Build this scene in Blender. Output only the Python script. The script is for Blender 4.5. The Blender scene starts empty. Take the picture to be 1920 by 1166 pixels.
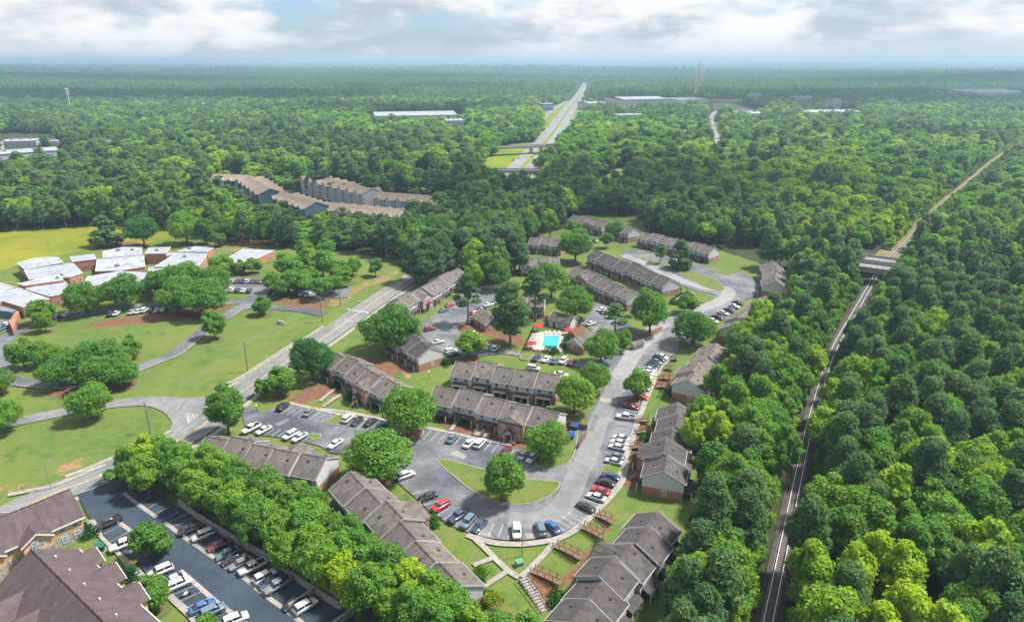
import bpy, bmesh, math, random
import numpy as np
from mathutils import Vector, Matrix, geometry

# ------------------------------------------------------------------ camera, world, sun
SC = bpy.context.scene
COL = SC.collection
CAM_H, FPX, PITCH = 95.0, 1280.0, math.radians(20)
cam_d = bpy.data.cameras.new('camera')
cam_d.sensor_width = 36.0
cam_d.lens = 36.0 * FPX / 1920.0
cam_d.clip_start, cam_d.clip_end = 1.0, 90000.0
cam = bpy.data.objects.new('camera', cam_d)
cam.location = (0, 0, CAM_H)
cam.rotation_euler = (math.radians(90) - PITCH, 0, 0)
COL.objects.link(cam)
SC.camera = cam

SUN_AZ, SUN_EL = math.radians(78), math.radians(57)     # azimuth clockwise from +Y (the view direction)
SUN_STRENGTH, SUN_ANGLE = 4.7, math.radians(7.0)
SKY_STRENGTH = 0.14
EXPOSURE = 1.0
HAZE_D = 0.00017

world = bpy.data.worlds.new('World')
SC.world = world
world.use_nodes = True
wn, wl = world.node_tree.nodes, world.node_tree.links
wn.clear()


def wnode(t, **kw):
    n = wn.new(t)
    for k, v in kw.items():
        setattr(n, k, v)
    return n


def wmath(op, a, b=None, clamp=False):
    n = wnode('ShaderNodeMath', operation=op, use_clamp=clamp)
    for i, v in enumerate((a, b)):
        if v is None:
            continue
        if isinstance(v, (int, float)):
            n.inputs[i].default_value = v
        else:
            wl.new(v, n.inputs[i])
    return n.outputs[0]


sky = wnode('ShaderNodeTexSky', sky_type='NISHITA', sun_disc=False)
sky.sun_elevation, sky.sun_rotation = SUN_EL, SUN_AZ
sky.air_density, sky.dust_density, sky.ozone_density = 1.0, 1.2, 1.5
tc = wnode('ShaderNodeTexCoord')
sep = wnode('ShaderNodeSeparateXYZ')
wl.new(tc.outputs['Generated'], sep.inputs[0])
zz = wmath('MULTIPLY', sep.outputs[2], 2.7)
comb = wnode('ShaderNodeCombineXYZ')
wl.new(sep.outputs[0], comb.inputs[0])
wl.new(sep.outputs[1], comb.inputs[1])
wl.new(zz, comb.inputs[2])


def wnoise(scale, detail, rough, off):
    m = wnode('ShaderNodeMapping')
    m.inputs['Location'].default_value = off
    m.inputs['Scale'].default_value = (1, 1, 1)
    wl.new(comb.outputs[0], m.inputs[0])
    n = wnode('ShaderNodeTexNoise')
    n.inputs['Scale'].default_value = scale
    n.inputs['Detail'].default_value = detail
    n.inputs['Roughness'].default_value = rough
    n.inputs['Distortion'].default_value = 0.1
    wl.new(m.outputs[0], n.inputs['Vector'])
    return n.outputs[0]


def wramp(v, a, b):
    m = wnode('ShaderNodeMapRange', interpolation_type='SMOOTHSTEP')
    m.inputs['From Min'].default_value, m.inputs['From Max'].default_value = a, b
    wl.new(v, m.inputs['Value'])
    return m.outputs[0]


def wmix(f, a, b):
    n = wnode('ShaderNodeMix', data_type='RGBA')
    wl.new(f, n.inputs['Factor'])
    for k, v in (('A', a), ('B', b)):
        s = [i for i in n.inputs if i.name == k and i.type == 'RGBA'][0]
        if isinstance(v, tuple):
            s.default_value = v + (1.0,)
        else:
            wl.new(v, s)
    return [o for o in n.outputs if o.type == 'RGBA'][0]


cover = wramp(wnoise(4.2, 10, 0.56, (5.3, 1.1, 0)), 0.36, 0.49)         # where cloud stands
shade = wramp(wnoise(6.0, 10, 0.60, (8.3, 4.4, 2)), 0.42, 0.62)         # grey undersides
cloud = wmix(shade, (3.7, 3.7, 3.7), (1.95, 2.2, 2.45))
low = wramp(sep.outputs[2], 0.040, -0.005)
cloud = wmix(low, cloud, (3.05, 3.1, 3.15))                              # the layer closes towards the horizon
cov2 = wmath('MAXIMUM', cover, wmath('MULTIPLY', low, 0.9))
tint = wnode('ShaderNodeMix', data_type='RGBA', blend_type='MULTIPLY')
tint.inputs['Factor'].default_value = 1.0
wl.new(sky.outputs[0], [i for i in tint.inputs if i.name == 'A' and i.type == 'RGBA'][0])
[i for i in tint.inputs if i.name == 'B' and i.type == 'RGBA'][0].default_value = (0.44, 0.52, 0.66, 1)
skyc = wmix(cov2, [o for o in tint.outputs if o.type == 'RGBA'][0], cloud)
bg = wnode('ShaderNodeBackground')
bg.inputs['Strength'].default_value = SKY_STRENGTH
wl.new(skyc, bg.inputs['Color'])
wo = wnode('ShaderNodeOutputWorld')
wl.new(bg.outputs[0], wo.inputs['Surface'])

sun_d = bpy.data.lights.new('sun', 'SUN')
sun_d.energy, sun_d.angle, sun_d.color = SUN_STRENGTH, SUN_ANGLE, (1.0, 0.95, 0.86)
sun = bpy.data.objects.new('sun', sun_d)
sun.rotation_euler = Vector((-math.sin(SUN_AZ) * math.cos(SUN_EL), -math.cos(SUN_AZ) * math.cos(SUN_EL),
                             -math.sin(SUN_EL))).to_track_quat('-Z', 'Y').to_euler()
sun.location = (0, 0, 300)
COL.objects.link(sun)
vs = SC.view_settings
vs.view_transform, vs.look, vs.exposure, vs.gamma = 'Standard', 'None', EXPOSURE, 1.0
vs.use_curve_mapping = False
SC.render.engine = 'CYCLES'
cy = SC.cycles
cy.use_denoising = True
cy.max_bounces, cy.diffuse_bounces, cy.glossy_bounces, cy.transmission_bounces = 6, 4, 2, 4
cy.transparent_max_bounces, cy.volume_bounces = 6, 0
cy.caustics_reflective = cy.caustics_refractive = False
cy.use_adaptive_sampling = False

# ------------------------------------------------------------------ photo pixel -> place
ZOOM = {'A': (600, 600, 3.84), 'B': (1000, 600, 3.84), 'C': (300, 700, 4.665), 'D': (600, 850, 3.6904),
        'E': (900, 850, 3.6904), 'F': (0, 860, 3.81), 'G': (300, 860, 3.81), 'S': (0, 380, 3.84), 'R': (400, 450, 3.84),
        'P': (800, 380, 3.84), 'H': (1180, 420, 4.8), 'I': (880, 520, 6.0), 'J': (0, 440, 6.4), 'K': (280, 430, 6.4),
        'L': (380, 280, 4.0), 'M': (0, 560, 3.84), 'N': (1480, 180, 3.068), 'O': (0, 920, 4.7385), 'T': (0, 0, 2.989),
        'U': (640, 0, 2.989), 'V': (1280, 0, 2.989), 'W': (1400, 600, 2.06), '': (0, 0, 1)}


def g(l, x, y, z=0.0):
    """the point at height z seen at pixel (x, y) of crop l of the photograph"""
    a, b, s = ZOOM[l]
    dx, dy = a + x / s - 960.0, 583.0 - (b + y / s)
    d = (dx, FPX * math.cos(PITCH) + dy * math.sin(PITCH), -FPX * math.sin(PITCH) + dy * math.cos(PITCH))
    t = (z - CAM_H) / d[2]
    return Vector((d[0] * t, d[1] * t))


def gs(l, pts, z=0.0):
    return [g(l, x, y, z) for x, y in pts]


def project(X, Y, Zz):
    f = Y * math.cos(PITCH) - (Zz - CAM_H) * math.sin(PITCH)
    u = Y * math.sin(PITCH) + (Zz - CAM_H) * math.cos(PITCH)
    return 960 + FPX * X / f, 583 - FPX * u / f, f


def height_at(p, l, ty):
    a, b, s = ZOOM[l]
    ty = b + ty / s
    lo, hi = 0.0, 60.0
    for _ in range(40):
        m = (lo + hi) / 2
        if project(p[0], p[1], m)[1] > ty:
            lo = m
        else:
            hi = m
    return lo


def terrain(x, y):
    """flat by the camera, low wooded swells far off"""
    r = math.hypot(x, y)
    k = min(max((r - 1500.0) / 3500.0, 0.0), 1.0)
    k = k * k * (3 - 2 * k)
    a = math.sin(x / 830.0 + 1.3) * math.cos(y / 1130.0 + 0.4) + 0.6 * math.sin(x / 390.0 + y / 520.0 + 2.0) \
        + 0.8 * math.sin(y / 2300.0 + x / 3100.0)
    far = min(max((r - 6000.0) / 20000.0, 0.0), 1.0)
    return k * (a * 15.0 + 4.0) + far * 42.0


# ------------------------------------------------------------------ materials
MATS = {}


class NT:
    def __init__(self, name):
        self.m = bpy.data.materials.new(name)
        self.m.use_nodes = True
        self.t = self.m.node_tree
        self.n, self.l = self.t.nodes, self.t.links
        self.b = self.n['Principled BSDF']

    def node(self, t, **kw):
        n = self.n.new(t)
        for k, v in kw.items():
            setattr(n, k, v)
        return n

    def put(self, sock, v):
        if isinstance(v, (int, float)):
            sock.default_value = v
        elif isinstance(v, tuple):
            sock.default_value = v + (1.0,) if len(v) == 3 and sock.type == 'RGBA' else v
        else:
            self.l.new(v, sock)

    def coord(self, scale=(1, 1, 1), rot=0.0, space='Object'):
        if space == 'World':
            src = self.node('ShaderNodeNewGeometry').outputs['Position']
        else:
            src = self.node('ShaderNodeTexCoord').outputs[space]
        m = self.node('ShaderNodeMapping')
        m.inputs['Scale'].default_value = scale
        m.inputs['Rotation'].default_value = (0, 0, rot)
        self.l.new(src, m.inputs[0])
        return m.outputs[0]

    def noise(self, vec, scale, detail=4, rough=0.55, dist=0.0):
        n = self.node('ShaderNodeTexNoise')
        self.put(n.inputs['Vector'], vec)
        self.put(n.inputs['Scale'], scale)
        self.put(n.inputs['Detail'], detail)
        self.put(n.inputs['Roughness'], rough)
        self.put(n.inputs['Distortion'], dist)
        return n.outputs[0]

    def ramp(self, v, a, b, c=0.0, d=1.0):
        m = self.node('ShaderNodeMapRange')
        self.put(m.inputs['Value'], v)
        for k, x in (('From Min', a), ('From Max', b), ('To Min', c), ('To Max', d)):
            m.inputs[k].default_value = x
        return m.outputs[0]

    def math(self, op, a, b=0.0):
        m = self.node('ShaderNodeMath', operation=op)
        self.put(m.inputs[0], a)
        self.put(m.inputs[1], b)
        return m.outputs[0]

    def mix(self, f, a, b, blend='MIX'):
        n = self.node('ShaderNodeMix', data_type='RGBA', blend_type=blend)
        self.put(n.inputs['Factor'], f)
        ca = [i for i in n.inputs if i.name in 'AB' and i.type == 'RGBA']
        self.put(ca[0], a)
        self.put(ca[1], b)
        return [o for o in n.outputs if o.type == 'RGBA'][0]

    def done(self, key, color, rough=0.9, spec=0.25, metal=0.0, bump=None, bstr=0.3, bdist=0.02):
        self.put(self.b.inputs['Base Color'], color)
        self.put(self.b.inputs['Roughness'], rough)
        self.put(self.b.inputs['Specular IOR Level'], spec)
        self.put(self.b.inputs['Metallic'], metal)
        if bump is not None:
            bn = self.node('ShaderNodeBump')
            bn.inputs['Strength'].default_value = bstr
            bn.inputs['Distance'].default_value = bdist
            self.l.new(bump, bn.inputs['Height'])
            self.l.new(bn.outputs[0], self.b.inputs['Normal'])
        MATS[key] = self.m
        return self.m


def mat_noise(key, c1, c2, scale=0.5, rough=0.9, detail=5, lo=0.35, hi=0.65, c3=None, s3=6.0, spec=0.25, space='Object', bump=None, stretch=(1, 1, 1)):
    t = NT(key)
    v = t.coord(stretch, 0, space)
    col = t.mix(t.ramp(t.noise(v, scale, detail), lo, hi), c1, c2)
    if c3:
        col = t.mix(t.ramp(t.noise(v, s3, 3), 0.52, 0.7), col, c3)
    return t.done(key, col, rough, spec, bump=t.noise(v, bump, 3) if bump else None)


def mat_plain(key, c, rough=0.7, spec=0.3, metal=0.0):
    t = NT(key)
    v = t.coord()
    f = t.ramp(t.noise(v, 1.3, 4), 0.3, 0.7)
    col = t.mix(f, tuple(x * 0.88 for x in c), tuple(min(x * 1.08, 0.95) for x in c))
    return t.done(key, col, rough, spec, metal)


# turf: mown lawn with worn and lush patches, mowing bands
t = NT('turf')
v = t.coord(space='World')
big = t.noise(v, 0.035, 5, 0.6)
mid = t.noise(v, 0.35, 5, 0.65)
band = t.node('ShaderNodeTexWave', wave_type='BANDS', bands_direction='X')
t.l.new(t.coord((1, 1, 1), math.radians(38), 'World'), band.inputs['Vector'])
band.inputs['Scale'].default_value = 0.22
band.inputs['Distortion'].default_value = 1.5
c = t.mix(t.ramp(big, 0.35, 0.66), (0.066, 0.135, 0.026), (0.130, 0.175, 0.038))
c = t.mix(t.ramp(mid, 0.42, 0.75), c, (0.165, 0.160, 0.052))
c = t.mix(t.ramp(t.noise(v, 0.11, 6, 0.7), 0.54, 0.70, 0.0, 0.8), c, (0.175, 0.150, 0.062))
c = t.mix(t.ramp(t.noise(v, 0.16, 5, 0.7, 0.5), 0.30, 0.46, 0.75, 0.0), c, (0.040, 0.098, 0.020))
c = t.mix(t.math('MULTIPLY', band.outputs[0], 0.16), c, (0.05, 0.10, 0.018))
fine = t.noise(v, 2.4, 3, 0.7)
c = t.mix(t.ramp(fine, 0.35, 0.75, 0.0, 0.35), c, (0.04, 0.075, 0.016))
t.done('turf', c, 0.95, 0.1, bump=fine, bstr=0.5, bdist=0.08)
# dry meadow: yellow green with bare red earth
t = NT('meadow')
v = t.coord(space='World')
c = t.mix(t.ramp(t.noise(v, 0.03, 5, 0.6), 0.38, 0.62), (0.130, 0.160, 0.014), (0.25, 0.225, 0.020))
c = t.mix(t.ramp(t.noise(t.coord((0.35, 1, 1), 0.2, 'World'), 0.06, 4, 0.6), 0.60, 0.70), c, (0.36, 0.19, 0.075))
c = t.mix(t.ramp(t.noise(v, 0.35, 5, 0.75), 0.35, 0.75, 0.0, 0.75), c, (0.075, 0.12, 0.014))
c = t.mix(t.ramp(t.noise(t.coord((1, .2, 1), .5, 'World'), 0.2, 4, 0.7), 0.5, 0.8, 0.0, 0.5), c, (0.20, 0.17, 0.05))
t.done('meadow', c, 0.95, 0.1)
t = NT('verge')
v = t.coord(space='World')
c = t.mix(t.ramp(t.noise(v, 0.03, 5, 0.6), 0.38, 0.62), (0.10, 0.17, 0.018), (0.20, 0.23, 0.022))
c = t.mix(t.ramp(t.noise(v, 0.25, 4, 0.7), 0.4, 0.8, 0.0, 0.6), c, (0.06, 0.11, 0.016))
t.done('verge', c, 0.95, 0.1)
t = NT('woodland_floor')
v = t.coord(space='World')
c = t.mix(t.ramp(t.noise(v, 0.05, 6, 0.65), 0.35, 0.65), (0.022, 0.040, 0.014), (0.044, 0.055, 0.020))
c = t.mix(t.ramp(t.noise(v, 0.4, 4, 0.7), 0.5, 0.75), c, (0.085, 0.060, 0.034))
t.done('woodland_floor', c, 0.95, 0.1)


def asphalt(key, dark, lite, wear=0.5, stretch=(1, 1, 1), rot=0.0, rough=0.75):
    t = NT(key)
    v = t.coord(space='World')
    vs_ = t.coord(stretch, rot, 'World')
    a = t.noise(vs_, 0.055, 6, 0.62, 0.6)
    b = t.noise(v, 0.5, 5, 0.7)
    c = t.mix(t.ramp(a, 0.5 - wear * 0.2, 0.72 - wear * 0.2), dark, lite)
    c = t.mix(t.ramp(b, 0.35, 0.8, 0.0, 0.55), c, tuple(x * 0.6 for x in dark))
    c = t.mix(t.ramp(t.noise(v, 7.0, 2), 0.45, 0.8, 0.0, 0.3), c, tuple(min(1, x * 1.5) for x in lite))
    vor = t.node('ShaderNodeTexVoronoi', feature='DISTANCE_TO_EDGE')
    vor.inputs['Scale'].default_value = 0.16
    t.put(vor.inputs['Vector'], t.mix(0.12, v, t.noise(v, 0.6, 4)))
    c = t.mix(t.ramp(vor.outputs[0], 0.0, 0.012, 0.55, 0.0), c, tuple(x * 0.45 for x in dark))   # tar-filled cracks
    t.done(key, c, rough, 0.35)


asphalt('asphalt_lot', (0.046, 0.056, 0.074), (0.165, 0.170, 0.182), 0.66)
asphalt('asphalt_road', (0.105, 0.110, 0.124), (0.195, 0.196, 0.202), 0.9)
asphalt('asphalt_new', (0.019, 0.033, 0.051), (0.040, 0.058, 0.082), 0.5)
asphalt('asphalt_pale', (0.130, 0.134, 0.146), (0.24, 0.24, 0.245), 0.9)
mat_noise('concrete', (0.20, 0.185, 0.175), (0.30, 0.28, 0.26), 0.8, 0.85, c3=(0.25, 0.24, 0.22), s3=2.0, space='World')
mat_noise('paint_white', (0.27, 0.275, 0.29), (0.45, 0.45, 0.45), 0.7, 0.7, c3=(0.16, 0.17, 0.19), s3=1.6, space='World')
mat_noise('paint_yellow', (0.70, 0.48, 0.06), (0.78, 0.58, 0.10), 1.5, 0.7, space='World')
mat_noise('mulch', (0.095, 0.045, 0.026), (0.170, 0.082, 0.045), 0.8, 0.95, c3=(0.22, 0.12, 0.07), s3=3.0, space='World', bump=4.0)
t = NT('red_earth')
v = t.coord(space='World')
c = t.mix(t.ramp(t.noise(v, 0.5, 5), 0.35, 0.65), (0.20, 0.115, 0.062), (0.29, 0.175, 0.10))
c = t.mix(t.ramp(t.noise(v, 0.22, 6, 0.7), 0.44, 0.56), c, (0.105, 0.145, 0.036))
t.done('red_earth', c, 0.95, 0.1)
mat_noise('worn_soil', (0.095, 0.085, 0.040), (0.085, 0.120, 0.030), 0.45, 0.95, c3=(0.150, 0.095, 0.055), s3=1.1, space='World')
mat_noise('ballast', (0.040, 0.032, 0.034), (0.080, 0.066, 0.064), 0.7, 0.95, c3=(0.11, 0.09, 0.085), s3=5.0, space='World', bump=8.0)


def shingle(key, c1, c2, c3):
    t = NT(key)
    v = t.coord()
    c = t.mix(t.ramp(t.noise(v, 0.55, 5, 0.6), 0.35, 0.66), c1, c2)
    st = t.noise(t.coord((1.0, 0.22, 0.22)), 1.1, 4, 0.7)                      # weather streaks down the slope
    c = t.mix(t.ramp(st, 0.46, 0.66, 0.0, 0.9), c, c3)
    br = t.node('ShaderNodeTexBrick')
    br.inputs['Scale'].default_value = 1.0
    br.inputs['Brick Width'].default_value, br.inputs['Row Height'].default_value = 0.9, 0.42
    br.inputs['Mortar Size'].default_value = 0.03
    br.inputs['Color1'].default_value, br.inputs['Color2'].default_value = (1, 1, 1, 1), (0.78, 0.78, 0.78, 1)
    br.inputs['Mortar'].default_value = (0.62, 0.62, 0.62, 1)
    t.l.new(t.coord(), br.inputs['Vector'])
    c = t.mix(0.55, c, br.outputs[0], 'MULTIPLY')
    oi = t.node('ShaderNodeObjectInfo')
    c = t.mix(t.math('MULTIPLY', oi.outputs['Random'], 0.45), c, c3)
    t.done(key, c, 0.9, 0.2, bump=br.outputs['Fac'], bstr=0.3, bdist=0.03)


shingle('shingle_grey', (0.125, 0.106, 0.098), (0.205, 0.176, 0.160), (0.076, 0.066, 0.064))
shingle('shingle_dark', (0.074, 0.064, 0.066), (0.130, 0.112, 0.110), (0.048, 0.043, 0.046))
shingle('shingle_tan', (0.27, 0.215, 0.165), (0.36, 0.295, 0.235), (0.19, 0.15, 0.12))
shingle('shingle_brown', (0.098, 0.072, 0.078), (0.135, 0.100, 0.104), (0.070, 0.054, 0.060))


def brick(key, c1, c2, mortar):
    t = NT(key)
    br = t.node('ShaderNodeTexBrick')
    br.inputs['Scale'].default_value = 1.0
    br.inputs['Brick Width'].default_value, br.inputs['Row Height'].default_value = 0.24, 0.085
    br.inputs['Mortar Size'].default_value = 0.01
    for k, x in (('Color1', c1), ('Color2', c2), ('Mortar', mortar)):
        br.inputs[k].default_value = x + (1,)
    m = t.node('ShaderNodeMapping')
    m.inputs['Rotation'].default_value = (math.radians(90), 0, 0)
    t.l.new(t.node('ShaderNodeTexCoord').outputs['Object'], m.inputs[0])
    t.l.new(m.outputs[0], br.inputs['Vector'])
    f = t.ramp(t.noise(t.coord(), 0.7, 4), 0.3, 0.75, 0.0, 0.5)
    t.done(key, t.mix(f, br.outputs[0], tuple(x * 0.7 for x in c1)), 0.9, 0.2)


brick('brick_red', (0.33, 0.135, 0.085), (0.42, 0.19, 0.125), (0.36, 0.29, 0.25))
brick('brick_orange', (0.38, 0.14, 0.080), (0.46, 0.19, 0.11), (0.36, 0.25, 0.19))


def siding(key, c):
    t = NT(key)
    w = t.node('ShaderNodeTexWave', wave_type='BANDS', bands_direction='Z', wave_profile='SAW')
    w.inputs['Scale'].default_value = 1.6
    t.l.new(t.coord(), w.inputs['Vector'])
    d = t.mix(t.math('MULTIPLY', w.outputs[0], 0.2), c, tuple(x * 0.6 for x in c))
    d = t.mix(t.ramp(t.noise(t.coord((1, 1, 0.3)), 0.9, 4), 0.45, 0.8, 0, 0.3), d, tuple(x * 0.72 for x in c))
    t.done(key, d, 0.6, 0.3)


siding('siding_white', (0.50, 0.51, 0.54))
siding('siding_tan', (0.62, 0.40, 0.22))
siding('siding_blue', (0.085, 0.135, 0.21))
siding('siding_pale', (0.42, 0.43, 0.45))
mat_plain('trim_white', (0.62, 0.62, 0.63), 0.5)
mat_plain('trim_aged', (0.38, 0.38, 0.40), 0.6)
mat_noise('membrane', (0.24, 0.26, 0.31), (0.32, 0.34, 0.39), 0.10, 0.7, c3=(0.16, 0.175, 0.21), s3=0.35, spec=0.3)
mat_plain('metal_grey', (0.34, 0.35, 0.37), 0.45, 0.5, 0.6)
mat_plain('metal_dark', (0.06, 0.06, 0.065), 0.5, 0.5, 0.3)
mat_noise('wood_brown', (0.15, 0.085, 0.055), (0.25, 0.155, 0.10), 1.5, 0.85, c3=(0.10, 0.06, 0.045), s3=4.0, stretch=(3, 3, 0.6))
mat_noise('wood_pole', (0.13, 0.10, 0.08), (0.22, 0.18, 0.145), 2.0, 0.9)
mat_noise('stone', (0.24, 0.22, 0.20), (0.40, 0.37, 0.34), 1.4, 0.9, c3=(0.14, 0.13, 0.12), s3=2.6, bump=2.0)
t = NT('glass_dark')
t.done('glass_dark', t.mix(t.ramp(t.noise(t.coord(), 0.8, 2), 0.4, 0.6), (0.012, 0.016, 0.022), (0.05, 0.06, 0.075)), 0.06, 0.6)
t = NT('glass_pale')
t.done('glass_pale', t.mix(t.ramp(t.noise(t.coord(), 0.9, 2), 0.4, 0.6), (0.10, 0.15, 0.20), (0.32, 0.38, 0.43)), 0.08, 0.6)
mat_plain('dark_inside', (0.018, 0.018, 0.02), 0.9)
mat_plain('door_dark', (0.05, 0.03, 0.03), 0.5)
mat_plain('tyre', (0.015, 0.015, 0.016), 0.85)
mat_plain('wheel_alloy', (0.45, 0.46, 0.48), 0.3, 0.5, 0.8)
mat_plain('lamp_clear', (0.75, 0.77, 0.80), 0.1, 0.6)
mat_plain('lamp_red', (0.40, 0.015, 0.015), 0.2, 0.6)
mat_plain('red_fabric', (0.62, 0.025, 0.05), 0.8)
mat_plain('blue_plastic', (0.015, 0.055, 0.26), 0.45)
mat_plain('green_plastic', (0.10, 0.24, 0.14), 0.5)
mat_plain('green_dark', (0.02, 0.10, 0.08), 0.5)
mat_plain('sign_green', (0.005, 0.22, 0.13), 0.5)
mat_plain('yellow_plastic', (0.75, 0.45, 0.02), 0.5)
mat_plain('steel_rail', (0.62, 0.61, 0.62), 0.35, 0.5, 0.25)
mat_noise('tie_wood', (0.13, 0.115, 0.105), (0.26, 0.235, 0.215), 1.5, 0.9)
t = NT('car_paint')
oi = t.node('ShaderNodeObjectInfo')
f = t.ramp(t.noise(t.coord(), 1.5, 3), 0.4, 0.75, 0.0, 0.18)
t.done('car_paint', t.mix(f, oi.outputs['Color'], (0.2, 0.19, 0.18)), 0.22, 0.5)
t.b.inputs['Coat Weight'].default_value = 0.6
t.b.inputs['Coat Roughness'].default_value = 0.06
t = NT('pool_water')
w = t.noise(t.coord(), 1.4, 3, 0.6, 1.0)
t.done('pool_water', t.mix(t.ramp(w, 0.4, 0.62), (0.01, 0.32, 0.50), (0.06, 0.52, 0.66)), 0.06, 0.5, bump=w, bstr=0.15)
mat_noise('pool_deck', (0.33, 0.28, 0.22), (0.42, 0.36, 0.29), 0.9, 0.85, c3=(0.45, 0.38, 0.30), s3=2.2, space='World')
mat_noise('bark', (0.085, 0.062, 0.048), (0.16, 0.125, 0.10), 2.0, 0.95, stretch=(3, 3, 0.5))


def foliage(key, dark, mid, lite, hue_far=0.0):
    """leaf colour: the object's own colour picks the place on the ramp, each clump and leaf differs a little"""
    t = NT(key)
    oi = t.node('ShaderNodeObjectInfo')
    at = t.node('ShaderNodeAttribute', attribute_name='tint')
    sepc = t.node('ShaderNodeSeparateColor')
    t.l.new(oi.outputs['Color'], sepc.inputs[0])
    pn = t.noise(oi.outputs['Location'], 0.006, 3, 0.6)                 # stands of one kind together
    x = t.math('ADD', t.math('MULTIPLY', oi.outputs['Random'], 0.55), t.ramp(pn, 0.35, 0.68, -0.02, 0.55))
    own = sepc.outputs[0]                                              # red channel: 1 = not set, else the tree's own tint
    isset = t.math('LESS_THAN', own, 0.985)
    mx = t.node('ShaderNodeMix', data_type='FLOAT')
    t.put(mx.inputs[0], isset)
    t.put(mx.inputs[2], x)
    t.put(mx.inputs[3], own)
    x = t.math('ADD', mx.outputs[0], t.math('MULTIPLY', t.math('SUBTRACT', at.outputs['Fac'], 0.5), 0.42))
    c = t.mix(t.ramp(x, 0.0, 0.5), dark, mid)
    c = t.mix(t.ramp(x, 0.55, 1.05), c, lite)
    t.put(t.b.inputs['Base Color'], c)
    t.b.inputs['Roughness'].default_value = 0.62
    t.b.inputs['Specular IOR Level'].default_value = 0.12
    tr = t.node('ShaderNodeBsdfTranslucent')
    t.put(tr.inputs[0], t.mix(0.5, c, t.mix(1.0, c, (1.5, 1.5, 0.5), 'MULTIPLY')))
    ms = t.node('ShaderNodeMixShader')
    ms.inputs[0].default_value = 0.45
    t.l.new(t.b.outputs[0], ms.inputs[1])
    t.l.new(tr.outputs[0], ms.inputs[2])
    t.l.new(ms.outputs[0], t.n['Material Output'].inputs['Surface'])
    MATS[key] = t.m


foliage('leaf_broad', (0.056, 0.175, 0.044), (0.165, 0.325, 0.044), (0.370, 0.500, 0.026))
foliage('leaf_pine', (0.070, 0.155, 0.070), (0.120, 0.220, 0.076), (0.180, 0.270, 0.068))
foliage('leaf_shrub', (0.012, 0.075, 0.018), (0.040, 0.140, 0.020), (0.230, 0.300, 0.016))

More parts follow.
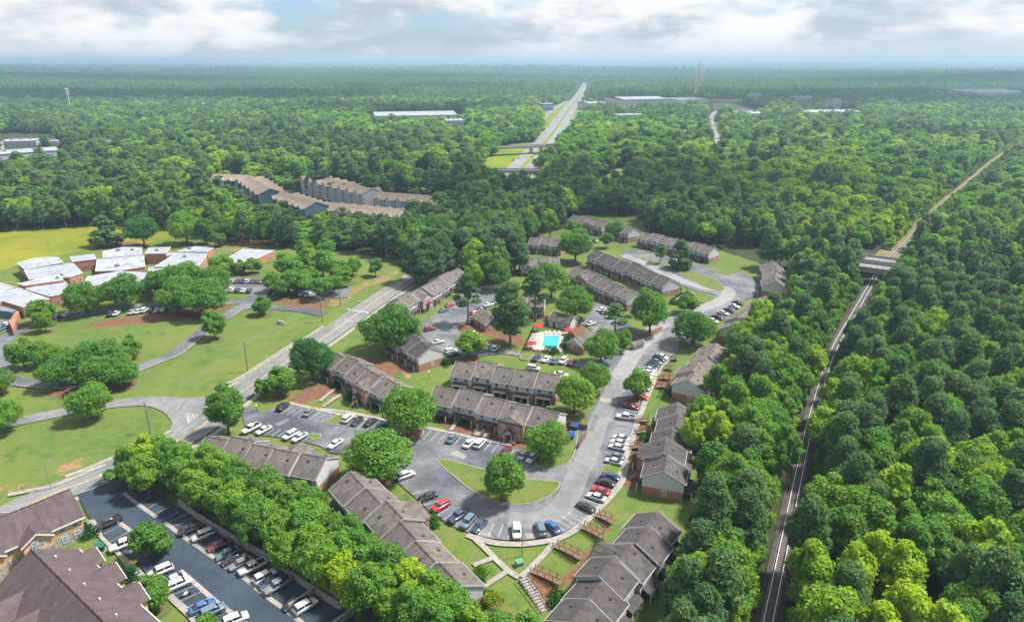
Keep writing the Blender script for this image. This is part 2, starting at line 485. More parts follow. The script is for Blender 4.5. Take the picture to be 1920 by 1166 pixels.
# ------------------------------------------------------------------ mesh helpers
class MB:
    def __init__(s):
        s.v, s.f, s.k = [], [], []

    def face(s, pts, k=0):
        n = len(s.v)
        s.v += [tuple(p) for p in pts]
        s.f.append(tuple(range(n, n + len(pts))))
        s.k.append(k)

    def box(s, x0, x1, y0, y1, z0, z1, k=0):
        s.prism([(x0, y0), (x1, y0), (x1, y1), (x0, y1)], z0, z1, k)

    def prism(s, poly, z0, z1, k=0, ktop=None, bottom=True):
        n, m = len(s.v), len(poly)
        a = sum(poly[i][0] * poly[(i + 1) % m][1] - poly[(i + 1) % m][0] * poly[i][1] for i in range(m))
        if a < 0:
            poly = poly[::-1]
        s.v += [(p[0], p[1], z0) for p in poly] + [(p[0], p[1], z1) for p in poly]
        for i in range(m):
            j = (i + 1) % m
            s.f.append((n + i, n + j, n + m + j, n + m + i))
            s.k.append(k)
        tris = [(0, 1, 2, 3)] if m == 4 else geometry.tessellate_polygon([[Vector((p[0], p[1], 0)) for p in poly]])
        for t_ in tris:
            if m != 4:
                q = [poly[i] for i in t_]
                if (q[1][0] - q[0][0]) * (q[2][1] - q[0][1]) - (q[1][1] - q[0][1]) * (q[2][0] - q[0][0]) < 0:
                    t_ = t_[::-1]
            s.f.append(tuple(n + m + i for i in t_))
            s.k.append(k if ktop is None else ktop)
            if bottom:
                s.f.append(tuple(n + i for i in reversed(t_)))
                s.k.append(k)

    def sheet(s, poly, z, k=0):
        n = len(s.v)
        s.v += [(p[0], p[1], z) for p in poly]
        for t_ in geometry.tessellate_polygon([[Vector((p[0], p[1], 0)) for p in poly]]):
            q = [poly[i] for i in t_]
            if (q[1][0] - q[0][0]) * (q[2][1] - q[0][1]) - (q[1][1] - q[0][1]) * (q[2][0] - q[0][0]) < 0:
                t_ = t_[::-1]
            s.f.append(tuple(n + i for i in t_))
            s.k.append(k)

    def strip(s, left, right, z, k=0):
        n = len(s.v)
        for a, b in zip(left, right):
            za = z(a) if callable(z) else z
            s.v += [(a[0], a[1], za), (b[0], b[1], za)]
        for i in range(len(left) - 1):
            s.f.append((n + 2 * i + 1, n + 2 * i + 3, n + 2 * i + 2, n + 2 * i))
            s.k.append(k)

    def tube(s, p, q, r0, r1=None, n=8, k=0, cap=True):
        r1 = r0 if r1 is None else r1
        p, q = Vector(p), Vector(q)
        d = (q - p).normalized()
        a = d.orthogonal().normalized()
        b = d.cross(a)
        o = len(s.v)
        for c, r in ((p, r0), (q, r1)):
            for i in range(n):
                w = 2 * math.pi * i / n
                s.v.append(tuple(c + (a * math.cos(w) + b * math.sin(w)) * r))
        for i in range(n):
            j = (i + 1) % n
            s.f.append((o + i, o + j, o + n + j, o + n + i))
            s.k.append(k)
        if cap:
            s.f.append(tuple(o + n + i for i in range(n)))
            s.k.append(k)
            s.f.append(tuple(o + i for i in reversed(range(n))))
            s.k.append(k)

    def loft(s, rings, k=0, cap=True):
        o, n = len(s.v), len(rings[0])
        for r in rings:
            s.v += [tuple(p) for p in r]
        for a in range(len(rings) - 1):
            for i in range(n):
                j = (i + 1) % n
                s.f.append((o + a * n + i, o + a * n + j, o + (a + 1) * n + j, o + (a + 1) * n + i))
                s.k.append(k)
        if cap:
            s.f.append(tuple(o + i for i in reversed(range(n))))
            s.k.append(k)
            s.f.append(tuple(o + (len(rings) - 1) * n + i for i in range(n)))
            s.k.append(k)

    def mesh(s, name, mats, smooth=False):
        me = bpy.data.meshes.new(name)
        me.from_pydata(s.v, [], s.f)
        for m in ([mats] if isinstance(mats, str) else mats):
            me.materials.append(MATS[m])
        if any(s.k):
            me.polygons.foreach_set('material_index', s.k)
        if smooth:
            me.polygons.foreach_set('use_smooth', [True] * len(s.f))
        me.update()
        return me

    def build(s, name, mats, parent=None, smooth=False):
        return put(name, s.mesh(name, mats, smooth), parent)


def put(name, me, parent=None, loc=None, rz=None, color=None):
    o = bpy.data.objects.new(name, me)
    COL.objects.link(o)
    if parent is not None:
        o.parent = parent
    if loc is not None:
        o.location = loc
    if rz is not None:
        o.rotation_euler = (0, 0, rz)
    if color is not None:
        o.color = color
    return o


def tag(o, label=None, cat=None, group=None, kind=None):
    for k, v_ in (('label', label), ('category', cat), ('group', group), ('kind', kind)):
        if v_:
            o[k] = v_
    return o


def thing(name, label, cat, loc=(0, 0, 0), rz=0.0, group=None):
    o = put(name, None, None, loc, rz)
    o.empty_display_size = 0.5
    return tag(o, label, cat, group)


def smooth_line(pts, sub=6, closed=False):
    """Catmull-Rom through the points"""
    P = [Vector(p) for p in pts]
    n = len(P)
    out = []
    for i in range(n if closed else n - 1):
        if closed:
            a, b, c, d = P[(i - 1) % n], P[i], P[(i + 1) % n], P[(i + 2) % n]
        else:
            a, b, c, d = P[max(i - 1, 0)], P[i], P[i + 1], P[min(i + 2, n - 1)]
        for j in range(sub):
            t_ = j / sub
            out.append(0.5 * ((2 * b) + (c - a) * t_ + (2 * a - 5 * b + 4 * c - d) * t_ ** 2 + (3 * b - a - 3 * c + d) * t_ ** 3))
    if not closed:
        out.append(P[-1])
    return out


def offset_line(pts, d, closed=False):
    """points moved d to the left of the running direction"""
    n, out = len(pts), []
    for i in range(n):
        a = pts[(i - 1) % n] if (closed or i > 0) else pts[i]
        b = pts[(i + 1) % n] if (closed or i < n - 1) else pts[i]
        t_ = (b - a)
        t_ = t_.normalized() if t_.length > 1e-6 else Vector((1, 0))
        out.append(pts[i] + Vector((-t_.y, t_.x)) * d)
    return out


LAYER = {'lawn': 0.03, 'bed': 0.06, 'road': 0.27, 'mark': 0.0}
STEP = {'lawn': 0.004, 'bed': 0.0015, 'road': 0.004}
ROADZ = {}


def next_z(kind):
    LAYER[kind] += STEP[kind]
    return LAYER[kind]


def area_sheet(name, poly, mat, layer, sub=0, closed=True, parent=None):
    poly = smooth_line(poly, sub, True) if sub else poly
    mb = MB()
    mb.sheet(poly, next_z(layer))
    o = mb.build(name, mat, parent)
    if parent is None:
        tag(o, kind='structure')
    return o


def road(name, pts, width, mat, layer='road', sub=6, z=None):
    c = smooth_line(pts, sub)
    mb = MB()
    w = width if callable(width) else (lambda p: width)
    L = [a for a in offset_line(c, 1.0)]
    left = [p + (l - p) * w(p) / 2 for p, l in zip(c, L)]
    right = [p - (l - p) * w(p) / 2 for p, l in zip(c, L)]
    zz_ = next_z(layer) if z is None else z
    mb.strip(left, right, zz_)
    return tag(mb.build(name, mat), kind='structure'), c


def kerb(pts, w=0.24, h=0.30, z=0.22, mat='concrete', parent=None, closed=False, sub=0, name='kerb'):
    c = smooth_line(pts, sub, closed) if sub else [Vector(p) for p in pts]
    if closed:
        c = c + [c[0]]
    L, R_ = offset_line(c, w / 2), offset_line(c, -w / 2)
    mb = MB()
    mb.loft([[(a.x, a.y, z), (a.x, a.y, z + h), (b.x, b.y, z + h), (b.x, b.y, z)] for a, b in zip(L, R_)])
    o = mb.build(name, mat, parent)
    if parent is None:
        tag(o, kind='structure')
    return o


def dashes(parent, segs, z, mat='paint_white', w=0.13, name='painted_marking'):
    """thin painted lines, one mesh on one road or lot"""
    mb = MB()
    for a, b, *ww in segs:
        a, b = Vector(a), Vector(b)
        d = (b - a)
        if d.length < 0.05:
            continue
        d.normalize()
        n = Vector((-d.y, d.x)) * ((ww[0] if ww else w) / 2)
        mb.face([(a + n).to_tuple() + (z,), (b + n).to_tuple() + (z,), (b - n).to_tuple() + (z,), (a - n).to_tuple() + (z,)][::-1])
    return mb.build(name, mat, parent)


def in_poly(x, y, poly):
    """numpy point in polygon"""
    x, y = np.asarray(x, float), np.asarray(y, float)
    ins = np.zeros(x.shape, bool)
    n = len(poly)
    for i in range(n):
        x0, y0 = poly[i]
        x1, y1 = poly[(i + 1) % n]
        if y0 == y1:
            continue
        c = ((y0 > y) != (y1 > y)) & (x < (x1 - x0) * (y - y0) / (y1 - y0) + x0)
        ins ^= c
    return ins


def near_line(x, y, line, d):
    x, y = np.asarray(x, float), np.asarray(y, float)
    hit = np.zeros(x.shape, bool)
    for a, b in zip(line[:-1], line[1:]):
        vx, vy = b[0] - a[0], b[1] - a[1]
        l2 = vx * vx + vy * vy + 1e-9
        t_ = np.clip(((x - a[0]) * vx + (y - a[1]) * vy) / l2, 0, 1)
        hit |= (x - a[0] - t_ * vx) ** 2 + (y - a[1] - t_ * vy) ** 2 < d * d
    return hit


# ------------------------------------------------------------------ ground to the horizon
mb = MB()
rings = [0, 60, 100, 150, 220, 320, 450, 650, 900, 1200, 1500] + [1500 * 1.16 ** i for i in range(1, 22)]
NA = 96
for r in rings:
    for i in range(NA):
        a = 2 * math.pi * i / NA
        x, y = r * math.cos(a), r * math.sin(a) + 120
        mb.v.append((x, y, terrain(x, y)))
for ri in range(len(rings) - 1):
    for i in range(NA):
        j = (i + 1) % NA
        mb.f.append((ri * NA + i, (ri + 1) * NA + i, (ri + 1) * NA + j, ri * NA + j))
        mb.k.append(0)
GROUND_R = rings[-1]
tag(mb.build('ground', 'woodland_floor', smooth=True), kind='structure')

# ------------------------------------------------------------------ lawns and beds
MAIN = gs('', [(-700, 480), (-200, 450), (0, 437), (180, 424), (330, 432), (420, 455), (500, 462), (640, 470), (700, 480), (760, 492),
               (830, 500), (862, 474), (880, 515), (905, 540), (935, 540), (965, 505), (985, 475), (1000, 446), (1060, 428), (1070, 403), (1200, 408), (1215, 436),
               (1350, 470), (1420, 492), (1480, 530), (1485, 580), (1400, 650), (1365, 690), (1325, 760), (1305, 850), (1312, 920), (1335, 1000),
               (1285, 1090), (1255, 1180), (1240, 1420), (-900, 1420), (-1500, 900)])
area_sheet('lawn', MAIN, 'turf', 'lawn')
area_sheet('meadow', gs('S', [(-900, 420), (-300, 260), (0, 215), (300, 172), (520, 158), (700, 150), (930, 155), (1230, 170), (1260, 260),
                              (1000, 300), (800, 305), (640, 330), (400, 385), (150, 440), (0, 500), (-300, 560), (-900, 640)]), 'meadow', 'lawn')


def bed(l, pts, mat='mulch', name='mulch_bed', sub=5):
    poly = smooth_line(gs(l, pts), sub, True)
    r_ = random.Random(len(pts) * 7 + int(pts[0][0]))
    poly = [p + Vector((r_.uniform(-1, 1), r_.uniform(-1, 1))) * min(.55, .004 * p.y) for p in poly]
    return area_sheet(name, poly, mat, 'bed', 0)


bed('S', [(610, 890), (800, 840), (1100, 800), (1400, 760), (1620, 730), (1650, 770), (1450, 830), (1200, 850), (900, 885), (700, 895)])
bed('M', [(290, 690), (400, 650), (520, 640), (700, 590), (850, 590), (950, 560), (990, 600), (900, 660), (760, 690), (500, 715)])
bed('S', [(1260, 300), (1500, 290), (1700, 290), (1900, 290), (1890, 330), (1600, 350), (1500, 310), (1350, 320)], 'red_earth', 'earth_patch')
bed('S', [(640, 320), (800, 290), (1000, 285), (1020, 320), (850, 330), (700, 340)])
bed('R', [(1010, 330), (1100, 300), (1300, 225), (1350, 225), (1250, 290), (1080, 350), (930, 470), (830, 470), (800, 440), (930, 400)], 'red_earth', 'earth_patch')
bed('R', [(440, 440), (600, 430), (800, 420), (850, 440), (790, 490), (700, 495), (520, 475)])
bed('F', [(370, 100), (440, 50), (560, 10), (640, 5), (660, 30), (560, 70), (460, 110), (400, 120)], 'red_earth', 'earth_patch')
bed('F', [(-80, 235), (60, 190), (170, 180), (150, 210), (30, 240)], 'red_earth', 'earth_patch')
bed('A', [(330, 280), (520, 290), (640, 300), (680, 350), (640, 400), (560, 390), (480, 440), (380, 390), (320, 330)])
bed('A', [(600, 380), (650, 375), (660, 410), (620, 420)], 'red_earth', 'earth_patch')
bed('C', [(1130, 230), (1280, 130), (1420, 90), (1540, 130), (1590, 190), (1480, 190), (1290, 250), (1180, 270)])
bed('A', [(830, 720), (960, 740), (1100, 790), (1300, 860), (1480, 900), (1460, 930), (1280, 890), (1080, 840), (880, 770)])
bed('A', [(1190, 790), (1250, 790), (1400, 850), (1400, 900), (1200, 850)])
bed('P', [(480, 960), (560, 930), (680, 960), (690, 1020), (600, 1040), (500, 1010)])
bed('P', [(730, 820), (830, 800), (900, 870), (860, 900), (740, 870)])
bed('P', [(240, 880), (360, 900), (470, 920), (480, 960), (330, 950), (250, 930)])
bed('P', [(1040, 900), (1120, 880), (1150, 920), (1090, 960), (1040, 1060), (1000, 1030)])
bed('B', [(870, 470), (900, 400), (1000, 400), (1010, 500), (950, 520)])
bed('B', [(720, 760), (820, 760), (800, 900), (770, 1000), (780, 1120), (670, 1130), (700, 960)])
bed('E', [(1000, 70), (1110, 50), (1120, 190), (1060, 240), (990, 230)])
bed('E', [(370, 850), (400, 830), (520, 930), (550, 1000), (500, 1060), (460, 1090), (340, 950), (300, 880)])
bed('E', [(560, 890), (650, 790), (720, 770), (700, 820), (600, 920)])
bed('E', [(700, 720), (790, 640), (850, 650), (800, 700), (720, 760)])
bed('E', [(800, 430), (870, 480), (900, 520), (880, 530), (800, 470)])
bed('D', [(1180, 980), (1240, 1000), (1250, 1070), (1200, 1090), (1150, 1060)])

# ------------------------------------------------------------------ roads, lots
main_px = [(-330, 1130), (-150, 1050), (0, 975), (105, 925), (190, 893), (360, 813), (452, 737), (598, 640), (643, 609), (712, 560), (770, 523),
           (806, 500), (843, 481), (880, 462), (900, 448)]
main_road, MAIN_C = road('main_road', gs('', main_px), 8.6, 'asphalt_road')
zm = LAYER['road']
_, DRIVE_C = road('school_drive', gs('M', [(1560, 800), (1380, 770), (1200, 742), (1000, 745), (800, 762), (490, 815), (140, 885), (-60, 925), (-300, 960)]), 5.6, 'asphalt_road')
area_sheet('road_flare', gs('M', [(1560, 690), (1440, 715), (1280, 720), (1150, 712), (1000, 728), (1000, 770), (1100, 786), (1190, 830), (1238, 900), (1230, 940),
                                  (1300, 985), (1500, 850)]), 'asphalt_road', 'road', 4)
LOOP_PX = [('R', 800, 540), ('R', 640, 508), ('R', 450, 490), ('R', 300, 480), ('R', 180, 500), ('R', 90, 555), ('M', 1540, 165), ('M', 1450, 245), ('M', 1340, 335),
           ('M', 1250, 400), ('M', 1120, 455), ('M', 1000, 503), ('M', 880, 555), ('M', 740, 592), ('M', 600, 612), ('M', 400, 622), ('M', 250, 615), ('M', 90, 595),
           ('M', 15, 540), ('M', 2, 440), ('M', 20, 340), ('M', 90, 262), ('M', 230, 195), ('M', 400, 155), ('M', 560, 125), ('M', 800, 85), ('M', 1000, 50),
           ('M', 1250, 40), ('M', 1500, 30), ('M', 1700, 30), ('R', 290, 440)]
_, LOOP_C = road('school_loop_path', [g(*p) for p in LOOP_PX], 5.0, 'asphalt_lot')
_, _ = road('school_side_road', [g(*p) for p in (('M', 60, 275), ('M', -60, 330), ('M', -300, 430))], 5.0, 'asphalt_lot')
lot_school = area_sheet('school_lot', gs('K', [(880, 590), (1100, 585), (1420, 590), (1700, 600), (2200, 620), (2420, 700), (2380, 830), (2150, 830), (1700, 800), (1420, 770),
                                               (1330, 800), (1260, 900), (1120, 860), (1230, 770), (900, 775)]), 'asphalt_lot', 'road')
_, _ = road('school_lane', gs('K', [(1370, 680), (1340, 760), (1270, 860), (1200, 900), (1080, 960)]), 7.0, 'asphalt_lot')
area_sheet('school_side_lot', gs('S', [(-300, 880), (0, 850), (100, 850), (110, 900), (0, 950), (-300, 1000)]), 'asphalt_lot', 'road')

# the complex: one lot polygon along its kerbs, islands laid on top of it
LOT = ([g('C', *p) for p in ((720, 300), (800, 300), (900, 345), (985, 310), (1050, 270), (1120, 262), (1260, 297), (1400, 335), (1500, 362), (1620, 385))]
       + [g('A', *p) for p in ((230, 690), (420, 735), (540, 775), (780, 787), (990, 835), (1200, 890), (1380, 920), (1500, 965), (1560, 1010), (1680, 1070),
                               (1790, 1035), (1840, 960), (1870, 860), (1900, 780))]
       + [g('B', *p) for p in ((395, 690), (470, 560), (520, 470), (555, 420), (530, 385), (430, 360), (330, 345), (250, 332))]
       + [g('A', *p) for p in ((1540, 300), (1440, 265), (1300, 245), (1180, 260), (1110, 265), (1000, 285), (900, 260), (880, 230), (790, 180), (720, 100), (735, 40))]
       + [g('R', *p) for p in ((1490, 690), (1500, 610), (1560, 560), (1690, 470), (1760, 400))]
       + [g('P', *p) for p in ((240, 660), (360, 620), (500, 610), (500, 735), (400, 800), (330, 850), (240, 870), (225, 930), (290, 1010), (430, 1050), (560, 1060),
                               (650, 1085), (770, 1105), (1050, 1135), (1260, 1120), (1380, 1080), (1470, 1060), (1500, 1010), (1480, 980), (1400, 960),
                               (1310, 950), (1210, 930), (1120, 880), (1170, 800), (1200, 730), (1290, 740), (1420, 830), (1480, 900), (1600, 970), (1690, 920), (1730, 830), (1790, 790))]
       + [g('H', *p) for p in ((440, 780), (560, 790), (590, 760), (640, 730), (760, 690), (770, 640), (640, 610), (560, 600), (300, 480), (60, 350), (-60, 320), (-60, 240), (80, 235),
                               (230, 270), (420, 300), (540, 330), (720, 400), (860, 470), (1000, 440), (1130, 500), (1170, 560), (1160, 640), (1030, 690), (980, 740), (860, 860), (770, 900), (700, 880), (560, 1060))]
       + [g('B', *p) for p in ((1050, 160), (1040, 230), (985, 270), (900, 345), (850, 430), (825, 500), (805, 590), (770, 640), (740, 740), (700, 850), (660, 950), (640, 1040), (610, 1150))]
       + [g('E', *p) for p in ((985, 170), (930, 240), (880, 310), (800, 395), (720, 465), (640, 525), (540, 568), (420, 595), (300, 605), (180, 605), (60, 592), (-40, 565))]
       + [g('D', *p) for p in ((960, 530), (850, 470), (760, 405), (660, 310), (600, 260), (540, 205), (520, 150), (560, 60))]
       + [g('C', *p) for p in ((1500, 700), (1400, 640), (1200, 590), (1000, 560), (860, 545), (745, 500), (735, 420), (720, 380))])
lot = area_sheet('apartment_lot', LOT, 'asphalt_lot', 'road')
zl = LAYER['road']
# pale worn wheel lanes on the lot are sheets of older asphalt
road('upper_loop_lane', [g(*p) for p in (('B', 590, 520), ('B', 640, 380), ('B', 760, 200), ('B', 870, 110), ('H', 200, 960), ('H', 400, 870), ('H', 640, 770), ('H', 800, 710),
                                          ('H', 890, 640), ('H', 860, 585), ('H', 700, 580), ('H', 520, 530), ('H', 330, 450), ('H', 150, 360), ('H', -60, 285))], 6.0, 'asphalt_pale')
road('lower_lane', [g(*p) for p in (('B', 600, 430), ('B', 560, 560), ('B', 480, 720), ('B', 420, 880), ('B', 370, 1030), ('E', 690, 120), ('E', 600, 330), ('E', 500, 430), ('E', 350, 470), ('E', 200, 460))], 5.5, 'asphalt_road')
for l_, pts_, m_ in (('A', [(930, 965), (985, 945), (1062, 985), (1030, 1008)], 'asphalt_pale'), ('C', [(1000, 450), (1110, 403), (1137, 413), (1050, 468)], 'asphalt_pale'),
                     ('B', [(478, 560), (610, 572), (600, 606), (484, 592)], 'concrete'), ('D', [(1110, 540), (1180, 548), (1190, 585), (1100, 575)], 'asphalt_pale'), ('D', [(1420, 560), (1500, 560), (1505, 592), (1425, 594)], 'concrete'),
                     ('A', [(880, 150), (910, 120), (945, 170), (915, 210)], 'asphalt_road'),
                     ('E', [(0, 500), (70, 512), (60, 560), (-20, 545)], 'asphalt_road'), ('B', [(400, 800), (440, 690), (475, 700), (430, 810)], 'asphalt_lot')):
    area_sheet('asphalt_patch', gs(l_, pts_), m_, 'road', 0)
MARKZ = LAYER['road'] + 0.012


def island(l, pts, mat='turf', sub=4, name='kerbed_island'):
    poly = gs(l, pts)
    if sub:
        poly = smooth_line(poly, sub, True)
    mb = MB()
    mb.prism(poly, 0.2, zl + 0.13)
    o = tag(mb.build(name, mat), kind='structure')
    kerb(poly, 0.22, 0.17, zl - 0.02, parent=o, closed=True)
    return o


island('D', [(815, 60), (870, 48), (960, 72), (1090, 105), (1250, 150), (1430, 182), (1580, 197), (1650, 205), (1655, 235), (1600, 295), (1540, 325), (1440, 355), (1300, 358),
             (1180, 325), (1040, 255), (920, 160)])
island('C', [(1465, 430), (1500, 400), (1560, 372), (1620, 385), (1600, 425), (1560, 455), (1500, 455)])
island('C', [(1290, 555), (1330, 540), (1390, 540), (1410, 560), (1380, 580), (1320, 578)])
island('A', [(590, 835), (640, 800), (700, 790), (740, 800), (740, 830), (680, 860), (620, 858)], 'mulch')
island('A', [(1545, 1030), (1620, 985), (1740, 930), (1790, 820), (1850, 800), (1850, 880), (1830, 970), (1780, 1040), (1690, 1068), (1600, 1062)])
island('E', [(845, 95), (900, 86), (975, 88), (965, 130), (940, 150), (850, 130)])
island('H', [(90, 315), (160, 312), (400, 395), (600, 445), (740, 490), (830, 555), (855, 600), (780, 600), (640, 555), (430, 445), (250, 375)])
island('H', [(560, 640), (620, 615), (740, 650), (765, 680), (690, 715), (620, 700)])
island('B', [(640, 590), (690, 568), (760, 575), (750, 610), (680, 625), (645, 615)], 'mulch')
island('P', [(1500, 960), (1600, 930), (1690, 900), (1690, 930), (1600, 975), (1530, 985)], 'mulch')
island('A', [(1440, 270), (1480, 248), (1540, 250), (1530, 275), (1490, 292), (1450, 290)])

# apartment lot at the lower left
apt_lot = area_sheet('courtyard_lot', gs('F', [(560, 270), (760, 120), (860, 150), (960, 170), (1100, 250), (1250, 340), (1340, 390), (1480, 480), (1700, 620), (1910, 740), (2150, 900), (2420, 1080), (2700, 1260), (2600, 1420),
                                               (2100, 1420), (1500, 1250), (1330, 1080), (1150, 920), (1060, 850), (1000, 760), (830, 640), (690, 500), (620, 400)]), 'asphalt_new', 'road')
za = LAYER['road']
gutter = lambda pts: kerb(gs('F', pts), 0.9, 0.012, za - 0.004, parent=apt_lot, sub=3, name='concrete_gutter')
gutter([(885, 252), (1000, 340), (1120, 425)])
gutter([(1180, 460), (1300, 555), (1440, 650), (1600, 765), (1640, 800)])
gutter([(1740, 850), (1900, 985), (2060, 1100), (2300, 1290)])
gutter([(835, 450), (940, 525)])
gutter([(1290, 805), (1400, 900), (1550, 1030), (1700, 1140), (1820, 1230)])
area_sheet('courtyard_walk', gs('F', [(610, 450), (680, 440), (740, 560), (880, 690), (960, 760), (1060, 850), (1130, 900), (1220, 960), (1420, 1130), (1520, 1250), (1440, 1250), (1330, 1130), (1180, 990), (1000, 860), (900, 780), (840, 700), (720, 580)]), 'concrete', 'road')

# pavements
def walk(l, pts, w=1.5, sub=4, z=None):
    return road('pavement', gs(l, pts), w, 'concrete', sub=sub, z=z)


kerb([p for p in offset_line(MAIN_C, -6.0)], 1.7, 0.1, 0.1, name='pavement')
kerb(offset_line(MAIN_C, 4.4), 0.3, 0.28, 0.22)
kerb(offset_line(MAIN_C, -4.4), 0.3, 0.28, 0.22)
kerb([p for p in offset_line(MAIN_C[20:48], 6.3)], 1.4, 0.1, 0.1, name='pavement')
kerb(offset_line(LOOP_C[24:100], 2.6), 0.4, 0.28, 0.22, name='kerb')
walk('B', [(1040, 290), (960, 300), (890, 400), (845, 500), (800, 610), (745, 760), (700, 900), (650, 1030), (625, 1150)])
walk('E', [(1015, 60), (985, 190), (930, 270), (850, 360), (760, 450), (660, 535), (540, 595), (420, 620), (280, 635), (120, 628), (0, 600), (-90, 570)], 1.6)
walk('D', [(1060, 585), (1150, 670), (1240, 760), (1320, 830), (1380, 865)], 1.3)
walk('E', [(285, 860), (340, 810), (420, 730), (500, 640), (560, 585)], 1.3)
walk('D', [(1060, 780), (1130, 755), (1200, 728)], 1.2)
walk('D', [(1120, 935), (1200, 885), (1290, 825)], 1.2)
walk('C', [(1130, 262), (1300, 305), (1500, 350), (1700, 385), (1866, 420)], 1.3)
walk('A', [(0, 645), (200, 670), (420, 715), (500, 730)], 1.3)
walk('A', [(770, 780), (980, 825), (1180, 870), (1380, 905)], 1.3)
walk('A', [(1110, 830), (1150, 780)], 1.1)
walk('A', [(1180, 860), (1220, 790)], 1.1)
walk('A', [(940, 800), (1000, 720)], 1.1)
walk('C', [(1430, 300), (1520, 230), (1590, 190)], 1.2)
walk('A', [(0, 590), (60, 540), (110, 500)], 1.1)
walk('R', [(620, 740), (560, 760), (420, 850), (200, 990), (100, 1040)], 1.2)
walk('F', [(60, 265), (320, 215), (440, 180), (700, 70), (760, 50)], 1.6)

# ------------------------------------------------------------------ trees
def leaf_mesh(name, cen, nor, size, tint, mat, aspect=0.75, core=None, seed=0):
    rng = np.random.default_rng(seed)
    n = len(cen)
    r = rng.normal(size=(n, 3))
    t1 = np.cross(nor, r)
    t1 /= np.linalg.norm(t1, axis=1)[:, None] + 1e-9
    t2 = np.cross(nor, t1)
    a, b = t1 * size[:, None] * 0.5, t2 * size[:, None] * 0.5 * aspect
    V = np.stack([cen - a - b, cen + a - b * 0.7, cen + a * 0.8 + b, cen - a * 0.7 + b], 1).reshape(-1, 3)
    Fc = np.arange(4 * n).reshape(-1, 4)
    fs = Fc.tolist()
    tl = tint.tolist()
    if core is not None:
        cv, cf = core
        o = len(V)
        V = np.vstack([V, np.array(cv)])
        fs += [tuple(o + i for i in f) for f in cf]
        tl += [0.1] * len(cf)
    me = bpy.data.meshes.new(name)
    me.from_pydata(V.tolist(), [], fs)
    at = me.attributes.new('tint', 'FLOAT', 'FACE')
    at.data.foreach_set('value', tl)
    me.materials.append(MATS[mat])
    me.update()
    return me


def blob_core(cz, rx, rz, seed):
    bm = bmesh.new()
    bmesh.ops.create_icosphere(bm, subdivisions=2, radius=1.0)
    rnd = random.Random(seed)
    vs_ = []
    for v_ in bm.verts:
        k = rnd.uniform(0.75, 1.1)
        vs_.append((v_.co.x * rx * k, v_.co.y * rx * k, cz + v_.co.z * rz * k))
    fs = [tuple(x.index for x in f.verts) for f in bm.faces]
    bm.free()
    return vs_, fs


def clump_points(C, Rr, flat, per, rng, keep_low=-0.75):
    cen, nor, cid = [], [], []
    for i, (c, r) in enumerate(zip(C, Rr)):
        n = int(per * (r / np.mean(Rr)) ** 2)
        d = rng.normal(size=(n, 3))
        d /= np.linalg.norm(d, axis=1)[:, None]
        d = d[d[:, 2] > keep_low]
        s = np.array([1, 1, flat])
        p = c + d * r * s * np.where(rng.uniform(size=(len(d), 1)) > .88, rng.uniform(1.1, 1.5, (len(d), 1)), rng.uniform(0.74, 1.16, (len(d), 1)))
        ok = np.ones(len(d), bool)
        for j in range(len(C)):
            if j != i:
                q = (p - C[j]) / s
                ok &= np.linalg.norm(q, axis=1) > Rr[j] * 0.78
        cen.append(p[ok])
        nn = d[ok] / s
        nn /= np.linalg.norm(nn, axis=1)[:, None]
        nor.append(nn)
        cid += [i] * int(ok.sum())
    return np.vstack(cen), np.vstack(nor), np.array(cid)


def broad_crown(name, seed, per, leaf, nclump=36, mat='leaf_broad', hgt=14.0, rad=5.2, low=0.22, core=True):
    rng = np.random.default_rng(seed)
    cz, rz = hgt * (1 + low) / 2, hgt * (1 - low) / 2
    C, Rr = [], []
    lean = rng.normal(size=2) * 0.4
    nl = max(6, nclump // 6)
    lobes = []
    for i in range(nl):
        z_ = 0.95 - 1.65 * (i + .5) / nl
        a_ = i * 2.4 + rng.uniform(-.5, .5)
        q_ = math.sqrt(max(0, 1 - z_ * z_))
        lobes.append((np.array([q_ * math.cos(a_), q_ * math.sin(a_), z_]), rng.uniform(.72, 1.12)))
    for i in range(nclump):
        ld, lr = lobes[i % nl]
        d = ld + rng.normal(size=3) * 0.30
        d /= np.linalg.norm(d)
        if d[2] < -0.8:
            d[2] = -d[2]
        k = lr * (rng.uniform(0.74, 0.88) if i % 3 == 0 else rng.uniform(0.5, 0.76))
        wide = 1.0 - 0.22 * max(d[2], 0) - 0.10 * max(-d[2], 0)
        C.append([d[0] * rad * k * wide + lean[0] * d[2], d[1] * rad * k * wide + lean[1] * d[2], cz + d[2] * rz * k * 1.02])
        Rr.append(rad * (rng.uniform(0.15, 0.24) if i % 3 == 0 else rng.uniform(0.24, 0.38)))
    C, Rr = np.array(C), np.array(Rr)
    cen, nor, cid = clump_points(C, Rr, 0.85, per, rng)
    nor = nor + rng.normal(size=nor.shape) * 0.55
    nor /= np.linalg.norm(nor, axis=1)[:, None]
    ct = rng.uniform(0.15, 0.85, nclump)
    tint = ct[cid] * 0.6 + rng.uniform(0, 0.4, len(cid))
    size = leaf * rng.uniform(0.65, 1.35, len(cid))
    return leaf_mesh(name, cen, nor, size, tint, mat, 0.8, blob_core(cz, rad * 0.50, rz * 0.58, seed) if core else None, seed)


